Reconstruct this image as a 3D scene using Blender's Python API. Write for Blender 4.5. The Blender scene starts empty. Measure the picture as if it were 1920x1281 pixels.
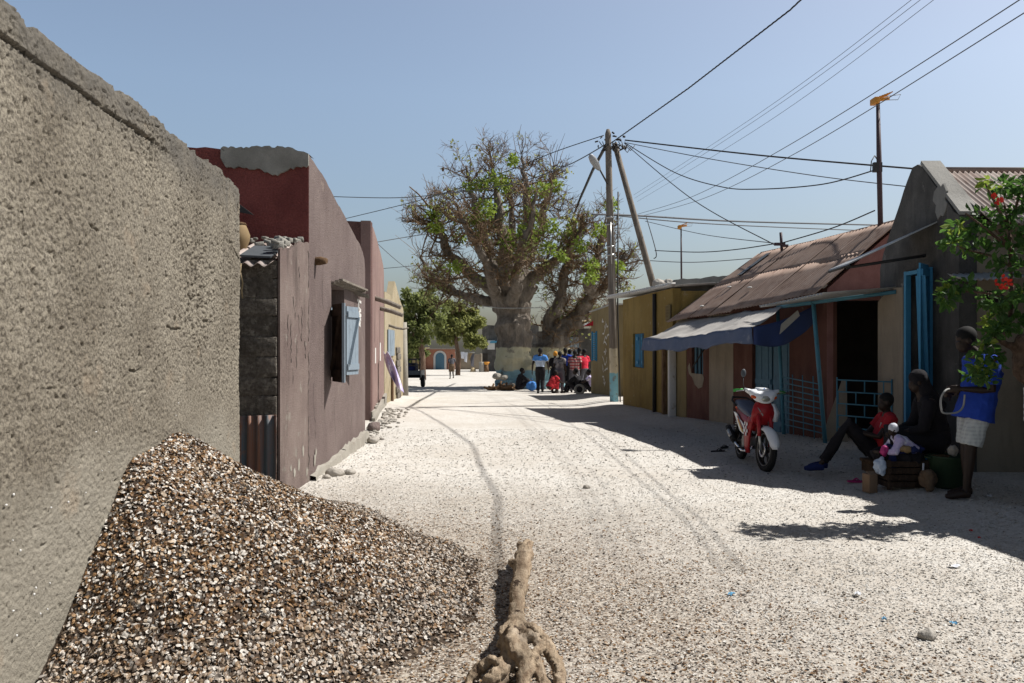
# Village street paved with sea shells: built entirely in code
SKY_STRENGTH, SUN_STRENGTH, EXPOSURE = 0.10, 4.2, 0.8
import bpy, bmesh, math, random
import numpy as np
from mathutils import Vector as V, Matrix, Quaternion
R = math.radians
random.seed(7)
rng = np.random.default_rng(11)
scene = bpy.context.scene
COL = scene.collection
# ------------------------------------------------------------------ camera geometry helpers
F, CX, HY, EYE = 1493.33, 960.0, 650.0, 1.65
def P(px, py, Y):
    return V(((px - CX) * Y / F, Y, EYE - (py - HY) * Y / F))
def PX(px, Y): return (px - CX) * Y / F
def PZ(py, Y): return EYE - (py - HY) * Y / F
SUN = V((0.742, 0.131, 1.0)).normalized()

# ------------------------------------------------------------------ noise (numpy value noise)
_tab = np.random.default_rng(3).random((256, 256))
def vn(x, y, s=1.0, o=0):
    x = np.asarray(x, float) * s + 17.3 * o + 1000.0; y = np.asarray(y, float) * s + 9.1 * o + 1000.0
    xi = np.floor(x).astype(int); yi = np.floor(y).astype(int)
    fx = x - xi; fy = y - yi
    fx = fx * fx * (3 - 2 * fx); fy = fy * fy * (3 - 2 * fy)
    a = _tab[xi & 255, yi & 255]; b = _tab[(xi + 1) & 255, yi & 255]
    c = _tab[xi & 255, (yi + 1) & 255]; d = _tab[(xi + 1) & 255, (yi + 1) & 255]
    return (a * (1 - fx) + b * fx) * (1 - fy) + (c * (1 - fx) + d * fx) * fy - 0.5
def fbm(x, y, s=1.0, o=0, n=3):
    r = 0; a = 1.0
    for k in range(n):
        r = r + a * vn(x, y, s * 2 ** k, o + 5 * k); a *= 0.5
    return r
def sstep(a, b, x):
    t = np.clip((np.asarray(x, float) - a) / (b - a), 0, 1)
    return t * t * (3 - 2 * t)

# ------------------------------------------------------------------ ground shape
_ry = [-20, 6, 8.3, 10, 12, 14, 18, 21.3, 25.5, 29.5, 40, 300]
_rx = [6.0, 5.7, 4.9, 5.0, 4.9, 4.9, 3.7, 2.95, 3.1, 2.8, 6, 30]
def gh(x, y):
    x = np.asarray(x, float); y = np.asarray(y, float)
    yy = np.maximum(0, y - 20)
    base = -0.017 * (yy * yy / (yy + 4.0))
    xr = np.interp(y, _ry, _rx)
    near = 1 - sstep(26, 32, y)
    base = base + 0.11 * sstep(xr - 1.3, xr - 0.2, x) * near
    base = base + 0.05 * (1 - sstep(-3.6 - 0.02 * y, -1.9 - 0.05 * y, x)) * near * sstep(8, 10, y)
    w = 1 - sstep(30, 60, y)
    base = base + (0.035 * vn(x, y, 0.55, 1) + 0.012 * vn(x, y, 2.3, 2)) * w
    return base
def ghf(x, y): return float(gh(x, y))

# ------------------------------------------------------------------ tagging and object creation
def tag(o, label=None, cat=None, group=None, kind=None):
    if label: o['label'] = label
    if cat: o['category'] = cat
    if group: o['group'] = group
    if kind: o['kind'] = kind
    return o
def thing(name, label, cat, loc=(0, 0, 0), group=None, kind=None, rz=0.0):
    o = bpy.data.objects.new(name, None); COL.objects.link(o)
    o.empty_display_size = 0.2
    o.matrix_basis = Matrix.Translation(V(loc)) @ Matrix.Rotation(rz, 4, 'Z')
    return tag(o, label, cat, group, kind)
def local_parent(o, parent):
    """parent without moving: the mesh is written in world coordinates"""
    o.parent = parent
    m = parent.matrix_basis.copy(); q = parent.parent
    if q is not None: m = q.matrix_basis @ (parent.matrix_parent_inverse @ m)
    o.matrix_parent_inverse = m.inverted()

class MB:
    """mesh builder"""
    def __init__(s): s.v = []; s.f = []; s.sm = []
    def add(s, vs, fs, smooth=False):
        b = len(s.v); s.v.extend([tuple(x) for x in vs])
        for f in fs: s.f.append([b + i for i in f]); s.sm.append(smooth)
    def quad(s, a, b, c, d): s.add([a, b, c, d], [(0, 1, 2, 3)])
    def box(s, c, size, rot=None, jit=0.0):
        hx, hy, hz = size[0] / 2, size[1] / 2, size[2] / 2
        vs = [V((sx * hx, sy * hy, sz * hz)) for sz in (-1, 1) for sx, sy in ((-1, -1), (1, -1), (1, 1), (-1, 1))]
        if jit: vs = [v + V((random.uniform(-jit, jit), random.uniform(-jit, jit), random.uniform(-jit, jit))) for v in vs]
        if rot is not None: vs = [rot @ v for v in vs]
        c = V(c)
        s.add([v + c for v in vs], [(3, 2, 1, 0), (4, 5, 6, 7), (0, 1, 5, 4), (1, 2, 6, 5), (2, 3, 7, 6), (3, 0, 4, 7)])
    def rbox(s, c, size, r=0.02, rot=None, seg=2):
        """box with rounded edges"""
        bm = bmesh.new(); bmesh.ops.create_cube(bm, size=1.0)
        for v in bm.verts: v.co = V((v.co.x * size[0], v.co.y * size[1], v.co.z * size[2]))
        bmesh.ops.bevel(bm, geom=list(bm.edges), offset=min(r, min(size) * 0.45), segments=seg, affect='EDGES', profile=0.5)
        bm.verts.ensure_lookup_table(); bm.verts.index_update()
        c = V(c); vs = [((rot @ v.co) if rot is not None else v.co) + c for v in bm.verts]
        s.add(vs, [[v.index for v in f.verts] for f in bm.faces], True); bm.free()
    def beam(s, a, b, w, h, up=(0, 0, 1)):
        a = V(a); b = V(b); d = (b - a); L = d.length; d.normalize()
        u = V(up); r = d.cross(u)
        if r.length < 1e-4: r = d.cross(V((1, 0, 0)))
        r.normalize(); u = r.cross(d)
        s.box((a + b) / 2, (w, L, h), Matrix((r, d, u)).transposed())
    def tube(s, pts, rad, n=8, cap=True, smooth=True):
        pts = [V(p) for p in pts]; m = len(pts)
        if not hasattr(rad, '__len__'): rad = [rad] * m
        b = len(s.v); prev = None
        for i, p in enumerate(pts):
            t = (pts[min(i + 1, m - 1)] - pts[max(i - 1, 0)])
            if t.length < 1e-9: t = V((0, 0, 1))
            t.normalize()
            if prev is None:
                r = t.cross(V((0.13, 0.31, 0.94)))
                if r.length < 1e-3: r = t.cross(V((1, 0, 0)))
            else: r = prev - t * prev.dot(t)
            r.normalize(); prev = r; u = t.cross(r)
            for k in range(n):
                a = 2 * math.pi * k / n
                s.v.append(tuple(p + (r * math.cos(a) + u * math.sin(a)) * rad[i]))
        for i in range(m - 1):
            for k in range(n):
                k2 = (k + 1) % n
                s.f.append([b + i * n + k, b + i * n + k2, b + (i + 1) * n + k2, b + (i + 1) * n + k]); s.sm.append(smooth)
        if cap:
            s.f.append([b + k for k in range(n)][::-1]); s.sm.append(False)
            s.f.append([b + (m - 1) * n + k for k in range(n)]); s.sm.append(False)
    def loft(s, rings, cap=True, smooth=True):
        """rings: lists of points with the same count"""
        b = len(s.v); n = len(rings[0])
        for r in rings: s.v.extend([tuple(p) for p in r])
        for i in range(len(rings) - 1):
            for k in range(n):
                k2 = (k + 1) % n
                s.f.append([b + i * n + k, b + i * n + k2, b + (i + 1) * n + k2, b + (i + 1) * n + k]); s.sm.append(smooth)
        if cap:
            s.f.append([b + k for k in range(n)][::-1]); s.sm.append(smooth)
            s.f.append([b + (len(rings) - 1) * n + k for k in range(n)]); s.sm.append(smooth)
    def ell(s, c, r, rot=None, nu=12, nv=8):
        c = V(c)
        if not hasattr(r, '__len__'): r = (r, r, r)
        vs = [V((0, 0, -r[2]))]
        for j in range(1, nv):
            ph = -math.pi / 2 + math.pi * j / nv
            for i in range(nu):
                th = 2 * math.pi * i / nu
                vs.append(V((r[0] * math.cos(ph) * math.cos(th), r[1] * math.cos(ph) * math.sin(th), r[2] * math.sin(ph))))
        vs.append(V((0, 0, r[2])))
        if rot is not None: vs = [rot @ v for v in vs]
        fs = [(0, 1 + (i + 1) % nu, 1 + i) for i in range(nu)]
        for j in range(nv - 2):
            for i in range(nu):
                a = 1 + j * nu; i2 = (i + 1) % nu
                fs.append((a + i, a + i2, a + nu + i2, a + nu + i))
        t = len(vs) - 1; a = 1 + (nv - 2) * nu
        fs += [(a + i, a + (i + 1) % nu, t) for i in range(nu)]
        s.add([v + c for v in vs], fs, True)
    def prism(s, poly, d):
        """polygon (3D points, planar) extruded by vector d"""
        n = len(poly); d = V(d); a = [V(p) for p in poly]; b = [p + d for p in a]
        s.add(a + b, [list(range(n))[::-1], list(range(n, 2 * n))] + [(i, (i + 1) % n, n + (i + 1) % n, n + i) for i in range(n)])
    def xf(s, mat):
        s.v = [tuple(mat @ V(p)) for p in s.v]; return s
    def build(s, name, mat, parent=None, label=None, autosmooth=None, local=False):
        me = bpy.data.meshes.new(name); me.from_pydata(s.v, [], s.f); me.validate(); me.update()
        if len(me.polygons) == len(s.sm): me.polygons.foreach_set('use_smooth', s.sm)
        o = bpy.data.objects.new(name, me); COL.objects.link(o)
        for m in (mat if isinstance(mat, (list, tuple)) else [mat]): me.materials.append(m)
        bm = bmesh.new(); bm.from_mesh(me); bmesh.ops.recalc_face_normals(bm, faces=bm.faces); bm.to_mesh(me); bm.free()
        if parent is not None:
            if local: o.parent = parent
            else: local_parent(o, parent)
        if label: o['label'] = label
        return o
def part(name, mat, parent, fn, label=None, local=False):
    m = MB(); fn(m); return m.build(name, mat, parent, label, local=local)
def np_mesh(name, verts, faces, mat, parent=None, smooth=False, col=None):
    """verts (n,3), faces (m,k) numpy"""
    me = bpy.data.meshes.new(name)
    n, m, k = len(verts), len(faces), faces.shape[1]
    me.vertices.add(n); me.vertices.foreach_set('co', np.ascontiguousarray(verts, np.float32).ravel())
    me.loops.add(m * k); me.loops.foreach_set('vertex_index', np.ascontiguousarray(faces, np.int32).ravel())
    me.polygons.add(m); me.polygons.foreach_set('loop_start', np.arange(0, m * k, k, dtype=np.int32))
    me.polygons.foreach_set('loop_total', np.full(m, k, np.int32))
    me.polygons.foreach_set('use_smooth', np.full(m, smooth, bool))
    me.update(); me.validate()
    if col is not None:
        a = me.color_attributes.new('Col', 'FLOAT_COLOR', 'POINT')
        c = np.ones((n, 4), np.float32); c[:, :3] = col
        a.data.foreach_set('color', c.ravel())
    me.materials.append(mat)
    o = bpy.data.objects.new(name, me); COL.objects.link(o)
    if parent is not None: local_parent(o, parent)
    return o
def grid_faces(nu, nv):
    i, j = np.meshgrid(np.arange(nu - 1), np.arange(nv - 1), indexing='ij')
    a = (i * nv + j).ravel()
    return np.stack([a, a + nv, a + nv + 1, a + 1], 1)
def remesh(o, voxel, smooth=3, disp=None):
    m = o.modifiers.new('remesh', 'REMESH'); m.mode = 'VOXEL'; m.voxel_size = voxel; m.use_smooth_shade = True
    if smooth:
        s = o.modifiers.new('smooth', 'SMOOTH'); s.factor = 0.5; s.iterations = smooth
    if disp:
        t = bpy.data.textures.new('lumps', 'CLOUDS'); t.noise_scale = disp[1]; t.noise_depth = 2
        d = o.modifiers.new('disp', 'DISPLACE'); d.texture = t; d.strength = disp[0]; d.mid_level = 0.5
        d.texture_coords = 'LOCAL'
    return o

# ------------------------------------------------------------------ materials
class NT:
    def __init__(s, name):
        s.m = bpy.data.materials.new(name); s.m.use_nodes = True; s.t = s.m.node_tree; s.n = s.t.nodes
        s.b = s.n['Principled BSDF']; s.b.inputs['Roughness'].default_value = 0.85
        try: s.b.inputs['Specular IOR Level'].default_value = 0.25
        except Exception: pass
        s.tc = None; s.bumpn = None
    def node(s, typ, ins=None, **kw):
        n = s.n.new(typ)
        for k, v in kw.items(): setattr(n, k, v)
        for k, v in (ins or {}).items(): s.set(n.inputs[k], v)
        return n
    def set(s, sock, v):
        if isinstance(v, bpy.types.NodeSocket): s.t.links.new(v, sock)
        elif hasattr(v, '__len__') and len(v) == 3 and sock.type == 'RGBA': sock.default_value = (*v, 1)
        else: sock.default_value = v
    def co(s, scale=(1, 1, 1), out='Object'):
        if s.tc is None: s.tc = s.n.new('ShaderNodeTexCoord')
        if tuple(scale) == (1, 1, 1): return s.tc.outputs[out]
        m = s.node('ShaderNodeMapping', {'Vector': s.tc.outputs[out], 'Scale': scale}); return m.outputs[0]
    def noise(s, scale, detail=4, rough=0.6, st=(1, 1, 1)):
        return s.node('ShaderNodeTexNoise', {'Vector': s.co(st), 'Scale': scale, 'Detail': detail, 'Roughness': rough}).outputs['Fac']
    def voro(s, scale, st=(1, 1, 1), out='Distance', feature='F1'):
        return s.node('ShaderNodeTexVoronoi', {'Vector': s.co(st), 'Scale': scale}, feature=feature).outputs[out]
    def ramp(s, fac, *stops):
        r = s.node('ShaderNodeValToRGB', {'Fac': fac}); e = r.color_ramp.elements
        while len(e) < len(stops): e.new(0.5)
        for i, (p, c) in enumerate(stops):
            e[i].position = p; e[i].color = (*c, 1) if hasattr(c, '__len__') else (c, c, c, 1)
        return r.outputs[0]
    def mix(s, f, a, b, mode='MIX'):
        n = s.node('ShaderNodeMix', data_type='RGBA', blend_type=mode)
        s.set(n.inputs[0], f); s.set(n.inputs[6], a); s.set(n.inputs[7], b); return n.outputs[2]
    def math(s, op, a, b=0.0):
        n = s.node('ShaderNodeMath', operation=op); s.set(n.inputs[0], a); s.set(n.inputs[1], b); return n.outputs[0]
    def xyz(s):
        n = s.node('ShaderNodeSeparateXYZ', {0: s.co()}); return n.outputs
    def bump(s, h, strength=0.5, dist=0.02):
        n = s.node('ShaderNodeBump', {'Height': h, 'Strength': strength, 'Distance': dist})
        if s.bumpn: s.t.links.new(s.bumpn, n.inputs['Normal'])
        s.bumpn = n.outputs[0]; s.t.links.new(s.bumpn, s.b.inputs['Normal'])
    def col(s, c): s.set(s.b.inputs['Base Color'], c)
    def done(s, **kw):
        for k, v in kw.items(): s.b.inputs[k.replace('_', ' ')].default_value = v
        return s.m
def plaster(name, c1, c2, scale=1.6, rough=0.92, bump=0.5, bscale=70, bdist=0.012, streak=None, samt=0.5, spots=None, spot_t=0.66, spot_s=5.0, grain=0.25):
    t = NT(name)
    c = t.mix(t.ramp(t.noise(scale, 6), (0.35, 0.0), (0.65, 1.0)), c1, c2)
    if spots: c = t.mix(t.ramp(t.noise(spot_s, 7, 0.65), (spot_t, 0.0), (spot_t + 0.05, 1.0)), c, spots)
    if streak:
        f = t.ramp(t.noise(1.0, 8, 0.72, (5, 5, 0.9)), (0.47, 0.0), (0.70, 1.0))
        k = t.ramp(t.noise(0.8, 4), (0.40, 0.15), (0.60, 1.0))
        c = t.mix(t.math('MULTIPLY', t.math('MULTIPLY', f, k), samt), c, streak)
    g = t.noise(bscale * 1.7, 3)
    c = t.mix(grain, c, t.ramp(g, (0.25, 0.25), (0.75, 1.0)), 'MULTIPLY')
    t.col(c)
    t.bump(t.noise(bscale, 5, 0.65), bump, bdist)
    t.bump(t.noise(9, 4), 0.35, 0.02)
    return t.done(Roughness=rough)
def simple(name, c, rough=0.6, metal=0.0, var=0.25, vs=14, bump=0.0, bs=60, dirt=None, dt=0.58):
    t = NT(name)
    d = tuple(x * (1 - var) for x in c)
    k = t.mix(t.noise(vs, 5), d, c)
    if dirt: k = t.mix(t.ramp(t.noise(vs * 0.45, 7, 0.7), (dt, 0.0), (dt + 0.1, 1.0)), k, dirt)
    t.col(k)
    if bump: t.bump(t.noise(bs, 4), bump, 0.01)
    return t.done(Roughness=rough, Metallic=metal)
# ------------------------------------------------------------------ material library
def m_bigwall():
    t = NT('roughcast_cement')
    z = t.xyz()[2]
    zz = t.math('ADD', z, t.math('MULTIPLY', t.math('SUBTRACT', t.noise(1.3, 5), 0.5), 0.9))
    low = t.ramp(t.math('MULTIPLY', zz, 0.5), (0.40, 1.0), (0.56, 0.0))
    up = t.ramp(t.math('MULTIPLY', zz, 0.25), (0.69, 0.0), (0.78, 1.0))
    c = t.mix(t.ramp(t.noise(1.1, 7, 0.62), (0.34, 0.0), (0.66, 1.0)), (0.158, 0.137, 0.104), (0.262, 0.235, 0.185))
    c = t.mix(t.ramp(t.noise(62, 3, 0.6), (0.36, 0.8), (0.58, 0.0)), c, (0.060, 0.050, 0.040))
    c = t.mix(low, c, t.mix(t.noise(3, 6), (0.180, 0.163, 0.130), (0.245, 0.224, 0.182)))
    c = t.mix(t.math('MULTIPLY', up, t.ramp(t.noise(3.5, 6), (0.3, 0.55), (0.7, 1.0))), c, (0.088, 0.081, 0.070))
    st = t.ramp(t.noise(1.0, 6, 0.65, (5, 5, 0.35)), (0.55, 0.0), (0.75, 0.75))
    c = t.mix(t.math('MULTIPLY', st, t.ramp(t.math('MULTIPLY', zz, 0.25), (0.5, 0.0), (0.72, 1.0))), c, (0.075, 0.07, 0.062))
    c = t.mix(t.ramp(t.noise(2.3, 5, 0.6), (0.62, 0.0), (0.70, 0.45)), c, (0.27, 0.215, 0.155))
    t.col(c)
    t.bump(t.noise(70, 4, 0.65), 0.8, 0.012)
    t.bump(t.noise(180, 3), 0.3, 0.004)
    return t.done(Roughness=0.95)
def m_blocks():
    t = NT('bare_cement_blocks')
    c = t.mix(t.ramp(t.noise(3.5, 7, 0.65), (0.35, 0.0), (0.65, 1.0)), (0.13, 0.115, 0.095), (0.29, 0.26, 0.22))
    c = t.mix(t.ramp(t.noise(30, 5, 0.7), (0.40, 0.0), (0.62, 0.75)), c, (0.07, 0.06, 0.05))
    c = t.mix(t.ramp(t.noise(14, 6, 0.7), (0.56, 0.0), (0.66, 0.7)), c, (0.34, 0.31, 0.26))
    t.col(c); t.bump(t.noise(38, 6, 0.7), 1.0, 0.04); t.bump(t.noise(10, 4), 0.8, 0.05)
    return t.done(Roughness=0.95)
def m_rust(name, c1, c2, c3, streak=(9, 9, 0.5), rough=0.75, metal=0.0):
    t = NT(name)
    c = t.mix(t.ramp(t.noise(1.0, 6, 0.65, streak), (0.36, 0.0), (0.62, 1.0)), c1, c2)
    c = t.mix(t.ramp(t.noise(3.2, 7, 0.7), (0.55, 0.0), (0.68, 1.0)), c, c3)
    t.col(c); t.bump(t.noise(120, 3), 0.15, 0.003)
    return t.done(Roughness=rough, Metallic=metal)
def m_shell():
    t = NT('shells')
    a = t.node('ShaderNodeAttribute', attribute_name='Col').outputs['Color']
    t.col(t.mix(0.3, a, t.ramp(t.noise(160, 3), (0.3, 0.35), (0.7, 1.0)), 'MULTIPLY'))
    t.bump(t.noise(300, 2), 0.2, 0.002)
    return t.done(Roughness=0.55)
def m_ground():
    t = NT('crushed_shell_ground')
    xyz = t.xyz(); x, y = xyz[0], xyz[1]
    v = t.node('ShaderNodeTexVoronoi', {'Vector': t.co(), 'Scale': 62.0})
    v2 = t.node('ShaderNodeTexVoronoi', {'Vector': t.co(), 'Scale': 24.0})
    s1 = t.node('ShaderNodeSeparateColor', {0: v.outputs['Color']}).outputs[0]
    s2 = t.node('ShaderNodeSeparateColor', {0: v2.outputs['Color']}).outputs[1]
    white = t.ramp(s1, (0.0, (0.30, 0.26, 0.21)), (0.10, (0.41, 0.375, 0.325)), (0.28, (0.47, 0.445, 0.40)), (0.7, (0.56, 0.54, 0.50)))
    w2 = t.ramp(s2, (0.0, (0.30, 0.26, 0.21)), (0.08, (0.45, 0.42, 0.375)), (0.5, (0.55, 0.53, 0.49)))
    c = t.mix(0.4, white, w2)
    # trodden, sandier patches
    p = t.ramp(t.noise(0.55, 6, 0.6), (0.42, 0.0), (0.66, 1.0))
    c = t.mix(t.math('MULTIPLY', p, 0.55), c, (0.42, 0.38, 0.325))
    p2 = t.ramp(t.noise(2.6, 7, 0.68), (0.52, 0.0), (0.72, 1.0))
    c = t.mix(t.math('MULTIPLY', p2, 0.4), c, (0.34, 0.295, 0.24))
    # brown shells spread round the heap
    d = t.node('ShaderNodeVectorMath', {0: t.co(), 1: (-1.9, 4.6, 0)}, operation='DISTANCE').outputs['Value']
    dn = t.math('ADD', d, t.math('MULTIPLY', t.math('SUBTRACT', t.noise(1.4, 6), 0.5), 2.2))
    b = t.ramp(t.math('MULTIPLY', dn, 0.125), (0.22, 1.0), (0.72, 0.0))
    br = t.ramp(s1, (0.0, (0.045, 0.032, 0.022)), (0.4, (0.15, 0.105, 0.07)), (0.75, (0.34, 0.30, 0.245)))
    c = t.mix(t.math('MULTIPLY', b, 0.9), c, br)
    t.col(c)
    h = t.math('ADD', t.math('MULTIPLY', v.outputs['Distance'], -1.0), t.math('MULTIPLY', s1, 0.7))
    t.bump(h, 0.38, 0.010); t.bump(t.noise(22, 5), 0.45, 0.03)
    return t.done(Roughness=0.9)
def m_bark(name, c1, c2, sc=1.0):
    t = NT(name)
    c = t.mix(t.ramp(t.noise(1.0 * sc, 7, 0.7, (3, 3, 1)), (0.38, 0.0), (0.62, 1.0)), c1, c2)
    t.col(c); t.bump(t.noise(5 * sc, 6, 0.7, (3, 3, 1)), 0.9, 0.06)
    return t.done(Roughness=0.95)
def m_baobab():
    t = NT('baobab_bark')
    z = t.xyz()[2]
    zz = t.math('ADD', z, t.math('MULTIPLY', t.math('SUBTRACT', t.noise(1.5, 4), 0.5), 0.35))
    bark = t.mix(t.ramp(t.noise(1.2, 7, 0.7, (3, 3, 1)), (0.38, 0.0), (0.62, 1.0)), (0.095, 0.077, 0.062), (0.215, 0.183, 0.150))
    chip = t.ramp(t.noise(2.0, 7, 0.7), (0.56, 0.0), (0.62, 1.0))
    cream = t.mix(t.noise(2.5, 5), (0.38, 0.34, 0.20), (0.54, 0.50, 0.37))
    blue = t.mix(t.noise(2.5, 5), (0.14, 0.26, 0.30), (0.26, 0.40, 0.43))
    paint = t.mix(t.ramp(t.math('ADD', t.math('MULTIPLY', zz, 0.25), 0.5), (0.640, 0.0), (0.655, 1.0)), blue, cream)
    paint = t.mix(t.math('MULTIPLY', chip, 0.7), paint, bark)
    top = t.ramp(t.math('ADD', t.math('MULTIPLY', zz, 0.25), 0.5), (0.895, 0.0), (0.91, 1.0))
    t.col(t.mix(top, paint, bark)); t.bump(t.noise(2.2, 6, 0.7, (3, 3, 0.8)), 1.0, 0.12)
    return t.done(Roughness=0.93)
def m_pole():
    t = NT('weathered_pole')
    z = t.xyz()[2]
    zz = t.math('ADD', z, t.math('MULTIPLY', t.math('SUBTRACT', t.noise(6, 4), 0.5), 0.12))
    wood = t.mix(t.ramp(t.noise(1.0, 6, 0.7, (18, 18, 0.8)), (0.35, 0.0), (0.65, 1.0)), (0.10, 0.085, 0.07), (0.235, 0.20, 0.165))
    chip = t.ramp(t.noise(5.0, 7, 0.7), (0.55, 0.0), (0.62, 1.0))
    cream = t.mix(t.noise(4, 5), (0.36, 0.31, 0.22), (0.54, 0.49, 0.38)); blue = t.mix(t.noise(6, 5), (0.10, 0.26, 0.34), (0.22, 0.42, 0.50))
    pnt = t.mix(t.ramp(t.math('MULTIPLY', zz, 0.4), (0.36, 0.0), (0.37, 1.0)), blue, cream)
    pnt = t.mix(t.math('MULTIPLY', chip, 0.75), pnt, wood)
    t.col(t.mix(t.ramp(t.math('MULTIPLY', zz, 0.4), (0.634, 0.0), (0.642, 1.0)), pnt, wood))
    t.bump(t.noise(3, 5, 0.7, (14, 14, 0.6)), 0.6, 0.02)
    return t.done(Roughness=0.9)
def m_drift():
    t = NT('driftwood')
    c = t.mix(t.ramp(t.noise(1.0, 7, 0.7, (26, 3.5, 26)), (0.36, 0.0), (0.62, 1.0)), (0.20, 0.140, 0.09), (0.40, 0.315, 0.22))
    c = t.mix(t.ramp(t.noise(7, 6, 0.65), (0.55, 0.0), (0.68, 0.85)), c, (0.45, 0.37, 0.28))
    c = t.mix(t.ramp(t.noise(9, 6, 0.7, (1, .7, 1)), (0.60, 0.0), (0.66, 1.0)), c, (0.055, 0.034, 0.022))
    t.col(c); t.bump(t.noise(1.0, 7, 0.75, (48, 6, 48)), 1.0, 0.02); t.bump(t.noise(34, 4), 0.5, 0.012)
    return t.done(Roughness=0.92)
def m_leaf(name, c1, c2, trans=0.25):
    t = NT(name)
    t.col(t.mix(t.ramp(t.noise(7.0, 3, 0.6), (0.35, 0.0), (0.65, 1.0)), c1, c2))
    t.b.inputs['Roughness'].default_value = 0.5
    tr = t.node('ShaderNodeBsdfTranslucent', {'Color': tuple(min(1, x * 1.9) for x in c2)})
    mx = t.node('ShaderNodeMixShader', {0: trans, 1: t.b.outputs[0], 2: tr.outputs[0]})
    t.t.links.new(mx.outputs[0], t.n['Material Output'].inputs[0])
    return t.m
def m_check(name, c1, c2, c3, sc):
    t = NT(name)
    xyz = t.xyz()
    def st(sk, f, w): return t.ramp(t.math('FRACT', t.math('MULTIPLY', sk, f)), (w, 0.0), (w + 0.06, 1.0))
    a = st(xyz[2], sc, 0.5); b = st(t.math('ADD', xyz[0], xyz[1]), sc, 0.5)
    c = t.mix(t.math('MULTIPLY', a, 0.6), c1, c2); c = t.mix(t.math('MULTIPLY', b, 0.5), c, c3)
    t.col(c); return t.done(Roughness=0.9)
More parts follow.
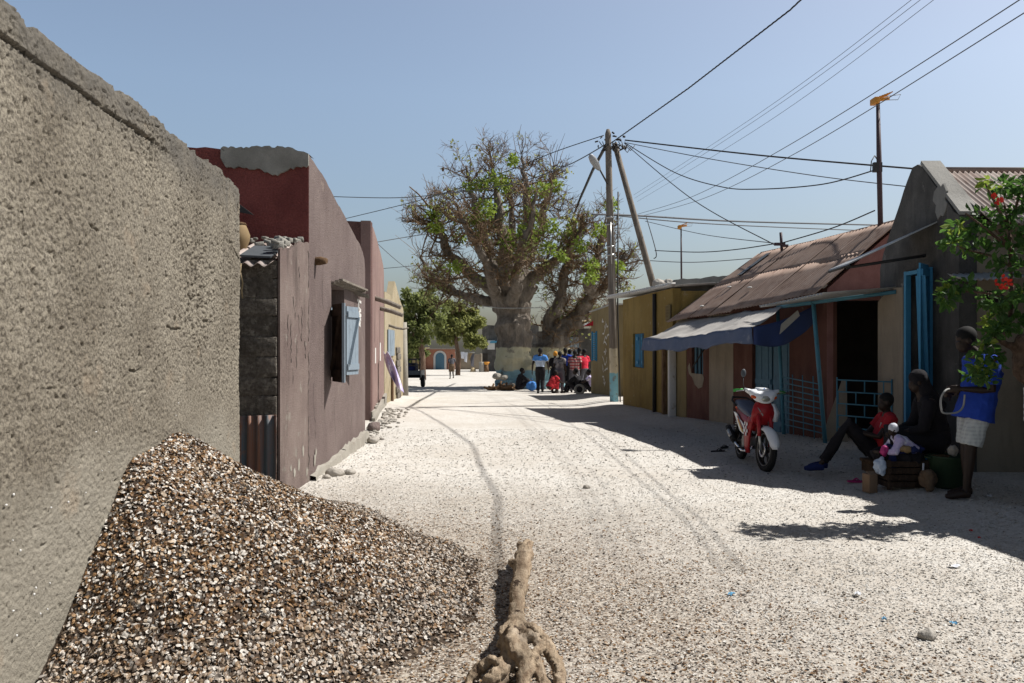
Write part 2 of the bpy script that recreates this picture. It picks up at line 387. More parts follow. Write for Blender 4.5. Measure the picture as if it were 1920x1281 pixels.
MT = dict(
    bigwall=m_bigwall(), blocks=m_blocks(), shell=m_shell(), ground=m_ground(), baobab=m_baobab(), pole=m_pole(),
    mauve=plaster('mauve_render', (0.152, 0.113, 0.104), (0.212, 0.165, 0.150), 1.0, streak=(0.118, 0.088, 0.078), samt=0.7, bump=1.0, bscale=55, bdist=0.02, spots=(0.235, 0.185, 0.16), spot_t=0.62, spot_s=2.2, grain=0.45),
    mauvegrey=plaster('mauve_grey_render', (0.150, 0.110, 0.098), (0.205, 0.160, 0.140), 1.8, streak=(0.055, 0.040, 0.034), samt=0.85, bump=0.9, bscale=50, spots=(0.235, 0.205, 0.175), spot_t=0.60, grain=0.4),
    redwall=plaster('brick_red_roughcast', (0.20, 0.052, 0.046), (0.285, 0.082, 0.070), 2.0, bump=1.0, bscale=28, bdist=0.04, streak=(0.13, 0.045, 0.04), samt=0.5, grain=0.65),
    patch=plaster('grey_plaster', (0.194, 0.184, 0.162), (0.288, 0.277, 0.245), 3.0, bump=0.7, bscale=45, spots=(0.115, 0.108, 0.094), spot_t=0.60),
    pink=plaster('pink_render', (0.205, 0.132, 0.118), (0.262, 0.178, 0.156), 1.0, streak=(0.16, 0.115, 0.10), samt=0.6, bump=0.6, bscale=60, spots=(0.29, 0.225, 0.19), spot_t=0.64, grain=0.35),
    shadedpink=plaster('shaded_pink_roughcast', (0.105, 0.056, 0.051), (0.143, 0.079, 0.069), 2.0, bump=0.9, bscale=35, bdist=0.03),  # pink darkened: the shade on the camera-facing gable is put into the colour
    cream=plaster('cream_render', (0.304, 0.251, 0.158), (0.370, 0.317, 0.218), 1.0, streak=(0.238, 0.198, 0.132), samt=0.5),
    ochre=plaster('ochre_render', (0.215, 0.145, 0.040), (0.275, 0.195, 0.062), 1.0, streak=(0.115, 0.085, 0.035), samt=0.85, bump=0.5, spots=(0.30, 0.24, 0.13), spot_t=0.62, grain=0.35),
    ochre2=plaster('dull_ochre_render', (0.203, 0.150, 0.071), (0.255, 0.203, 0.105), 1.0, streak=(0.128, 0.098, 0.053), samt=0.7, bump=0.35),
    grey=plaster('grey_cement_render', (0.216, 0.209, 0.191), (0.302, 0.292, 0.266), 1.4, streak=(0.144, 0.137, 0.122), samt=0.6, bump=0.6, bscale=40),
    maroon=plaster('maroon_render', (0.085, 0.036, 0.028), (0.125, 0.056, 0.042), 1.2, streak=(0.20, 0.12, 0.09), samt=0.5, bump=0.4, spots=(0.22, 0.16, 0.12), spot_t=0.68),
    gmaroon=plaster('faded_maroon_render', (0.20, 0.095, 0.085), (0.27, 0.14, 0.125), 2.4, bump=0.7, bscale=45),
    beige=plaster('beige_render', (0.235, 0.195, 0.145), (0.31, 0.26, 0.195), 1.0, streak=(0.15, 0.12, 0.09), samt=0.6, bump=0.35),
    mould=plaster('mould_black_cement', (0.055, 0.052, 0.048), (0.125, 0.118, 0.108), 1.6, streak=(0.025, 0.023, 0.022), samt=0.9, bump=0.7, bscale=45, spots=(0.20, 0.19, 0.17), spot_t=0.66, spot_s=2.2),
    kerb=plaster('cement_footing', (0.259, 0.238, 0.202), (0.331, 0.310, 0.266), 2.2, bump=0.6, bscale=40, spots=(0.173, 0.137, 0.108), spot_t=0.62),
    nearblack=plaster('near_black_plaster', (0.03, 0.026, 0.022), (0.05, 0.042, 0.035), 2.0),  # near-black colour for room backs, openings and crack strips
    farwall=plaster('far_brick_red', (0.30, 0.13, 0.085), (0.38, 0.18, 0.12), 1.2, spots=(0.42, 0.36, 0.27), spot_t=0.60),
    white=simple('white_paint', (0.525, 0.517, 0.495), 0.6, var=0.15, dirt=(0.315, 0.285, 0.240)),
    chalk=simple('white_chalk', (0.62, 0.60, 0.56), 0.95),
    rust=m_rust('rusty_sheet', (0.24, 0.105, 0.055), (0.10, 0.135, 0.155), (0.30, 0.13, 0.06), (16, 16, 0.4)),
    roof=m_rust('brown_corrugated_iron', (0.235, 0.165, 0.130), (0.31, 0.232, 0.19), (0.18, 0.118, 0.092), (3, 3, 1.2), 0.85),
    roof2=m_rust('pale_rust_corrugated_iron', (0.255, 0.195, 0.169), (0.375, 0.330, 0.300), (0.210, 0.143, 0.116), (7, 1.0, 1.0), 0.65),
    zinc=m_rust('weathered_zinc', (0.315, 0.315, 0.307), (0.413, 0.413, 0.398), (0.225, 0.203, 0.180), (4, 4, 2), 0.5, 0.3),
    darkzinc=simple('dark_painted_sheet', (0.10, 0.11, 0.12), 0.5, var=0.4),
    bluegrey=simple('blue_grey_shutter_paint', (0.216, 0.266, 0.310), 0.7, var=0.2, dirt=(0.144, 0.173, 0.202)),
    blue=simple('sky_blue_paint', (0.06, 0.26, 0.44), 0.55, var=0.3, dirt=(0.035, 0.14, 0.24)),
    dimblue=simple('faded_blue_door_paint', (0.075, 0.16, 0.225), 0.6, var=0.35, dirt=(0.05, 0.10, 0.14)),
    bluesteel=simple('blue_steel_tube', (0.07, 0.21, 0.28), 0.5, var=0.3, dirt=(0.05, 0.10, 0.13)),
    wood=m_bark('grey_wood', (0.210, 0.182, 0.150), (0.322, 0.287, 0.241), 4),
    brownwood=m_bark('brown_wood', (0.115, 0.066, 0.034), (0.20, 0.125, 0.07), 4),
    drift=m_drift(),
    burl=m_bark('hibiscus_bark', (0.10, 0.062, 0.042), (0.20, 0.135, 0.095), 5),
    twig=m_bark('twig_bark', (0.105, 0.066, 0.038), (0.205, 0.142, 0.088), 1.0),
    straw=m_bark('straw', (0.36, 0.27, 0.15), (0.50, 0.40, 0.25), 5),
    tarptop=plaster('faded_tarp', (0.36, 0.34, 0.315), (0.46, 0.44, 0.41), 2.4, bump=0.15, streak=(0.27, 0.26, 0.245), samt=0.6, rough=0.85),
    tarpblue=simple('blue_tarp', (0.085, 0.115, 0.195), 0.7, var=0.35, vs=6, dirt=(0.17, 0.19, 0.24)),
    tarpdark=simple('dark_blue_tarp', (0.03, 0.05, 0.14), 0.7, var=0.3, vs=6),
    black=simple('black_rubber', (0.018, 0.018, 0.018), 0.75, var=0.4), iron=simple('dark_iron', (0.045, 0.042, 0.04), 0.6, var=0.4),
    wire=simple('black_cable', (0.025, 0.025, 0.028), 0.6), greywire=simple('grey_cable', (0.075, 0.08, 0.09), 0.6),
    alum=simple('lamp_aluminium', (0.30, 0.31, 0.32), 0.45, 0.2), steel=simple('worn_steel', (0.42, 0.42, 0.41), 0.35, 0.8),
    chrome=simple('chrome', (0.62, 0.62, 0.62), 0.18, 1.0, var=0.1), engine=simple('engine_alloy', (0.26, 0.26, 0.255), 0.45, 0.6, var=0.4),
    orange=simple('orange_plastic', (0.60, 0.27, 0.045), 0.6), mast=simple('purple_brown_mast', (0.075, 0.05, 0.055), 0.6),
    red=simple('red_bodywork', (0.30, 0.014, 0.018), 0.28, var=0.15, dirt=(0.30, 0.03, 0.03)), bikewhite=simple('white_bodywork', (0.72, 0.74, 0.76), 0.28, var=0.08, dirt=(0.55, 0.53, 0.50), dt=0.64),
    seat=simple('blue_grey_vinyl', (0.085, 0.10, 0.15), 0.45, var=0.35), amber=simple('amber_lens', (0.62, 0.10, 0.02), 0.2), lens=simple('headlight_glass', (0.42, 0.42, 0.36), 0.12, 0.4, var=0.3, vs=40),
    green=simple('green_grip', (0.05, 0.34, 0.06), 0.6), yellow=simple('yellow_decal', (0.62, 0.42, 0.05), 0.4),
    skin=simple('dark_brown_skin', (0.030, 0.018, 0.013), 0.5, var=0.25), hair=simple('black_hair', (0.012, 0.011, 0.011), 0.85),
    cblue=simple('cobalt_cotton', (0.018, 0.055, 0.36), 0.9, bump=0.2), csky=simple('sky_blue_cotton', (0.08, 0.25, 0.62), 0.9), clight=simple('pale_blue_cotton', (0.46, 0.54, 0.66), 0.9),
    cred=simple('red_cotton', (0.42, 0.022, 0.03), 0.9, bump=0.2), cbright=simple('bright_red_cotton', (0.62, 0.03, 0.06), 0.9), cdark=simple('dark_cotton', (0.012, 0.011, 0.014), 0.9, bump=0.2),
    cnavy=simple('navy_cotton', (0.013, 0.022, 0.09), 0.9), cgrey=simple('grey_denim', (0.10, 0.10, 0.115), 0.9), clilac=simple('lilac_cloth', (0.46, 0.40, 0.62), 0.9, var=0.15, dirt=(0.70, 0.68, 0.76), dt=0.5),
    cwhite=simple('white_cotton', (0.60, 0.62, 0.68), 0.9), cmix=plaster('printed_cotton', (0.30, 0.27, 0.26), (0.05, 0.05, 0.06), 9.0), corange=simple('orange_headscarf', (0.62, 0.28, 0.04), 0.9, dirt=(0.65, 0.5, 0.1)),
    cplaid=m_check('red_plaid', (0.36, 0.07, 0.07), (0.60, 0.50, 0.46), (0.05, 0.03, 0.05), 9.0), cshort=m_check('pale_checked_cotton', (0.42, 0.44, 0.43), (0.30, 0.32, 0.33), (0.50, 0.52, 0.50), 26.0),
    cbrown=simple('brown_cloth', (0.14, 0.095, 0.06), 0.9), cardboard=simple('cardboard', (0.21, 0.14, 0.09), 0.9), magenta=simple('magenta_plastic', (0.40, 0.03, 0.16), 0.6),
    darkwood=m_bark('shaded_wood', (0.035, 0.022, 0.015), (0.075, 0.048, 0.032), 4), dkgreen=simple('dark_green_plastic', (0.020, 0.042, 0.022), 0.55), eye=simple('eye_white', (0.4, 0.38, 0.35), 0.3),
    rope=simple('white_rope', (0.30, 0.30, 0.29), 0.9), stone=plaster('field_stone', (0.297, 0.270, 0.234), (0.414, 0.387, 0.342), 6.0, bump=0.8, bscale=30),
    clay=simple('yellow_clay', (0.25, 0.175, 0.09), 0.85, var=0.3), paper=simple('paper', (0.560, 0.576, 0.608), 0.8, var=0.05), bluepaper=simple('blue_wrapper', (0.096, 0.288, 0.464), 0.5),
    sacking=simple('old_sacking', (0.36, 0.34, 0.30), 0.95),
    leafdark=m_leaf('hibiscus_leaf', (0.022, 0.052, 0.012), (0.055, 0.115, 0.022), 0.35), leafbright=m_leaf('young_leaf', (0.10, 0.145, 0.020), (0.19, 0.25, 0.04), 0.3),
    leaftree=m_leaf('mango_leaf', (0.052, 0.075, 0.024), (0.15, 0.17, 0.06), 0.45), leaftree2=m_leaf('olive_leaf', (0.085, 0.10, 0.03), (0.19, 0.20, 0.07), 0.45),
    petal=simple('red_petal', (0.62, 0.035, 0.02), 0.6),
)
MT['mauveshade'] = MT['mauve']
# ------------------------------------------------------------------ camera, sky, sun
cam = bpy.data.cameras.new('camera'); cam.sensor_width = 36.0; cam.lens = 28.0; cam.clip_end = 3000; cam.clip_start = 0.05
cam.shift_y = 9.5 / 1920
co = bpy.data.objects.new('camera', cam); COL.objects.link(co); co.location = (0, 0, EYE); co.rotation_euler = (R(90), 0, 0)
scene.camera = co
w = bpy.data.worlds.new('World'); scene.world = w; w.use_nodes = True
sky = w.node_tree.nodes.new('ShaderNodeTexSky'); sky.sky_type = 'NISHITA'; sky.sun_disc = False
sky.sun_elevation = math.asin(SUN.z); sky.sun_rotation = math.atan2(SUN.x, SUN.y)
sky.air_density = 1.0; sky.dust_density = 2.6; sky.ozone_density = 1.5; sky.altitude = 0
bg = w.node_tree.nodes['Background']; bg.inputs[1].default_value = SKY_STRENGTH
# sky ramp: toned near the horizon, dimmed above the view to deepen the shade
wt = w.node_tree; wtc = wt.nodes.new('ShaderNodeTexCoord'); wsp = wt.nodes.new('ShaderNodeSeparateXYZ'); wr = wt.nodes.new('ShaderNodeValToRGB'); wm = wt.nodes.new('ShaderNodeMix')
wm.data_type = 'RGBA'; wm.blend_type = 'MULTIPLY'; wm.inputs[0].default_value = 1.0
wt.links.new(wtc.outputs['Generated'], wsp.inputs[0]); wt.links.new(wsp.outputs['Z'], wr.inputs[0])
e = wr.color_ramp.elements; e[0].position = 0.0; e[0].color = (0.62, 0.62, 0.61, 1); e[1].position = 0.80; e[1].color = (0.17, 0.17, 0.175, 1)
for p_, c_ in ((0.10, (0.74, 0.73, 0.71)), (0.30, (1.0, 0.95, 0.88)), (0.44, (1.06, 0.97, 0.88)), (0.58, (0.30, 0.29, 0.28))): e.new(p_).color = (*c_, 1)
wt.links.new(sky.outputs[0], wm.inputs[6]); wt.links.new(wr.outputs[0], wm.inputs[7]); wt.links.new(wm.outputs[2], bg.inputs[0])
sl = bpy.data.lights.new('sun', 'SUN'); sl.energy = SUN_STRENGTH; sl.angle = R(0.53); sl.color = (1.0, 0.965, 0.92)
so = bpy.data.objects.new('sun', sl); COL.objects.link(so); so.rotation_euler = SUN.to_track_quat('Z', 'Y').to_euler(); so.location = (20, 5, 30)
scene.view_settings.view_transform = 'Standard'; scene.view_settings.look = 'None'; scene.view_settings.exposure = EXPOSURE; scene.view_settings.gamma = 1.0
scene.render.engine = 'CYCLES'
scene.cycles.max_bounces = 6; scene.cycles.diffuse_bounces = 3; scene.cycles.transparent_max_bounces = 8

# ------------------------------------------------------------------ ground sheet
def axis(a, b, fine0, fine1, st, grow=1.12):
    c = list(np.arange(fine0, fine1 + 1e-6, st)); s = st; x = fine1
    while x < b: s *= grow; x += s; c.append(min(x, b))
    s = st; x = fine0; pre = []
    while x > a: s *= grow; x -= s; pre.append(max(x, a))
    return np.array(pre[::-1] + c)
gx = axis(-700, 700, -4, 6.5, 0.07); gy = axis(-40, 1500, 2.5, 14, 0.07, 1.03)
XX, YY = np.meshgrid(gx, gy, indexing='ij')
ZZ = gh(XX, YY) + 0.006 * vn(XX, YY, 9, 4) * (YY < 30)
go = np_mesh('ground', np.stack([XX.ravel(), YY.ravel(), ZZ.ravel()], 1), grid_faces(len(gx), len(gy)), MT['ground'], smooth=True)
tag(go, kind='structure')

# ------------------------------------------------------------------ shells
def shells(pos, nor, rad, col, flat=0.3, tilt=0.7):
    n = len(pos)
    nn = nor + rng.normal(0, tilt, (n, 3)); nn[:, 2] = np.abs(nn[:, 2]) * 0.9 + 0.05
    nn /= np.linalg.norm(nn, axis=1)[:, None]
    a = rng.normal(size=(n, 3)); a -= nn * (a * nn).sum(1)[:, None]; a /= np.linalg.norm(a, axis=1)[:, None]
    b = np.cross(nn, a)
    asp = rng.uniform(0.62, 1.0, n)
    cup = np.where(rng.random(n) < 0.55, 1, -1) * rng.uniform(0.15, 0.45, n) * rad
    vs = np.zeros((n, 7, 3)); vs[:, 0] = pos + nn * cup[:, None] + nn * (rad * 0.15)[:, None]
    for k in range(6):
        t = k * math.pi / 3
        rr = rad * rng.uniform(0.8, 1.1, n)
        vs[:, 1 + k] = pos + a * (rr * math.cos(t))[:, None] + b * (rr * asp * math.sin(t))[:, None] + nn * (rad * 0.15)[:, None]
    base = (np.arange(n) * 7)[:, None, None]
    tri = np.array([[0, 1 + k, 1 + (k + 1) % 6] for k in range(6)])[None]
    fs = (base + tri).reshape(-1, 3)
    c = np.repeat(col[:, None, :], 7, 1); c[:, 0] *= 0.9
    return vs.reshape(-1, 3), fs, c.reshape(-1, 3)
def palette(n, pal, w):
    i = rng.choice(len(pal), n, p=np.array(w) / sum(w))
    return np.array(pal)[i] * rng.uniform(0.8, 1.12, (n, 1))
_kx = [0, 30, 60, 90, 110, 135, 160, 180]; _kv = [0.86, 0.66, 0.52, 0.47, 0.48, 0.50, 0.41, 0.32]
def heapz(x, y):
    x = np.asarray(x, float); y = np.asarray(y, float)
    ax, ay, bx, by = -2.42, 4.97, -2.44, 5.55
    tt = np.clip(((x - ax) * (bx - ax) + (y - ay) * (by - ay)) / ((bx - ax) ** 2 + (by - ay) ** 2), 0, 1)
    dx = np.maximum(0, x - (ax + tt * (bx - ax))); dy = y - (ay + tt * (by - ay))
    d = np.hypot(dx, dy); th = np.degrees(np.arctan2(dx, -dy))
    k = np.interp(th, _kx, _kv)
    u = 1.03 - d * k * (1 + 0.10 * vn(x, y, 1.3, 7)) + 0.03 * vn(x, y, 3.5, 8)
    z = 0.075 * np.log1p(np.exp(np.clip((u) / 0.075, -40, 40)))
    z = np.where(z > 0.93, 0.93 + (z - 0.93) * 0.6, z) + 0.085 * np.exp(-((x + 2.35) ** 2 + (y - 5.80) ** 2) / 0.12)
    return z - 0.034 + 0.02 * np.clip(z, 0, 1)
hx = np.arange(-3.3, 1.2, 0.05); hy = np.arange(2.9, 9.8, 0.05)
HPX, HPY = np.meshgrid(hx, hy, indexing='ij')
HPZ = heapz(HPX, HPY) + gh(HPX, HPY)
simple('heap_core', (0.055, 0.038, 0.026), 0.95, bump=0.6, bs=90)
heap = np_mesh('shell_heap', np.stack([HPX.ravel(), HPY.ravel(), HPZ.ravel()], 1), grid_faces(len(hx), len(hy)), bpy.data.materials['heap_core'], smooth=True)
tag(heap, 'tall heap of brown and white sea shells banked against the rough grey wall', 'shell heap', kind='thing')
N = 190000
px = rng.uniform(-2.75, 1.1, N); py = rng.uniform(3.0, 9.6, N)
# denser close to the camera
keep = rng.random(N) < np.clip((6.4 / np.maximum(py, 3.2)) ** 1.2, 0.25, 1)
hz = heapz(px, py)
wallx = -2.56 - 0.08 * (py - 7.5)
keep &= (hz > -0.012) & (px > np.where(py < 7.5, wallx + 0.01, -2.75)) & ~((py > 8.4) & (px < -2.4))
keep &= rng.random(N) < sstep(-0.012, 0.05, hz) * 0.85 + 0.15
px, py, hz = px[keep], py[keep], hz[keep]
e = 0.02
nrm = np.stack([-(heapz(px + e, py) - heapz(px - e, py)) / (2 * e), -(heapz(px, py + e) - heapz(px, py - e)) / (2 * e), np.ones(len(px))], 1)
pal = [(0.54, 0.50, 0.445), (0.39, 0.31, 0.225), (0.185, 0.105, 0.048), (0.095, 0.055, 0.030), (0.035, 0.026, 0.020), (0.28, 0.17, 0.082)]
cl = palette(len(px), pal, [0.30, 0.15, 0.19, 0.16, 0.09, 0.13])
# a few drifts of browner and of whiter shells
dr = fbm(px, py, 1.3, 21); cl *= (1 + 0.35 * dr)[:, None]
ft = (1 - sstep(0.02, 0.30, hz))[:, None] * 0.55
cl = cl * (1 - ft) + ft * palette(len(px), pal, [0.5, 0.3, 0.1, 0.05, 0.03, 0.1])
vs, fs, cc = shells(np.stack([px, py, hz + gh(px, py) + rng.uniform(-0.004, 0.014, len(px))], 1), nrm, rng.uniform(0.0075, 0.0155, len(px)) * np.where(rng.random(len(px)) < 0.05, 1.45, 1.0), np.clip(cl, 0, 0.85), tilt=0.75)
sh = np_mesh('heaped_shells', vs, fs, MT['shell'], parent=heap, col=cc); tag(sh, kind='stuff')
# crushed shells over the street
def street(n, y0, y1, r0, r1):
    y = rng.uniform(y0, y1, n); x = rng.uniform(-0.68, 0.68, n) * y
    ok = (x > -2.5 - 0.06 * (y - 8)) & (x < 5.6) & ((heapz(x, y) < 0.015))
    x, y = x[ok], y[ok]
    d = np.hypot(x + 1.9, y - 4.6) + 2.0 * fbm(x, y, 0.7, 31)
    br = (1 - sstep(1.9, 5.4, d)) * 0.95
    n = len(x)
    A = palette(n, [(0.56, 0.54, 0.50), (0.49, 0.46, 0.41), (0.34, 0.30, 0.25), (0.23, 0.19, 0.15), (0.10, 0.08, 0.062)], [0.54, 0.32, 0.10, 0.03, 0.01])
    B = palette(n, pal, [0.27, 0.20, 0.20, 0.14, 0.07, 0.12])
    c = np.where((rng.random(n) < br)[:, None], B, A)
    z = gh(x, y) + rng.uniform(-0.004, 0.006, n)
    r = rng.uniform(r0, r1, n) * np.where(rng.random(n) < 0.06, 1.5, 1.0)
    return np.stack([x, y, z], 1), r, c
sets = [street(70000, 3.3, 6.2, 0.004, 0.0100), street(52000, 6.2, 10, 0.005, 0.0110), street(26000, 10, 16, 0.008, 0.017)]
pp = np.concatenate([a[0] for a in sets]); rr = np.concatenate([a[1] for a in sets]); cc = np.concatenate([a[2] for a in sets])
vs, fs, c2 = shells(pp, np.tile([0, 0, 1.0], (len(pp), 1)), rr, np.clip(cc, 0, 0.85), tilt=0.30)
st = np_mesh('crushed_shells', vs, fs, MT['shell'], col=c2)
tag(st, 'crushed white and tan shells strewn over the street', 'crushed shells', kind='stuff')

# ------------------------------------------------------------------ wall builder
def wall(mb, A, B, top, z0, th, holes=(), step=0.35, jit=0.0, seed=0):
    rr_ = random.Random(seed)
    A = V((A[0], A[1])); B = V((B[0], B[1])); L = (B - A).length; d = (B - A) / L; nrm = V((-d.y, d.x))
    if not hasattr(top, '__len__'): top = [(0, top), (L, top)]
    ts = [a for a, b in top]; tz = [b for a, b in top]
    S = {0.0, L}
    for a in ts: S.add(min(max(a, 0), L))
    for h in holes: S.update((h[0], h[1]))
    S = sorted(S); S2 = [S[0]]
    for a in S[1:]:
        k = max(1, int((a - S2[-1]) / step)); s0 = S2[-1]
        for i in range(1, k + 1): S2.append(s0 + (a - s0) * i / k)
    S = S2
    Zs = sorted({z0} | {h[2] for h in holes} | {h[3] for h in holes})
    tops = [float(np.interp(s, ts, tz)) + (rr_.uniform(-jit, jit) if jit else 0) for s in S]
    def pt(s, z, k):
        q = A + d * s + nrm * (th * k); return (q.x, q.y, z)
    def inhole(s, z): return any(h[0] - 1e-6 < s < h[1] + 1e-6 and h[2] - 1e-6 < z < h[3] + 1e-6 for h in holes)
    for i in range(len(S) - 1):
        a, b = S[i], S[i + 1]; sm = (a + b) / 2
        for j in range(len(Zs)):
            za = Zs[j]; last = j == len(Zs) - 1
            zb0, zb1 = (tops[i], tops[i + 1]) if last else (Zs[j + 1], Zs[j + 1])
            zm = za + 0.001 if last else (za + zb0) / 2
            if not last and inhole(sm, zm): continue
            mb.quad(pt(a, za, 0), pt(b, za, 0), pt(b, zb1, 0), pt(a, zb0, 0))
            mb.quad(pt(a, za, 1), pt(a, zb0, 1), pt(b, zb1, 1), pt(b, za, 1))
        mb.quad(pt(a, tops[i], 0), pt(b, tops[i + 1], 0), pt(b, tops[i + 1], 1), pt(a, tops[i], 1))
    for h in holes:
        s0, s1, za, zb = h
        mb.quad(pt(s0, za, 0), pt(s0, za, 1), pt(s0, zb, 1), pt(s0, zb, 0)); mb.quad(pt(s1, za, 0), pt(s1, zb, 0), pt(s1, zb, 1), pt(s1, za, 1))
        mb.quad(pt(s0, zb, 0), pt(s0, zb, 1), pt(s1, zb, 1), pt(s1, zb, 0)); mb.quad(pt(s0, za, 0), pt(s1, za, 0), pt(s1, za, 1), pt(s0, za, 1))
    for s, tt in ((0, tops[0]), (L, tops[-1])):
        mb.quad(pt(s, z0, 0), pt(s, tt, 0), pt(s, tt, 1), pt(s, z0, 1))
def wallpart(name, mat, parent, *a, **k):
    m = MB(); wall(m, *a, **k); return m.build(name, mat, parent)
def corr(mb, p00, p10, p11, p01, waves, amp, nu=None, nv=6, thick=0.004, sag=0.0, seed=0):
    """corrugated sheet: p00-p10 runs across the ridges, p00-p01 along them"""
    rr_ = random.Random(seed); nu = nu or waves * 6
    p00, p10, p11, p01 = map(V, (p00, p10, p11, p01)); g = []
    N_ = (p10 - p00).cross(p01 - p00).normalized()
    if N_.z < 0: N_ = -N_
    off = [rr_.uniform(-1, 1) * sag for _ in range(nv + 1)]
    for k in (1, 0):
        for i in range(nu + 1):
            u = i / nu
            for j in range(nv + 1):
                v = j / nv
                p = (p00 * (1 - u) + p10 * u) * (1 - v) + (p01 * (1 - u) + p11 * u) * v
                g.append(p + N_ * (amp * math.cos(2 * math.pi * waves * u) + off[j] * math.sin(math.pi * u) + (thick if k else 0)))
    nv1 = nv + 1; M_ = (nu + 1) * nv1; fs = []
    for i in range(nu):
        for j in range(nv):
            a = i * nv1 + j; q = (a, a + nv1, a + nv1 + 1, a + 1)
            fs.append(q); fs.append(tuple(M_ + x for x in q[::-1]))
        for j in (0, nv):
            a = i * nv1 + j; fs.append((a, a + nv1, M_ + a + nv1, M_ + a))
    for j in range(nv):
        for i in (0, nu):
            a = i * nv1 + j; fs.append((a, a + 1, M_ + a + 1, M_ + a))
    mb.add(g, fs, True)
# ================================================================== LEFT SIDE
def wx(y): return -2.56 - 0.08 * (y - 7.5)
# ------------------------------------------------------------------ rough grey house wall in the foreground
house = thing('cement_house', 'big rough grey cement house wall with a cracked coping in the foreground', 'house', (-2.6, 5, 0))
def bigwall():
    ys = np.concatenate([np.arange(-2.5, 2.6, 0.08), np.arange(2.6, 3.3, 0.02), np.arange(3.3, 7.501, 0.0065)]); nz = 500
    vz = np.linspace(0, 1, nz)
    Yg, T = np.meshgrid(ys, vz, indexing='ij')
    chip = np.where(vn(ys, ys * 0, 2.7, 3) > 0.12, 0.035, 0.0) + np.where(vn(ys, ys * 0, 6.0, 9) > 0.2, 0.025, 0.0)
    top = 3.17 + 0.05 * vn(ys, ys * 0, 1.1, 5) + 0.022 * vn(ys, ys * 0, 9, 6) - chip - 0.04 * sstep(7.2, 7.5, ys)
    Z = -0.15 + T * (top[:, None] + 0.15)
    rough = 0.35 + 0.65 * sstep(0.85, 1.35, Z + 0.5 * fbm(Yg, Z, 1.2, 2))
    pat = 0.55 + 0.9 * fbm(Yg, Z, 0.9, 41)
    n = (0.005 * vn(Yg, Z, 24, 1) + 0.021 * np.maximum(vn(Yg, Z, 50, 2), -0.3) + 0.016 * vn(Yg, Z, 74, 17)) * np.clip(pat, 0.35, 1.15) + 0.006 * vn(Yg, Z, 11, 3)
    pits = -0.011 * sstep(0.27, 0.42, vn(Yg, Z, 40, 13))
    lowp = -0.010 * sstep(0.36, 0.44, vn(Yg, Z, 30, 43)) - 0.006 * sstep(0.30, 0.42, vn(Yg, Z, 70, 44)) + 0.004 * vn(Yg * 0.5 + Z, Z - Yg * .4, 60, 45)
    dp = (n + pits) * rough + lowp * (1 - 0.8 * sstep(0.9, 1.3, Z)) + 0.02 * vn(Yg, Z, 1.5, 4) + 0.012 * vn(Yg, Z, 4, 5)
    # trowel ridges in the smooth footing
    dp += -0.010 * (np.abs(Z - 0.62 - 0.10 * (Yg - 4.8) - 0.02 * vn(Yg, Z, 7, 8)) < 0.010) * (Yg > 4.55) * (Yg < 5.1)
    # crack below the coping, drain slot
    zc = 3.005 + 0.012 * vn(Yg, Yg * 0, 4, 11)
    dp += -0.026 * (np.abs(Z - zc) < 0.006 + 0.005 * vn(Yg, Yg * 0, 9, 12)) * (Yg > 3.35) * (Yg < 5.22)
    dp += 0.018 * sstep(0, 0.01, Z - zc) * (1 - sstep(5.3, 5.8, Yg))
    dp += -0.09 * (np.abs(Yg - 5.24 - 0.1 * (Z - 2.95)) < 0.022 + 0.008 * vn(Yg, Z, 30, 14)) * (np.abs(Z - 2.945) < 0.075)
    dp += -0.05 * (np.hypot(Yg - 7.18, Z - 2.58) < 0.022) - 0.03 * (np.hypot((Yg - 7.42) * 2, Z - 2.92) < 0.04)
    dp += -0.03 * (np.abs(Z - 2.56 + (Yg - 7.2) * 0.4 + 0.02 * vn(Yg, Z, 12, 15)) < 0.009) * (Yg > 7.1) * (Yg < 7.45)
    for yc, zc2, ll in ((6.2, 2.05, 0.10), (6.45, 1.85, 0.12), (6.7, 2.2, 0.05), (5.7, 1.78, 0.16), (6.05, 2.02, 0.06), (5.0, 1.5, 0.1), (4.4, 2.3, 0.05)):
        dp += -0.022 * (np.abs(Z - zc2 - 0.03 * vn(Yg, Z, 14, 16)) < 0.008) * (np.abs(Yg - yc) < ll)
    edge = sstep(0.05, 0.0, top[:, None] - Z) * 0.012 + sstep(7.47, 7.5, Yg) * 0.012
    dp -= edge
    X = wx(Yg) + dp
    nrm = V((1, 0.08, 0)).normalized()
    v = np.stack([X.ravel(), Yg.ravel(), Z.ravel()], 1); nu, nv = Yg.shape
    f = grid_faces(nu, nv)
    # body: top and far-end skirts as extra strips of quads
    idx = np.arange(nu * nv).reshape(nu, nv)
    tb = v[idx[:, -1]] + np.array([-0.28, 0, -0.01]); eb = v[idx[-1, :]] + np.array([-0.28, 0.02, 0])
    b0 = len(v); v = np.concatenate([v, tb, eb])
    ti = b0 + np.arange(nu); ei = b0 + nu + np.arange(nv)
    f2 = np.stack([idx[:-1, -1], idx[1:, -1], ti[1:], ti[:-1]], 1); f3 = np.stack([idx[-1, 1:], idx[-1, :-1], ei[:-1], ei[1:]], 1)
    return v, np.concatenate([f, f2, f3])
v_, f_ = bigwall()
np_mesh('wall', v_, f_, MT['bigwall'], parent=house, smooth=True)
m = MB(); wall(m, (wx(7.5) - 0.26, 7.5 - 0.12), (-6.5, 7.7), 3.05, -0.1, 0.2); wall(m, (-6.5, -2.6), (-6.5, 7.7), 3.05, -0.1, 0.2)
wall(m, (-6.5, -2.5), (wx(-2.5) - 0.26, -2.5), 3.05, -0.1, 0.2)
m.build('back_wall', MT['grey'], house)
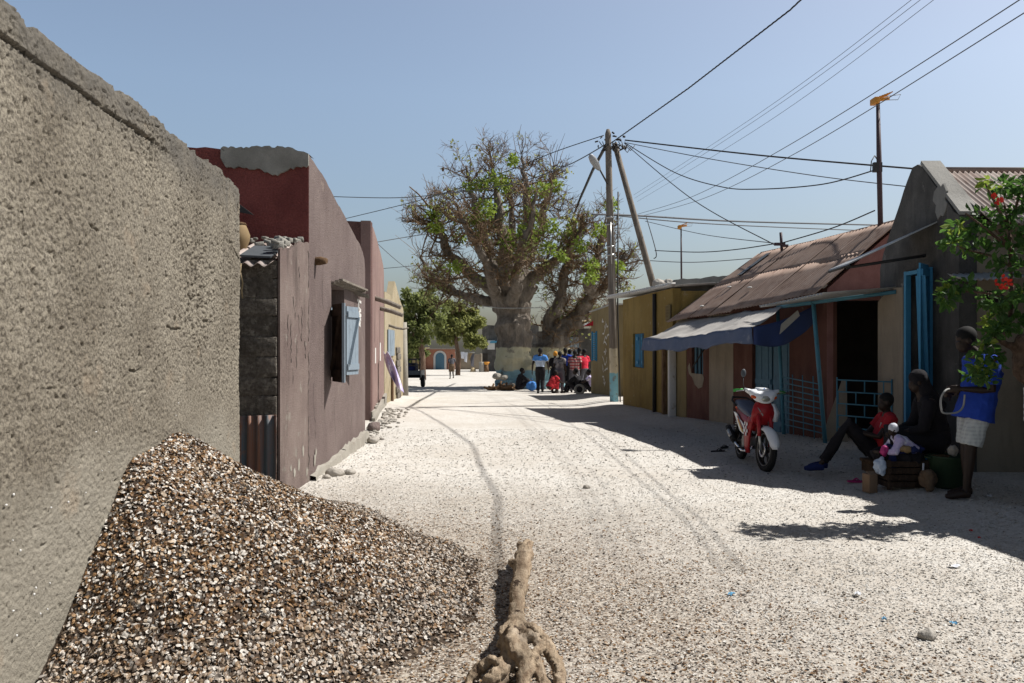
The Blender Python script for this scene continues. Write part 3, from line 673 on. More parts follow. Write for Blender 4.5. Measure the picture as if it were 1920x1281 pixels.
part('roof_slab', MT['grey'], house, lambda m: m.prism([(wx(-2.5) - 0.27, -2.4, 2.9), (wx(7.4) - 0.27, 7.35, 2.9), (-6.4, 7.6, 2.9), (-6.4, -2.4, 2.9)], (0, 0, 0.1)))
# shells stuck to the smooth footing of the wall
m = MB()
for k in range(34):
    y = random.uniform(3.4, 6.2); z = random.uniform(0.25, 1.3)
    if z < heapz(wx(y) + 0.05, y) + 0.05: continue
    m.ell((wx(y) + 0.012, y, z), (0.004, random.uniform(0.004, 0.010), random.uniform(0.003, 0.007)), nu=7, nv=5)
tag(m.build('stuck_shells', MT['white'], house), kind='stuff')

# ------------------------------------------------------------------ lean-to between the two houses
MX = -2.46
def mx(y): return -2.46 - 0.028 * (y - 9.66)
shed = thing('lean_to_shed', 'narrow lean-to of bare cement blocks wedged between the grey and mauve houses', 'shed', (-3.2, 8.6, 0))
def blockwall(m):
    z = -0.1; r = 0; rr_ = random.Random(5)
    while z < 2.46:
        h = rr_.uniform(0.19, 0.22); x = MX - 0.21 - (0.0 if r % 2 else 0.22)
        x0 = MX - 0.030
        while x0 > -4.9:
            l = 0.42 if not (x0 > MX - 0.04 and r % 2) else 0.22
            m.rbox((x0 - l / 2, 8.52 + rr_.uniform(-0.018, 0.018), z + h / 2), (l - 0.008, 0.15, h - 0.008), 0.010, Matrix.Rotation(rr_.uniform(-0.02, 0.02), 3, 'Y'))
            x0 -= l
        z += h; r += 1
    m.box((-3.7, 8.515, 1.2), (2.3, 0.135, 2.55))
part('block_wall', MT['blocks'], shed, blockwall)
def sidewall(m):
    wall(m, (MX, 8.45), (MX, 9.655), [(0, 2.70), (0.4, 2.74), (0.8, 2.86), (1.205, 2.90)], -0.1, 0.025, step=0.06, jit=0.02, seed=3)
part('side_wall', MT['mauvegrey'], shed, sidewall)
def rubble(m):
    rr_ = random.Random(9)
    for k in range(46):
        t = rr_.random(); y = 8.5 + t * 1.1
        m.rbox((MX - 0.03 - rr_.random() * (0.10 + 0.55 * (t > 0.35)), y, 2.72 + 0.2 * t + rr_.uniform(-0.01, 0.05)), (rr_.uniform(0.03, 0.10), rr_.uniform(0.04, 0.13), rr_.uniform(0.03, 0.07)), 0.012, Matrix.Rotation(rr_.random() * 3, 3, 'Z') @ Matrix.Rotation(rr_.uniform(-.3, .3), 3, 'X'))
tag(part('coping_rubble', MT['patch'], shed, rubble, label='pale broken mortar along the top of the side wall'), kind='stuff')
part('roof_sheet', MT['roof2'], shed, lambda m: corr(m, (-4.3, 8.30, 2.52), (MX - 0.06, 8.32, 2.50), (MX - 0.1, 9.6, 2.88), (-4.3, 9.6, 2.88), 13, 0.022))
part('roof_board', MT['darkzinc'], shed, lambda m: m.prism([(MX - 0.42, 8.42, 2.60), (MX - 0.09, 8.42, 2.585), (MX - 0.09, 8.9, 2.75), (MX - 0.42, 8.9, 2.76)], (0, 0, 0.02)))
rs = MB(); corr(rs, (-3.35, 8.36, 0.0), (MX - 0.02, 8.40, 0.0), (MX - 0.02, 8.41, 0.93), (-3.35, 8.40, 0.90), 9, 0.02)
tag(rs.build('corrugated_sheet', MT['rust']), 'rusty corrugated iron sheet standing at the foot of the lean-to', 'iron sheet')
jar = thing('clay_jar', 'yellowish clay jar standing on the lean-to roof beside the red gable', 'jar', (-3.16, 9.2, 2.75))
def lathe(m, c, prof, n=16):
    c = V(c); m.loft([[c + V((r * math.cos(2 * math.pi * k / n), r * math.sin(2 * math.pi * k / n), z)) for k in range(n)] for r, z in prof])
part('body', MT['clay'], jar, lambda m: lathe(m, (-3.16, 9.2, 2.72), [(0.05, 0), (0.09, 0.06), (0.125, 0.16), (0.13, 0.22), (0.10, 0.30), (0.085, 0.33)]))
part('rim', MT['brownwood'], jar, lambda m: lathe(m, (-3.16, 9.2, 3.05), [(0.085, 0), (0.095, 0.012), (0.08, 0.03)]))
hk = MB(); hk.prism([(-3.45, 9.3, 3.27), (-3.02, 9.3, 3.19), (-3.10, 9.3, 3.25), (-3.22, 9.3, 3.34), (-3.45, 9.3, 3.42)], (0, 0.03, 0))
tag(hk.build('bent_iron_scrap', MT['iron']), 'dark bent iron scrap sticking out against the red gable', 'iron scrap')
rp = MB(); rp.tube([P(452, 494, 8.3), P(450, 510, 8.3), P(455, 530, 8.32), P(453, 545, 8.33), P(455, 560, 8.33)], [0.008, 0.010, 0.009, 0.010, 0.006], 6)
tag(rp.build('frayed_strap', MT['straw']), 'frayed yellow strap hanging beside the rough grey wall corner', 'strap')

# ------------------------------------------------------------------ mauve house with the brick red gable
mh = thing('mauve_house', 'mauve rendered house with brick red gable end and open grey-blue shutters', 'house', (-3, 11.5, 0))
def mS(y): return (y - 9.66)
topm = [(0, 3.98), (0.5, 3.93), (1.02, 3.86), (2.0, 3.68), (2.59, 3.58), (3.3, 3.44), (3.74, 3.38), (4.1, 3.28), (4.27, 3.18), (4.34, 3.02)]
W0, W1, WZ0, WZ1 = 1.36, 2.34, 1.19, 2.50
def mauve(m):
    wall(m, (MX, 9.652), (mx(14.0), 14.0), topm, -0.15, 0.22, holes=[(W0, W1, WZ0, WZ1)], step=0.12, jit=0.012, seed=4)
part('wall', MT['mauve'], mh, mauve)
def redface(m):
    wall(m, (-7.0, 9.642), (MX - 0.006, 9.642), [(0, 4.10), (3.18, 4.06), (3.6, 4.04), (4.2, 4.04), (4.45, 4.0), (4.53, 3.97)], -0.1, 0.06, step=0.10, jit=0.012, seed=6)
part('gable_wall', MT['redwall'], mh, redface, label='brick red roughcast gable end')
def patchf(m):
    rr_ = random.Random(2); lo = []; hi = []
    n = 34
    for i in range(n + 1):
        t = i / n; x = PX(416, 9.65) + t * (MX + 0.004 - PX(416, 9.65))
        yb = 314 + 9 * math.sin(t * 2.1) + 12 * math.exp(-((t - 0.62) / 0.13) ** 2) - 8 * t + rr_.uniform(-2.5, 2.5)
        if t < 0.06: yb -= 18 * (1 - t / 0.06) ** 2
        lo.append(V((x, 9.638, PZ(yb, 9.66)))); hi.append(V((x + rr_.uniform(-.003, .003), 9.638, 4.055 - 0.07 * max(0, t - 0.75) / 0.25 + rr_.uniform(-0.012, 0.02))))
    for i in range(n):
        a, b, c, d = lo[i], lo[i + 1], hi[i + 1], hi[i]; o = V((0, -0.035, 0))
        m.quad(a + o, b + o, c + o, d + o); m.quad(a, a + o, b + o, b); m.quad(d + o, c + o, c + V((0, .24, 0)), d + V((0, .24, 0)))
    m.quad(lo[0], hi[0], hi[0] + V((0, -.035, 0)), lo[0] + V((0, -.035, 0))); m.quad(lo[-1], lo[-1] + V((0, -.035, 0)), hi[-1] + V((0, -.035, 0)), hi[-1])
part('plaster_patch', MT['patch'], mh, patchf, label='ragged grey cement patch along the top of the red gable')
part('back_wall', MT['mauve'], mh, lambda m: (wall(m, (-7, 9.9), (-7, 14), 3.6, -0.1, 0.2), wall(m, (-7, 14.0), (mx(14) - 0.22, 14.0), [(0, 3.2), (4.1, 3.1)], -0.1, -0.2)))
part('roof', MT['roof'], mh, lambda m: m.prism([(-6.8, 9.9, 3.6), (MX - 0.25, 9.9, 3.6), (mx(14) - 0.25, 13.8, 2.95), (-6.8, 13.8, 2.95)], (0, 0, 0.05)))
part('room', MT['nearblack'], mh, lambda m: m.prism([(mx(11.5) - 0.9, 10.6, 0.9), (mx(11.5) - 0.9, 12.5, 0.9), (mx(11.5) - 0.9, 12.5, 2.6), (mx(11.5) - 0.9, 10.6, 2.6)], (-0.05, 0, 0)))
def footing(m):
    pts = []; rr_ = random.Random(8)
    for i in range(30):
        t = i / 29; y = 9.7 + t * 4.3
        pts.append((mx(y), y, 0.10 + 0.10 * t + rr_.uniform(-0.03, 0.03), 0.045 + rr_.uniform(-0.02, 0.03)))
    for (x0, y0, z0, d0), (x1, y1, z1, d1) in zip(pts[:-1], pts[1:]):
        m.quad((x0 + d0, y0, z0 - .02), (x1 + d1, y1, z1 - .02), (x1 - .01, y1, z1), (x0 - .01, y0, z0))
        m.quad((x0 + d0 + .03, y0, -.2), (x1 + d1 + .03, y1, -.2), (x1 + d1, y1, z1 - .02), (x0 + d0, y0, z0 - .02))
part('footing', MT['kerb'], mh, footing)
# window: shutters and ledge
win = part('window', MT['bluegrey'], mh, lambda m: [m.box((mx(y) - 0.14, y, (WZ0 + 2.23) / 2), (0.05, 0.05, 2.23 - WZ0)) for y in (9.66 + W0 + 0.03, 9.66 + W1 - 0.03)] + [m.box((mx(11.5) - 0.14, 11.51, 2.20), (0.05, W1 - W0 - 0.10, 0.05))])
def leaf(m, h, e, z0, z1, battens=True):
    h = V((h[0], h[1], 0)); e = V((e[0], e[1], 0)); d = (e - h); L = d.length; d.normalize(); n = V((-d.y, d.x, 0)); rot = Matrix((d, n, V((0, 0, 1)))).transposed()
    k = 4
    for i in range(k): m.box(h + d * (L * (i + 0.5) / k) + V((0, 0, (z0 + z1) / 2)), (L / k - 0.004, 0.022, z1 - z0), rot)
    for s in (-1, 1):
        for zz in (z0 + 0.12, z1 - 0.12): m.box(h + d * L / 2 + n * s * 0.022 + V((0, 0, zz)), (L * 0.92, 0.022, 0.09), rot)
        a = h + d * 0.05 + n * s * 0.022 + V((0, 0, z0 + 0.16)); b = h + d * (L - 0.05) + n * s * 0.022 + V((0, 0, z1 - 0.16))
        m.beam(a, b, 0.022, 0.07, up=tuple(n))
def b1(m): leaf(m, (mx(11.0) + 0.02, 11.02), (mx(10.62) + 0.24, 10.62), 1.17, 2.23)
def b2(m): leaf(m, (mx(12.0) + 0.02, 12.02), (mx(12.42) + 0.13, 12.44), 1.22, 2.26)
part('shutter', MT['darkwood'], win, b1, label='near shutter leaf with shade painted into its dark face'); part('shutter_edge', MT['bluegrey'], win, lambda m: m.beam((mx(10.62) + .245, 10.605, 1.17), (mx(10.62) + .245, 10.605, 2.23), .055, .035)); part('shutter', MT['bluegrey'], win, b2)  # near leaf's dark wood colour stands in for its shade; edge stays blue-grey
def ledge(m):
    rr_ = random.Random(3)
    y0 = 9.66 + W0 - 0.02
    for k in range(3):
        z = 2.535 + 0.022 * k; x = mx(11.9)
        a = V((mx(y0) + 0.02 + 0.05 * k, y0 + 0.03 * k, z)); b = V((mx(13.6) + 0.05 + 0.045 * k, 13.2 + 0.25 * rr_.random(), z + 0.01))
        m.beam(a, b, 0.055, 0.03)
    for k in range(5):
        y = 12.9 + 0.12 * k; m.beam((mx(y) - 0.02, y, 2.52), (mx(y) + 0.16 + rr_.uniform(-.03, .03), y + 0.03, 2.50 - 0.02 * rr_.random()), 0.05, 0.045)
part('window_ledge', MT['wood'], mh, ledge)
def stub(m):
    c = P(590, 490, 10.0)
    m.tube([(mx(9.9) - 0.1, c.y + 0.05, c.z), (mx(9.9) + 0.06, c.y, c.z + 0.005), (mx(9.9) + 0.145, c.y - 0.02, c.z)], [0.05, 0.055, 0.035], 10)
part('rafter_end', MT['brownwood'], mh, stub)
def strokes(m, pts, off, w=0.018):
    """flat painted strokes on a wall, a few millimetres proud"""
    for a, b in zip(pts[:-1], pts[1:]):
        a = V(a) + off; b = V(b) + off; d = (b - a).normalized(); n = off.normalized(); s = d.cross(n) * (w / 2)
        m.quad(a - s - d * w * .3, a + s - d * w * .3, b + s + d * w * .3, b - s + d * w * .3)
def chalk1(m):
    def q(u, v): y = 13.15 + 0.5 * u; return (mx(y), y, 2.0 + 0.42 * v)
    for L in ([(0, 1), (.35, .98), (.75, .95)], [(.3, .9), (.3, .7), (.7, .62), (.35, .55)], [(.25, .5), (.75, .42), (.3, .32), (.7, .25)], [(.4, .2), (.6, .12), (.35, .05), (.6, 0)], [(.2, .95), (.15, .5)]):
        strokes(m, [q(*a) for a in L], V((0.006, 0, 0)), 0.045)
part('chalk_scrawl', MT['chalk'], mh, chalk1)
def flakes(m):
    rr_ = random.Random(12)
    for cx_, cy_, s in ((568, 845, 9), (592, 848, 7), (590, 862, 10), (560, 870, 10), (552, 885, 9), (575, 885, 7), (648, 838, 6), (545, 878, 6)):
        Y = 9.2 if cx_ < 578 else MX * F / (cx_ - CX) * 1.0
        Y = MX * F / (cx_ - CX)
        c = V((MX + 0.004, Y, PZ(cy_, Y))); k = 11
        m.add([c + V((0, math.cos(a) * s * .9 * rr_.uniform(.5, 1.1) * Y / F, math.sin(a) * s * 1.3 * rr_.uniform(.5, 1.1) * Y / F)) for a in [2 * math.pi * i / k for i in range(k)]], [list(range(k))])
tag(part('bare_flakes', MT['kerb'], mh, flakes), kind='stuff')
def crackfn(m, x_of, lines, w=0.008):
    rr_ = random.Random(17)
    for (a, b) in lines:
        Ya = x_of(a[0]); L = max(3, int(abs(b[1] - a[1]) / 7)); pts = []
        for i in range(L + 1):
            t = i / L; px_ = a[0] + (b[0] - a[0]) * t + rr_.uniform(-1.2, 1.2); py_ = a[1] + (b[1] - a[1]) * t; Y = x_of(px_)
            pts.append(V((MX + 0.004, Y, PZ(py_, Y))))
        for p, q in zip(pts[:-1], pts[1:]):
            wa = w * rr_.uniform(.3, 1.5); m.quad(p - V((0, wa, 0)), p + V((0, wa, 0)), q + V((0, wa * .8, 0)), q - V((0, wa * .8, 0)))
tag(part('cracks', MT['nearblack'], shed, lambda m: crackfn(m, lambda q: MX * F / (q - CX), [((549, 556), (549, 590)), ((545, 600), (545, 680)), ((553, 565), (552, 600)), ((556, 640), (555, 690)), ((566, 575), (565, 640)), ((560, 590), (560, 625)), ((572, 640), (572, 672)), ((548, 690), (549, 720)), ((540, 590), (539, 650)), ((578, 470), (578, 540)), ((578.5, 560), (578, 640)), ((578.5, 660), (578, 760)), ((578.5, 780), (578.5, 880)), ((560, 500), (561, 520))])), kind='stuff')
mx2 = lambda q: (2.46 - 0.028 * 9.66) / ((CX - q) / F - 0.028)
def c2(m):
    rr_ = random.Random(23)
    for y0, z0, n in ((10.4, 2.9, 9), (12.6, 1.05, 8), (9.9, 1.2, 7), (13.2, 2.9, 7), (11.2, .9, 6)):
        p = V((mx(y0) + .004, y0, z0))
        for i in range(n):
            q = p + V((0, rr_.uniform(-.06, .09), -rr_.uniform(.05, .14))); q.x = mx(q.y) + .004; wa = .0045 * rr_.uniform(.4, 1.2)
            m.quad(p - V((0, wa, 0)), p + V((0, wa, 0)), q + V((0, wa, 0)), q - V((0, wa, 0))); p = q
tag(part('cracks', MT['nearblack'], mh, c2), kind='stuff')

# ------------------------------------------------------------------ pink house beyond
ph = thing('pink_house', 'pink rendered house with two round rafter poles sticking out', 'house', (-4, 20, 0))
def pxw(y): return -3.14 - 0.098 * (y - 17.7)
tp = [(0, 4.44), (1.0, 4.38), (1.7, 4.32), (3.2, 4.12), (4.3, 3.92), (4.55, 3.84), (4.72, 3.66)]
part('wall', MT['pink'], ph, lambda m: wall(m, (pxw(17.7), 17.7), (pxw(22.4), 22.4), tp, -0.15, 0.22, step=0.2, jit=0.008, seed=2))
part('gable_wall', MT['shadedpink'], ph, lambda m: wall(m, (-7.5, 17.71), (pxw(17.71) - 0.002, 17.71), [(0, 4.3), (3.6, 4.44), (4.36, 4.43)], -0.1, 0.22, step=0.2, jit=0.01))
part('back_wall', MT['shadedpink'], ph, lambda m: (wall(m, (-7.5, 17.95), (-7.5, 22.4), 4.0, -0.1, 0.2), wall(m, (-7.5, 22.4), (pxw(22.4) - 0.23, 22.4), 3.6, -0.1, -0.2)))
part('roof', MT['roof'], ph, lambda m: m.prism([(-7.3, 18, 4.0), (pxw(18) - 0.23, 18, 4.0), (pxw(22.1) - 0.23, 22.1, 3.55), (-7.3, 22.1, 3.55)], (0, 0, 0.05)))
for (y, z0, z1, ln) in ((19.0, 2.80, 2.58, 0.62), (20.7, 2.64, 2.46, 0.60)):
    part('rafter_pole', MT['wood'], ph, lambda m: m.tube([(pxw(y) - 0.1, y, z0 + .03), (pxw(y) + ln * .5, y + .01, (z0 + z1) / 2 + .02), (pxw(y) + ln, y - .02, z1)], [0.055, 0.06, 0.052], 9))
def wins(m, wi):
    for y, z0, z1, w_ in ((19.0, 1.25, 1.62, 0.13), (20.7, 1.28, 1.75, 0.13))[wi:wi + 1]:
        m.box((pxw(y) + 0.004, y, (z0 + z1) / 2), (0.02, w_, z1 - z0))
for wi in range(2): part('pale_strip', MT['chalk'], ph, lambda m: wins(m, wi))
part('footing', MT['kerb'], ph, lambda m: [m.box((pxw(y) + .01, y, 0.05 + .04 * math.sin(y * 3)), (0.10, 0.52, 0.34)) for y in np.arange(18.0, 22.4, .5)])
lb = MB(); lb.beam(P(700, 790, 17.4), P(723, 742, 20.8), 0.07, 0.13)
tag(lb.build('leaning_beam', MT['kerb']), 'pale concrete beam leaning along the foot of the pink wall', 'beam')
# laundry
def cloth():
    nu, nv = 22, 30; vs = []
    for i in range(nu):
        for j in range(nv):
            u = i / (nu - 1); v = j / (nv - 1)
            pxl = 719 + u * (7 + 30 * v ** 0.75 * (1 - .35 * v)) + 12 * v ** 1.6
            pyl = 658 + v * (44 + 24 * u) + 10 * u * v + 6 * math.sin(u * 3)
            Y = 20.3 - 0.25 * u + 0.10 * math.sin(u * 11 + v * 3) * (0.3 + v) + 0.05 * math.sin(v * 9 + u * 4)
            vs.append(P(pxl, pyl, Y))
    return np.array([tuple(v) for v in vs]), grid_faces(nu, nv)
cv, cf = cloth(); c_ = np_mesh('hanging_cloth', cv, cf, MT['clilac'], smooth=True)
s_ = c_.modifiers.new('thick', 'SOLIDIFY'); s_.thickness = 0.008
tag(c_, 'lilac and white cloth hung out to dry on the pink wall', 'cloth')

# ------------------------------------------------------------------ cream gabled house
ch = thing('cream_house', 'cream house with a small pointed gable and closed grey-blue shutter', 'house', (-5, 25, 0))
def cxw(y): return -3.62 - 0.034 * (y - 22.6)
def cpart(m):
    wall(m, (cxw(22.62), 22.62), (cxw(28), 28), [(0, 3.22), (1.6, 3.20), (1.75, 3.05), (2.55, 3.72), (2.7, 3.70), (4.1, 3.22), (5.2, 2.95), (5.38, 2.3)], -0.35, 0.2, step=0.3, jit=0.01, seed=1)
part('wall', MT['cream'], ch, cpart)
part('end_wall', MT['cream'], ch, lambda m: (wall(m, (-7.6, 22.6), (cxw(22.6) - .01, 22.6), 3.2, -0.3, 0.2), wall(m, (-7.6, 28), (cxw(28) - .21, 28), 2.6, -0.4, -0.2), wall(m, (-7.6, 22.8), (-7.6, 27.8), 3.0, -.3, .2)))
part('roof', MT['roof2'], ch, lambda m: m.prism([(-7.5, 22.8, 3.05), (cxw(22.8) - .22, 22.8, 3.0), (cxw(27.8) - .22, 27.8, 2.8), (-7.5, 27.8, 2.8)], (0, 0, 0.04)))
part('shutter', MT['bluegrey'], ch, lambda m: [m.box((cxw(y) + 0.03, y, 1.76), (0.03, 0.36, 0.78)) for y in (23.4, 23.78, 24.16, 24.54)])
part('block_pier', MT['blocks'], ch, lambda m: [m.rbox((cxw(y) + 0.035, y, -0.15 + 0.21 * k), (0.06, 0.42, 0.195), 0.012) for k in range(9) for y in (25.6 + 0.2 * (k % 2), 26.04 + 0.2 * (k % 2))])
part('post', MT['brownwood'], ch, lambda m: m.box((cxw(24.9) + 0.05, 24.25, 0.5), (0.07, 0.22, 1.5)))
part('corner_pier', MT['kerb'], ch, lambda m: m.tube([(cxw(28) + .02, 27.9, -.4), (cxw(28), 27.9, 2.5)], [0.17, 0.12], 8))
part('branch_bracket', MT['wood'], ch, lambda m: m.tube([P(728, 610, 23.6), P(744, 615, 23.7), P(756, 617, 23.8), P(766, 615, 23.8)], [0.04, 0.04, 0.035, 0.02], 7))

# ------------------------------------------------------------------ loose stones at the wall foot
k = 0
for pxs, pys, s, lab in ((628, 893, 0.13, 'flat pale stone, largest of those at the mauve wall corner'), (655, 890, 0.085, 'small rounded stone right of the flat pale stone at the mauve wall'), (612, 899, 0.06, 'smallest stone left of the flat pale stone at the mauve wall')):
    Y = 2464 / (pys - 650); c = V(((pxs - CX) * Y / F, Y, ghf((pxs - CX) * Y / F, Y)))
    m = MB(); m.ell(c + V((0, 0, s * 0.25)), (s, s * 0.8, s * 0.5), nu=14, nv=10); o = m.build('stone', MT['stone'])
    remesh(o, s * 0.10, 1, (s * 0.5, s * 1.1)); tag(o, lab, 'stone', 'stones at the mauve wall')
rub = MB(); rr_ = random.Random(31)
for k in range(240):
    y = rr_.choice([rr_.uniform(14.0, 17.6), rr_.uniform(17.0, 21)]); x = np.interp(y, [14, 14.4, 17.5, 21], [-2.62, -2.9, -2.95, -3.35]) + abs(rr_.gauss(0, 0.20)) + 0.05
    s = rr_.uniform(0.015, 0.05); rub.rbox((x, y, ghf(x, y) + s * .4), (s * 2, s * rr_.uniform(1, 2), s), s * .3, Matrix.Rotation(rr_.random() * 3, 3, 'Z') @ Matrix.Rotation(rr_.uniform(-.4, .4), 3, 'X'), 1)
tag(rub.build('rubble', MT['stone']), 'scattered broken rubble along the foot of the pink and mauve walls', 'rubble', kind='stuff')
for (pxs, pys, s, lab, mt) in ((700, 800, .17, 'dark lump of masonry at the mauve and pink corner', 'mauve'), (700, 822, .13, 'grey boulder at the mauve house corner', 'stone')):
    Y = 2464 / (pys + 8 - 650); x = (pxs - CX) * Y / F
    m = MB(); m.ell((x, Y, ghf(x, Y) + s * .4), (s * .8, s, s * .6), nu=14, nv=10); o = m.build('boulder', MT[mt]); remesh(o, s * .09, 1, (s * .6, s)); tag(o, lab, 'boulder')
# ================================================================== RIGHT SIDE
# ------------------------------------------------------------------ ochre house
yh = thing('ochre_house', 'ochre rendered house with blue shutters and a white scalloped roof edge by the pole', 'house', (3.4, 19.6, 0))
YA, YB = (3.60, 17.85), (2.967, 21.3)
def yx(y): return 6.859 - 0.1826 * y + 0.0 if False else 3.60 + (y - 17.85) * (2.967 - 3.60) / (21.3 - 17.85)
def ys_(y): return (y - 17.85) * math.hypot(1, (2.967 - 3.60) / 3.45)
part('wall', MT['ochre'], yh, lambda m: wall(m, YA, YB, [(0, 2.96), (3.5, 2.90)], -0.15, -0.2, holes=[(ys_(19.72), ys_(20.5), 1.12, 1.98)], step=0.3))
part('end_wall', MT['ochre'], yh, lambda m: (wall(m, (YA[0] + .2, 17.86), (7.5, 17.86), 2.9, -.1, .2), wall(m, (2.967 + .21, 21.3), (7.5, 21.3), 2.85, -.1, -.2), wall(m, (7.5, 17.9), (7.5, 21.2), 2.9, -.1, .2)))
def yroof(m):
    corr(m, (3.50, 17.75, 3.00), (2.62, 21.75, 2.975), (5.2, 21.75, 3.10), (6.0, 17.75, 3.14), 46, 0.02)
yr_ = part('roof', MT['zinc'], yh, yroof)
part('roof_edge', MT['white'], yr_, lambda m: corr(m, (3.46, 17.72, 3.012), (2.57, 21.78, 2.987), (2.75, 21.78, 2.994), (3.64, 17.72, 3.019), 30, .026, nv=1, thick=.03), label='white scalloped roof edge')
def yshut(m):
    for y0, y1 in ((19.73, 20.09), (20.13, 20.49)):
        n = 4
        for k in range(n):
            y = y0 + (y1 - y0) * (k + .5) / n; m.box((yx(y) + 0.06, y, 1.55), (0.03, (y1 - y0) / n - 0.01, 0.84))
        for z in (1.25, 1.85): m.box((yx((y0 + y1) / 2) + 0.04, (y0 + y1) / 2, z), (0.025, y1 - y0 - .03, 0.08))
wp = part('window', MT['dimblue'], yh, lambda m: [m.box((yx(20.1) + .07, y, 1.55), (.07, .035, .86)) for y in (19.72, 20.11, 20.5)])
part('shutter', MT['blue'], wp, yshut)
def lattice(m):
    for k in range(6): m.box((yx(18.05) - 0.02, 17.9 + .07 * k, 2.40), (0.05, 0.022, 0.36))
    for k in range(6): m.box((yx(18.05) - 0.02, 18.07, 2.23 + .07 * k), (0.045, 0.37, 0.022))
lt = part('breeze_block', MT['ochre2'], yh, lattice)
part('shade_sheet', MT['nearblack'], lt, lambda m: m.box((yx(18.05) + 0.002, 18.07, 2.40), (0.012, .38, .37)))  # dark sheet on the solid wall, painting the shade behind the lattice
part('drain_pipe', MT['iron'], yh, lambda m: m.tube([(yx(18.85) - .05, 18.85, 2.9), (yx(18.85) - .05, 18.85, 0.1)], 0.045, 8))
part('brown_post', MT['brownwood'], yh, lambda m: m.box((yx(18.28) - .03, 18.28, .95), (.08, .2, 2.0)))
part('white_pilaster', MT['white'], yh, lambda m: m.rbox((yx(17.9) - .02, 17.78, 1.0), (.16, .16, 2.1), .012))
for pxs, s, lab in ((1236, .17, 'round pale stone weighing down the ochre house roof, nearer the pole'), (1252, .16, 'round pale stone weighing down the ochre house roof, next to the grey wall')):
    m = MB(); c = P(pxs, 529, 18.6); m.ell((c.x, 18.6, 3.10), (s, s, s * .75), nu=14, nv=10); o = m.build('roof_stone', MT['stone']); remesh(o, .02, 2, (s * .5, s)); tag(o, lab, 'stone', 'stones on the ochre house roof')

# ------------------------------------------------------------------ grey block wall rising behind
gw = MB(); wall(gw, (3.69, 18.12), (7.2, 18.12), [(0, 3.17), (0.5, 3.20), (1.2, 3.28), (3.5, 3.34)], -0.1, 0.2, step=0.09, jit=0.022, seed=11)
tag(gw.build('cement_wall', MT['grey']), 'rough grey cement wall rising between the ochre house and the brown roof', 'wall', kind='thing')

# ------------------------------------------------------------------ brown-roofed shop house
E2, E1 = V((3.50, 17.7, 2.24)), V((4.92, 12.9, 2.53)); R2, R1 = V((5.51, 17.7, 3.70)), V((6.31, 12.9, 3.69))
bh = thing('shop_house', 'low maroon house with a long brown corrugated roof and faded blue double door', 'house', (5, 15, 0))
def wxm(y): return 9.606 - 0.335 * y
wl = math.hypot(1, 0.335)
def sm_(y): return (y - 13.15) * wl
part('wall', MT['maroon'], bh, lambda m: wall(m, (wxm(13.15), 13.15), (wxm(17.75), 17.75), [(0, 2.62), (sm_(17.75), 2.38)], -0.15, -0.2, holes=[(sm_(14.06), sm_(15.09), -0.12, 2.05), (sm_(16.71), sm_(17.13), 1.06, 1.85)], step=0.4))
def gtop(m):
    wall(m, (5.20, 13.14), (8.4, 13.14), [(0, 2.60), (0.9, 3.40), (1.13, 3.60), (1.4, 3.5), (3.2, 2.5)], -0.1, 0.2, holes=[(0.10, 1.35, -0.09, 2.42)], step=0.3)
part('gable_wall', MT['gmaroon'], bh, gtop, label='faded maroon gable end above the porch roof')
part('doorway', MT['nearblack'], bh, lambda m: (m.box((6.0, 14.6, 1.1), (2.3, 0.05, 2.7)), m.box((5.24, 13.97, 1.1), (.05, 1.24, 2.7)), m.box((6.75, 13.97, 1.1), (.05, 1.24, 2.7)), m.box((5.99, 13.97, 2.47), (1.5, 1.24, .05))))
part('back_wall', MT['maroon'], bh, lambda m: (wall(m, (8.4, 13.34), (8.4, 17.7), 2.4, -.1, -.2), wall(m, (wxm(17.72) + .2, 17.76), (8.4, 17.76), [(0, 2.3), (2, 3.5), (4.3, 2.3)], -.1, .15)))
def panel(m, y0, y1, z0, z1, off, jag=0.0):
    n = 8; rr_ = random.Random(int(y0 * 100))
    a = [V((wxm(y) - off * .948, y, z)) for y, z in [(y0, z0), (y1, z0), (y1, z1), (y0, z1)]]
    m.prism(a, (0.04, 0.0134, 0))
part('render_panel', MT['beige'], bh, lambda m: panel(m, 15.67, 16.48, -0.1, 2.3, 0.006), label='unpainted beige strip of wall')
part('ochre_edge', MT['ochre2'], bh, lambda m: panel(m, 17.33, 17.74, -0.1, 2.3, 0.008))
def sdoor(m):
    for y0, y1 in ((14.08, 14.56), (14.60, 15.07)):
        for k in range(5):
            y = y0 + (y1 - y0) * (k + .5) / 5; t_ = 0.008 * (k % 2)
            m.beam((wxm(y) + .05 - t_, y, -0.05), (wxm(y) + .05 - t_, y, 2.02), 0.0, 0.0) if False else None
            d = V((-0.3176, 0.9482, 0)); n = V((-0.9482, -0.3176, 0)); rot = Matrix((d, n, V((0, 0, 1)))).transposed()
            m.box(V((wxm(y), y, 0.98)) - n * 0.07 + n * t_, ((y1 - y0) * wl / 5 - .004, .025, 2.08), rot)
        for z in (0.25, 1.0, 1.85):
            ym = (y0 + y1) / 2; m.box(V((wxm(ym), ym, z)) - n * 0.045, ((y1 - y0) * wl - .03, .02, .09), rot)
dr_ = part('door', MT['dimblue'], bh, sdoor, label='faded blue double door of vertical boards')
part('door_bar', MT['rust'], dr_, lambda m: m.beam((4.23, 14.0, .83), (4.86, 14.0, .83), .04, .04))
sw = part('shutter', MT['dimblue'], bh, lambda m: [m.box((wxm(y) + .05, y, 1.455), (.03, .13, .80)) for y in (16.78, 16.92, 17.06)], label='small blue shutter above a chipped patch')
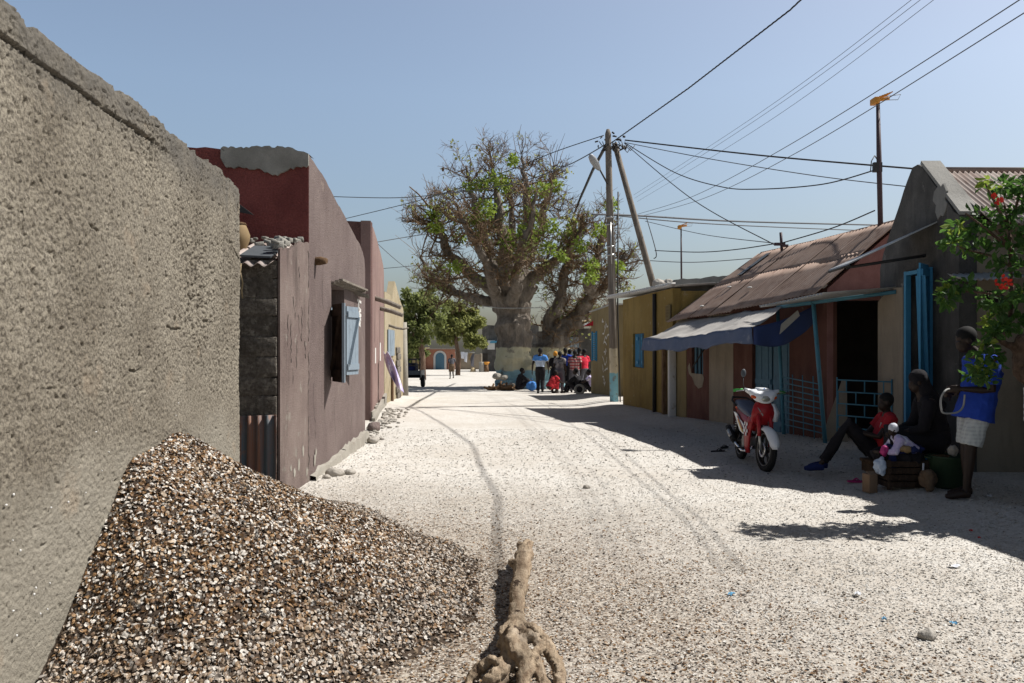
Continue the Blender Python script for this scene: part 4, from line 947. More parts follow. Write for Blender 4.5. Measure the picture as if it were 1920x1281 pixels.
part('chipped_render', MT['beige'], bh, lambda m: m.add([V((wxm(y) - .012, y - .004, z)) for y, z in ((17.2, 1.30), (17.13, 1.08), (16.7, 1.07), (16.66, .98), (16.72, .80), (16.86, .76), (17.0, .84), (17.1, .99), (17.22, 1.06), (17.27, 1.2))], [list(range(10))]))
part('stick', MT['iron'], bh, lambda m: m.tube([P(1322, 652, 16.3), P(1298, 690, 16.7)], .018, 6))
# roof: two courses of corrugated sheets, slightly out of line with each other
def bil(u, v): return (E2 * (1 - u) + E1 * u) * (1 - v) + (R2 * (1 - u) + R1 * u) * v
def broof(m):
    rr_ = random.Random(4); NC = 6
    for r, (v0, v1) in enumerate(((0.0, 0.56), (0.52, 1.0))):
        for c in range(NC):
            u0 = c / NC - 0.006; u1 = (c + 1) / NC + 0.006; j = lambda s=.012: rr_.uniform(-s, s)
            up = V((-.35, 0, .85)).normalized() * (0.012 * r + 0.006 * (c % 2))
            vv0 = v0 + (j(.012) - .006 if r == 0 else j(.01))
            sagz = V((0, 0, -0.05 * math.sin(math.pi * (c + .5) / NC)))
            a, b, cc_, d = bil(u0, vv0 + j()) + sagz * (1 - v0), bil(u1, vv0 + j()) + sagz * (1 - v0), bil(u1, v1), bil(u0, v1)
            corr(m, a + up + V((0, 0, j(.008))), b + up + V((0, 0, j(.008))), cc_ + up, d + up, 9, .0135, nv=5, sag=.012, seed=r * 10 + c)
rf = part('roof', MT['roof'], bh, broof)
part('ridge_cap', MT['roof'], rf, lambda m: m.tube([R2 + V((.05, 0, .0)), (R2 + R1) / 2 + V((.05, 0, -.02)), R1 + V((.05, 0, .0))], .06, 8))
part('far_slope', MT['roof'], rf, lambda m: m.prism([R2 + V((.06, 0, 0)), R1 + V((.06, 0, 0)), V((8.7, 12.9, 2.3)), V((8.7, 17.7, 2.3))], (0, 0, -.03)))
part('patch_sheet', MT['darkzinc'], rf, lambda m: m.prism([bil(.13, .93) + V((-.02, 0, .04)), bil(.17, .93) + V((-.02, 0, .04)), bil(.17, .60) + V((-.02, 0, .04)), bil(.13, .60) + V((-.02, 0, .04))], (-.004, 0, .008)))
for u_, v_ in ((.20, .12), (.45, .30), (.22, .40)): part('white_rag', MT['white'], rf, lambda m: m.ell(bil(u_, v_) + V((-.02, 0, .035)), (.05, .06, .02), nu=7, nv=5))

# tarpaulin awning
tarp = thing('tarp_awning', 'faded tarpaulin awning with a blue hanging edge under the brown roof', 'awning', (3.8, 15, 2))
TF2, TF1 = V((PX(1207, 17.5), 17.5, PZ(637, 17.5))), V((PX(1412, 13.0), 13.0, PZ(612, 13.0))); TB2, TB1 = V((3.78, 17.6, 2.27)), V((4.66, 13.75, 2.36))
def tp_(u, v):
    p = (TB2 * (1 - u) + TB1 * u) * (1 - v) + (TF2 * (1 - u) + TF1 * u) * v
    p.z += -0.07 * math.sin(math.pi * v) * (0.5 + 0.5 * math.cos(u * 19)) + .06 * float(vn(u * 14 + v * 2, v * 2.5 + u * 3, 1, 4)) + .02 * float(vn(u * 50 + v * 9, v * 5, 1, 5)) - .05 * math.sin(math.pi * u)
    return p
def tarpm(m):
    nu, nv = 90, 20
    g = [tp_(i / nu, j / nv) for i in range(nu + 1) for j in range(nv + 1)]
    m.add(g, [tuple(int(x) for x in f) for f in grid_faces(nu + 1, nv + 1)], True)
o = part('sheet', MT['tarptop'], tarp, tarpm); s_ = o.modifiers.new('t', 'SOLIDIFY'); s_.thickness = .006
def valance(m):
    nu, nv = 48, 5; g = []
    for i in range(nu + 1):
        u = i / nu; p = tp_(u, 1.0)
        for j in range(nv + 1):
            v = j / nv; dz = -(0.25 + .03 * math.sin(u * 21)) * v
            q = p + V((-.9482, -.3, 0)).normalized() * (.012 + .035 * v * math.sin(u * 34 + 2 * v) + .02 * v) + V((0, 0, dz + .004)); g.append(q)
    m.add(g, [tuple(int(x) for x in f) for f in grid_faces(nu + 1, nv + 1)], True)
o = part('valance', MT['tarpblue'], tarp, valance); s_ = o.modifiers.new('t', 'SOLIDIFY'); s_.thickness = .005
def flap(m):
    nu, nv = 16, 6; g = []
    a, b = tp_(1, 1), V((5.02, 13.2, 2.34))
    for i in range(nu + 1):
        u = i / nu; p = a * (1 - u) + b * u
        for j in range(nv + 1):
            v = j / nv; g.append(p + V((0, -.02 - .03 * v * math.sin(u * 17), -(.28 + .14 * math.sin(math.pi * u)) * v - .05 * math.sin(math.pi * u))))
    m.add(g, [tuple(int(x) for x in f) for f in grid_faces(nu + 1, nv + 1)], True)
o = part('side_flap', MT['tarpdark'], tarp, flap, label='dark blue flap hanging at the near end'); s_ = o.modifiers.new('t', 'SOLIDIFY'); s_.thickness = .005
part('pale_strip', MT['sacking'], tarp, lambda m: m.prism([P(1462, 627, 12.9), P(1465, 608, 12.9), P(1496, 582, 12.9), P(1500, 592, 12.9)], (0, .01, 0)))
part('pole', MT['brownwood'], tarp, lambda m: m.tube([TF2 + V((.03, 0, -.03)), (TF2 + TF1) / 2 + V((.03, 0, -.09)), TF1 + V((.03, 0, -.03))], .022, 7))

# porch of blue steel tube
po = thing('porch', 'blue steel tube porch with a low corrugated roof between the two houses', 'porch', (5, 12.8, 0))
p1b, p1t = V((PX(1470, 14.0), 14.0, .05)), V((PX(1458, 14.0), 14.0, 2.34)); p2b, p2t = V((PX(1548, 12.6), 12.6, .05)), V((PX(1525, 12.6), 12.6, 2.345))
part('post', MT['bluesteel'], po, lambda m: m.tube([p1b, p1t], .032, 8)); part('post', MT['bluesteel'], po, lambda m: m.tube([p2b, p2t], .034, 8))
part('beam', MT['bluesteel'], po, lambda m: (m.tube([p1t, p2t], .03, 8), m.tube([p2t, (5.48, 11.35, 2.43)], .03, 8)))
part('roof', MT['zinc'], po, lambda m: corr(m, (4.22, 13.6, 2.33), (4.42, 11.33, 2.40), (7.6, 11.60, 2.66), (7.6, 13.08, 2.70), 24, .016))
def rack(m):
    for k in range(9):
        z = .24 + .105 * k; m.tube([p1b + (p1t - p1b) * (z / 2.3), p2b + (p2t - p2b) * ((z * .93) / 2.3)], .0095, 5)
    for t in (.25, .5, .75): m.tube([p1b * (1 - t) + p2b * t + V((0, 0, .1)), p1b * (1 - t) + p2b * t + V((-.02, 0, 1.12))], .009, 5)
tag(part('wire_rack', MT['bluesteel'], None, rack), 'blue wire rack of horizontal rods fixed between the porch posts', 'rack')
def grille(m):
    a, b = V((4.98, 12.2, .0)), V((5.46, 11.45, .0)); zs = [.42, .60, .78, .96, 1.14]
    for z in zs: m.tube([a + V((0, 0, z)), b + V((0, 0, z))], .011, 5)
    for k in range(4):
        for t in ((.18, .52, .86) if k % 2 else (.02, .36, .70, .98)): m.tube([a * (1 - t) + b * t + V((0, 0, zs[k])), a * (1 - t) + b * t + V((0, 0, zs[k + 1]))], .010, 5)
    for t in (0, 1): m.tube([a * (1 - t) + b * t, a * (1 - t) + b * t + V((0, 0, 1.18))], .012, 5)
tag(part('steel_grille', MT['bluesteel'], None, grille), 'blue steel grille with a brick pattern closing the porch', 'grille')
bt = MB(); bt.prism([(5.02, 13.0, .05), (5.38, 12.75, .05), (5.36, 12.75, 1.12), (5.30, 12.78, 1.12)], (.02, .06, 0))
tag(bt.build('leaning_slab', MT['beige']), 'pale wedge of wall leaning behind the wire rack', 'slab')

# ------------------------------------------------------------------ gabled house, black with mould
gx_ = 5.5
gb = thing('gabled_house', 'gabled cement house black with mould with a blue door and pale corrugated roof', 'house', (6.5, 10.8, 0))
gt = [(0, 3.27), (0.12, 3.34), (0.9, 4.08), (1.0, 4.12), (1.14, 4.12), (1.25, 4.0), (1.7, 3.42), (2.0, 3.02), (2.1, 2.80)]
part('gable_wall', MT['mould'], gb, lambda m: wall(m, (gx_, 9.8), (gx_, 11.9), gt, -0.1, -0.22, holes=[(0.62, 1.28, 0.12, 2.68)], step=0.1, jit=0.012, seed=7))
part('plaster_patch', MT['grey'], gb, lambda m: m.prism([V((gx_ - .012, y, z)) for y, z in ((10.08, 3.38), (10.14, 3.31), (10.20, 3.33), (10.27, 3.29), (10.33, 3.40), (10.31, 3.48), (10.39, 3.55), (10.36, 3.66), (10.27, 3.71), (10.22, 3.68), (10.14, 3.73), (10.07, 3.62), (10.10, 3.52), (10.05, 3.46))], (.03, 0, 0)))
part('front_wall', MT['beige'], gb, lambda m: wall(m, (gx_ + .222, 9.8), (12, 9.8), 3.15, -0.1, 0.2, holes=[(.10, .34, 2.12, 2.34)], step=.5))
part('far_wall', MT['mould'], gb, lambda m: (wall(m, (gx_ + .222, 11.9), (12, 11.9), 2.7, -.1, -.2), wall(m, (12, 9.8), (12, 11.9), [(0, 3.1), (1.05, 3.9), (2.1, 2.7)], -.1, .2)))
part('wall_panel', MT['beige'], gb, lambda m: m.prism([V((gx_ - .025, y, z)) for y, z in ((11.16, -.05), (11.92, -.05), (11.92, 2.32), (11.5, 2.50), (11.16, 2.48))], (.04, 0, 0)), label='lighter beige render left of the door')
def gr(m):
    corr(m, (gx_ + .20, 9.42, 3.10), (12.3, 9.42, 3.06), (12.3, 10.85, 4.00), (gx_ + .20, 10.85, 4.04), 88, .017, nu=440, nv=4, sag=.01)
rfg = part('roof', MT['roof2'], gb, gr)
part('far_slope', MT['roof2'], rfg, lambda m: m.prism([(gx_ + .2, 10.86, 4.03), (12.3, 10.86, 3.99), (12.3, 12.2, 2.6), (gx_ + .2, 12.2, 2.6)], (0, 0, -.02)))
part('ridge_cap', MT['roof'], rfg, lambda m: m.tube([(gx_ + .25, 10.86, 4.05), (9, 10.86, 4.035), (12.3, 10.86, 4.01)], .05, 8))
part('coping', MT['grey'], gb, lambda m: m.prism([(gx_ - .01, 9.78, 3.27), (gx_ + .25, 9.78, 3.27), (gx_ + .25, 10.71, 4.105), (gx_ - .01, 10.71, 4.105)], (0, -.02, .04)))
part('room', MT['nearblack'], gb, lambda m: m.box((gx_ + 1.1, 10.8, 1.4), (.1, 1.8, 2.7)))
gd = part('door', MT['blue'], gb, lambda m: [m.box((gx_ - .005, y, 1.4), (.07, .06, 2.58)) for y in (10.44, 11.07)] + [m.box((gx_ - .005, 10.75, 2.66), (.07, .57, .05))], label='tall blue door standing open')
def gleaf(m):
    leaf(m, (gx_ - .04, 10.46), (gx_ - .30, 10.16), .15, 2.72)
part('door_leaf', MT['blue'], gd, gleaf)
part('inner_wall', MT['beige'], gb, lambda m: m.box((gx_ + .42, 11.12, 1.35), (.4, .06, 2.5)))
part('awning', MT['zinc'], gb, lambda m: m.prism([V((gx_, 10.30, 3.255)), V((gx_, 11.0, 3.20)), V((4.36, 10.98, 2.69)), V((4.34, 10.30, 2.706))], (.01, 0, .022)))
part('awning_strut', MT['iron'], gb, lambda m: (m.tube([(4.45, 10.6, 2.70), (gx_, 10.6, 2.86)], .02, 6), m.tube([(4.36, 10.3, 2.70), (4.37, 10.98, 2.68)], .018, 6)))
part('eave_strip', MT['zinc'], gb, lambda m: corr(m, (5.35, 9.40, 2.43), (6.10, 9.40, 2.47), (6.10, 9.79, 2.56), (5.35, 9.79, 2.53), 10, .015))
part('vent', MT['nearblack'], gb, lambda m: m.box((gx_ + .222 + .22, 9.9, 2.23), (.24, .1, .22)))

# neighbour just outside the picture whose shadow falls over the street
nb = thing('neighbour_house', 'plain beige house beside the gabled house casting its shade on the street', 'house', (7.5, 5.5, 0))
part('wall', MT['beige'], nb, lambda m: (wall(m, (6.5, 2.5), (6.1, 8.7), 3.15, -.1, -.2), wall(m, (6.1, 8.7), (11, 8.7), 3.15, -.1, -.2), wall(m, (6.5, 2.5), (11, 2.5), 3.15, -.1, .2), wall(m, (11, 2.5), (11, 8.7), 3.15, -.1, .2)))
part('roof', MT['zinc'], nb, lambda m: corr(m, (6.45, 2.4, 3.17), (6.12, 9.47, 3.185), (11.2, 9.47, 3.45), (11.2, 2.4, 3.45), 60, .015, nv=2))

# ------------------------------------------------------------------ dull ochre house beyond the pole, and the house behind it
oh = thing('dull_ochre_house', 'dull ochre house with white scrawls and a blue louvred window behind the pole', 'house', (3.4, 27, 0))
def ox(y): return 6.1 - 0.114 * y
part('wall', MT['ochre2'], oh, lambda m: wall(m, (ox(25.6), 25.6), (ox(28.6), 28.6), [(0, 2.98), (1.6, 2.92), (3.02, 2.88)], -.4, -.2, step=.3, jit=.01))
part('end_wall', MT['ochre2'], oh, lambda m: (wall(m, (ox(25.6) + .2, 25.61), (7, 25.61), 2.98, -.4, .2), wall(m, (ox(28.6) + .2, 28.6), (7, 28.6), 2.8, -.4, -.2), wall(m, (7, 25.7), (7, 28.5), 2.8, -.4, .2)))
part('roof', MT['zinc'], oh, lambda m: corr(m, (ox(25.5) - .05, 25.4, 3.0), (ox(28.7) - .05, 28.8, 2.9), (7.1, 28.8, 3.1), (7.1, 25.4, 3.1), 30, .02, nv=2))
def louv(m):
    for k in range(13): m.box((ox(27.95) - .02, 27.95, 1.20 + .075 * k), (.05, .62, .05))
    for y in (27.62, 28.28): m.box((ox(y) - .02, y, 1.66), (.07, .05, 1.04))
part('louvred_window', MT['blue'], oh, louv)
def scr(m):
    rr_ = random.Random(3)
    for k in range(11):
        y0 = 26.9 - rr_.uniform(0, .5); z0 = 2.55 - k * .21 + rr_.uniform(-.05, .05); pts = [(ox(y0), y0, z0)]
        for i in range(5):
            y0 -= rr_.uniform(-.12, .22); z0 += rr_.uniform(-.13, .13); pts.append((ox(y0), y0, z0))
        strokes(m, pts, V((-.008, 0, 0)), .05)
part('white_scrawl', MT['chalk'], oh, scr)
fl = MB(); fl.prism([V((2.52, 28.4, 2.36)), V((2.96, 28.2, 2.40)), V((2.94, 28.2, 2.60)), V((2.80, 28.3, 2.52))], (0, .03, 0))
tag(fl.build('red_awning', MT['cred']), 'small red awning at the corner of the dull ochre house', 'awning')
kh = thing('kiosk', 'shaded stall with a pale blue painted panel behind the crowd', 'kiosk', (2.6, 32, -.2))
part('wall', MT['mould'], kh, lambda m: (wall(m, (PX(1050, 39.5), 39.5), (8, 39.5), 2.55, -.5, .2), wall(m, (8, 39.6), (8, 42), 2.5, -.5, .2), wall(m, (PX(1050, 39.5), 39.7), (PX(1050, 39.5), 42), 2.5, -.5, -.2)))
part('roof', MT['zinc'], kh, lambda m: corr(m, (PX(1064, 38.7), 38.7, 2.62), (5.2, 38.7, 2.68), (5.2, 42.4, 2.95), (2.2, 42.4, 2.9), 20, .02, nv=2))
def bp(m): m.box((PX(1072, 39.47), 39.47, 1.62), (.70, .04, .98))
bpp = part('painted_panel', MT['bluegrey'], kh, bp)
tag(part('printed_marks', MT['white'], bpp, lambda m: [m.box((PX(1072, 39.47) - .23 + .11 * (k % 5), 39.44, 1.37 + .1 * (k // 5) + .03 * (k % 3)), (.045, .012, .07)) for k in range(25) if (k * 7) % 3]), kind='stuff')
part('thatch_scraps', MT['straw'], kh, lambda m: [m.tube([(2.9 + .25 * k, 38.8, 2.72), (3.2 + .25 * k, 38.7, 2.80 + .06 * (k % 3)), (3.6 + .25 * k, 38.9, 2.85 + .1 * (k % 2))], .045, 5) for k in range(5)])

# ------------------------------------------------------------------ utility pole, brace, street lamp
YP = 22.5
up = thing('utility_pole', 'tall wooden utility pole painted cream and blue at its foot', 'utility pole', (PX(1152, YP), YP, 0))
pb, pt_ = V((PX(1152, YP), YP, -.1)), V((PX(1140, YP), YP, PZ(246, YP)))
part('pole', MT['pole'], up, lambda m: m.tube([pb, pb.lerp(pt_, .3) + V((.012, 0, 0)), pb.lerp(pt_, .65), pt_ - V((0, 0, .08)), pt_ + V((0, 0, .05))], [.125, .115, .10, .085, .045], 14))
part('conduit', MT['iron'], up, lambda m: m.tube([pb + V((.16, -.05, .1)), pb.lerp(pt_, .35) + V((.15, -.05, 0)), pb.lerp(pt_, .78) + V((.24, -.05, 0))], .022, 6))
part('iron_strap', MT['steel'], up, lambda m: [m.tube([pb.lerp(pt_, t), pb.lerp(pt_, t + .006)], .115, 12) for t in (.55, .58, .66, .685)] + [m.tube([pb.lerp(pt_, .52) + V((0, -.11, 0)), pb.lerp(pt_, .67) + V((0, -.10, 0))], .02, 6)])
def clamps(m):
    rr_ = random.Random(6)
    for k in range(26):
        t = rr_.uniform(.935, .985); c = pb.lerp(pt_, t) + V((rr_.uniform(-.35, .5), rr_.uniform(-.15, .1), rr_.uniform(-.1, .12)))
        m.tube([c, c + V((rr_.uniform(-.12, .12), rr_.uniform(-.08, .08), rr_.uniform(-.06, .06)))], rr_.uniform(.018, .035), 6)
    for k in range(9):
        c = pb.lerp(pt_, .962) + V((-.25 + .09 * k, 0, 0)); d = rr_.uniform(.15, .45)
        m.tube([c, c + V((.05, -.1, -d * .7)), c + V((.15, -.05, -d)), c + V((.28, 0, -d * .4))], .012, 5)
tag(part('cable_clamps', MT['iron'], up, clamps), kind='stuff')
lamp = thing('street_lamp', 'grey street lamp head on a short arm on the utility pole', 'street lamp', (PX(1124, YP), YP, 6.6))
la, lb_ = P(1139, 345, YP - .08), P(1124, 317, YP - .35)
part('arm', MT['iron'], lamp, lambda m: m.tube([la, lb_], .025, 7))
def head(m):
    a, b = P(1124, 318, YP - .35), P(1106, 291, YP - .75); d = (b - a); n = 9
    s = V((.9, .3, .3)).normalized(); u = d.cross(s).normalized(); s = u.cross(d).normalized()
    m.loft([[a + d * t + s * (w_ * math.cos(2 * math.pi * k / 12)) + u * (w_ * .55 * math.sin(2 * math.pi * k / 12)) for k in range(12)] for t, w_ in ((-.05, .03), (.05, .06), (.3, .10), (.7, .105), (.95, .07), (1.02, .02))])
part('head', MT['alum'], lamp, head)
br = MB(); b0, b1_ = P(1152, 268, YP + .1), P(1284, 765, YP + 1.2)
br.tube([b0, b0.lerp(b1_, .5) + V((.03, 0, 0)), b1_ - V((0, 0, .2))], [.075, .095, .11], 12)
tag(br.build('brace_pole', MT['pole']), 'slanting wooden brace pole propping up the utility pole', 'brace pole')
# television masts
def mastfn(name, label, bx, Y, py0, py1, r, orange, w_):
    t = thing(name, label, 'antenna', (PX(bx[0], Y), Y, PZ(py0, Y)))
    a, b = P(bx[0], py0, Y), P(bx[1], py1, Y)
    part('mast', MT['mast'], t, lambda m: m.tube([a, a.lerp(b, .5), b], [r, r, r * .7], 8))
    def arr(m):
        m.rbox(b + V((w_ * .25, 0, .03)), (w_ * 1.1, .06, .05), .012, Matrix.Rotation(R(-8), 3, 'Y'))
        for k in range(7): m.tube([b + V((w_ * (-.25 + .17 * k), -.13, .03 + .015 * k)), b + V((w_ * (-.25 + .17 * k), .13, .03 + .015 * k))], .010, 5)
        m.rbox(b + V((-w_ * .2, 0, .0)), (.09, .2, .10), .01)
    part('aerial', MT['orange'], t, arr)
    part('reflector', MT['alum'], t, lambda m: m.tube([b + V((w_ * .6, 0, .08)), b + V((w_ * 1.5, -.05, .10)), b + V((w_ * 1.5, .05, .04)), b + V((w_ * .6, 0, .02))], .006, 5))
    return t
t1 = mastfn('tv_antenna', 'tall dark mast with an orange aerial above the brown roof', (1651, 1646), 13.4, 430, 190, .042, True, .24)
part('bracket', MT['iron'], t1, lambda m: (m.box(P(1645, 314, 13.4), (.14, .07, .16)), m.tube([P(1645, 300, 13.4), P(1640, 292, 13.3), P(1634, 302, 13.2), P(1632, 322, 13.2)], .009, 5)))
mastfn('tv_antenna', 'thin far mast with a small orange aerial above the grey wall', (1278, 1277), 24, 560, 426, .028, True, .22)
sm2 = MB(); sm2.tube([P(1466, 470, 16.5), P(1464, 436, 16.5)], .03, 7); sm2.box(P(1462, 458, 16.45), (.22, .05, .06)); sm2.box(P(1472, 461, 16.45), (.12, .06, .05))
tag(sm2.build('service_mast', MT['mast']), 'short service mast with cable clamps on the brown roof ridge', 'mast')

# ------------------------------------------------------------------ overhead wires, each one its own cable
def wire(name, label, pts, r=.012, sag=0.0, mat='wire', n=24):
    pts = [V(p) for p in pts]; out = []
    q = [pts[0]] + pts + [pts[-1]]
    for k in range(1, len(q) - 2):                                    # smooth curve through the points
        a, b, c, d = q[k - 1], q[k], q[k + 1], q[k + 2]
        for i in range(n): t = i / n; out.append(.5 * ((2 * b) + (c - a) * t + (2 * a - 5 * b + 4 * c - d) * t * t + (3 * b - a - 3 * c + d) * t ** 3))
    out.append(pts[-1]); m = MB(); m.tube(out, r, 5); tag(m.build(name, MT[mat]), label, 'cable', 'overhead wires')
T = pb.lerp(pt_, .965)
def twisted(name, label, pts, r, sag=0.0):
    pts = [V(p) for p in pts]; c = []
    for a, b in zip(pts[:-1], pts[1:]):
        for i in range(60): t = i / 60; c.append(a.lerp(b, t) - V((0, 0, sag * 4 * t * (1 - t))))
    c.append(pts[-1]); m = MB()
    for k in range(3): m.tube([p + V((r * .62 * math.cos(i * .9 + k * 2.1), r * .4 * math.cos(i * .9 + k * 2.1), r * .62 * math.sin(i * .9 + k * 2.1))) for i, p in enumerate(c)], r * .62, 5)
    tag(m.build(name, MT['wire']), label, 'cable', 'overhead wires')
twisted('power_cable', 'thick black twisted cable climbing from the pole to the top of the picture', [T + V((.05, -.1, -.1)), (4.08, 18.4, 7.62), (5.13, 14.7, 7.86), (5.74, 9.6, 7.95), (6.1, 2, 8.2)], .0145)
twisted('power_cable', 'thick black cable sloping down from the pole into the baobab crown', [T + V((-.05, .1, -.1)), P(1112, 318, 26), P(1088, 372, 32), P(1062, 440, 44)], .042)
wire('overhead_wire', 'upper dark wire from the pole top to behind the black gable', [P(1172, 263, 22.3), P(1430, 292, 19), P(1730, 318, 16.5)], .020)
wire('overhead_wire', 'thinner wire just below the upper dark wire, dipping behind the black gable', [P(1175, 268, 22.3), P(1330, 298, 20), P(1530, 330, 18), P(1700, 350, 16.5)], .011, .0, 'greywire')
wire('overhead_wire', 'sagging wire from the pole top to the tall orange antenna mast', [P(1172, 268, 22.3), P(1264, 323, 20), P(1350, 350, 18), P(1420, 355, 16.5), P(1540, 346, 15), P(1638, 320, 13.4)], .012)
wire('overhead_wire', 'straight wire running down from the pole to the short service mast', [P(1170, 268, 22.3), P(1300, 375, 19), P(1452, 459, 16.5)], .011)
wire('overhead_wire', 'low sagging wire from the brace pole to the service mast', [P(1228, 470, 21), P(1310, 473, 19.5), P(1380, 468, 18), P(1460, 456, 16.5)], .012)
wire('overhead_wire', 'short wire rising from the service mast to the antenna mast foot', [P(1462, 457, 16.5), P(1560, 428, 15), P(1640, 395, 13.4)], .012)
wire('overhead_wire', 'topmost of the parallel wires crossing to the upper right', [P(1188, 366, 30), P(1420, 215, 17), P(1715, -5, 11), P(2100, -330, 7)], .0043, 0, 'greywire')
wire('overhead_wire', 'second of the parallel wires crossing to the upper right', [P(1190, 372, 30), P(1425, 220, 17), P(1732, -5, 11), P(2120, -330, 7)], .0043, 0, 'greywire')
wire('overhead_wire', 'third and lowest of the parallel wires crossing to the upper right', [P(1195, 378, 30), P(1430, 235, 17), P(1757, -5, 11), P(2160, -330, 7)], .0043, 0, 'greywire')
wire('overhead_wire', 'upper of the two long wires passing just above the antenna', [P(1195, 402, 30), P(1300, 368, 24), P(1480, 272, 16), P(1916, -3, 9), P(2250, -240, 6.5)], .0075, 0, 'greywire')
wire('overhead_wire', 'lower of the two long wires passing just above the antenna', [P(1200, 406, 30), P(1320, 372, 24), P(1500, 283, 16), P(1924, 22, 9), P(2250, -190, 6.5)], .0075, 0, 'greywire')
wire('overhead_wire', 'upper strand of the nearly level bundle right of the brace pole', [P(1110, 402, 24), P(1200, 405, 25), P(1400, 416, 28), P(1720, 424, 33)], .030, 0, 'greywire')
wire('overhead_wire', 'lower strand of the nearly level bundle right of the brace pole', [P(1150, 404, 25), P(1300, 418, 27), P(1500, 428, 30), P(1720, 436, 33)], .020, 0, 'greywire')
wire('overhead_wire', 'thin wire under the level bundle ending at the service mast', [P(1210, 415, 25), P(1320, 440, 23), P(1450, 456, 16.6)], .010, 0, 'greywire')
wire('overhead_wire', 'steep thin wire dropping along the brace pole', [P(1212, 408, 24), P(1230, 472, 21), P(1226, 485, 21)], .013)
wire('overhead_wire', 'upper wire from the pole top leftwards over the baobab crown', [P(1132, 254, 22.4), P(1040, 285, 24), P(940, 325, 26), P(800, 372, 29), P(640, 412, 32)], .013)
wire('overhead_wire', 'second wire from the pole leftwards through the baobab crown', [P(1134, 272, 22.4), P(1060, 312, 24), P(960, 345, 26), P(845, 362, 28), P(740, 371, 30), P(600, 368, 32)], .016, 0, 'greywire')
wire('overhead_wire', 'wire left of the baobab at the height of the pink house roof', [P(820, 436, 38), P(760, 445, 36), P(690, 457, 34)], .018, 0, 'greywire')
wire('overhead_wire', 'faint slanting wire beside the pink house roof', [P(690, 440, 40), P(745, 490, 44), P(800, 530, 50)], .016, 0, 'greywire')
wire('overhead_wire', 'lower faint wire beside the pink house above the far trees', [P(690, 506, 44), P(760, 500, 44), P(860, 490, 44)], .016, 0, 'greywire')
wire('overhead_wire', 'faint level wire right of the brace pole over the grey wall', [P(1190, 487, 30), P(1300, 492, 28), P(1440, 482, 26)], .014, 0, 'greywire')
# ================================================================== TREES
def leaves(name, mat, centers, spread, n, size, parent=None, droop=0.4, seed=1, fold=True):
    """n leaf blades spread through a list of clump centres (k,3) with per-clump spread (k,)"""
    g = np.random.default_rng(seed); k = len(centers); c = np.asarray(centers, float); sp = np.asarray(spread, float)
    i = g.integers(0, k, n); d = g.normal(size=(n, 3)); d /= np.linalg.norm(d, axis=1)[:, None]
    pos = c[i] + d * (sp[i] * g.random(n) ** 0.5)[:, None] * np.array([1, 1, 0.8])
    ax = d + g.normal(0, .7, (n, 3)); ax[:, 2] -= droop; ax /= np.linalg.norm(ax, axis=1)[:, None]
    sd = np.cross(ax, g.normal(size=(n, 3))); sd /= np.linalg.norm(sd, axis=1)[:, None]; up = np.cross(sd, ax)
    s = size * g.uniform(.6, 1.25, n); w_ = s * .30
    v = np.zeros((n, 6, 3))
    v[:, 0] = pos; v[:, 5] = pos + ax * s[:, None] - up * (s * .12)[:, None]
    for q, (t, sg) in enumerate(((.35, -1), (.35, 1), (.75, -1), (.75, 1))):
        v[:, 1 + q] = pos + ax * (s * t)[:, None] + sd * (w_ * sg * (1 if t < .5 else .72))[:, None] + up * (w_ * .25)[:, None]
    f = np.array([[0, 1, 3, 5], [0, 5, 4, 2]])[None] + (np.arange(n) * 6)[:, None, None]
    return np_mesh(name, v.reshape(-1, 3), f.reshape(-1, 4), mat, parent=parent)

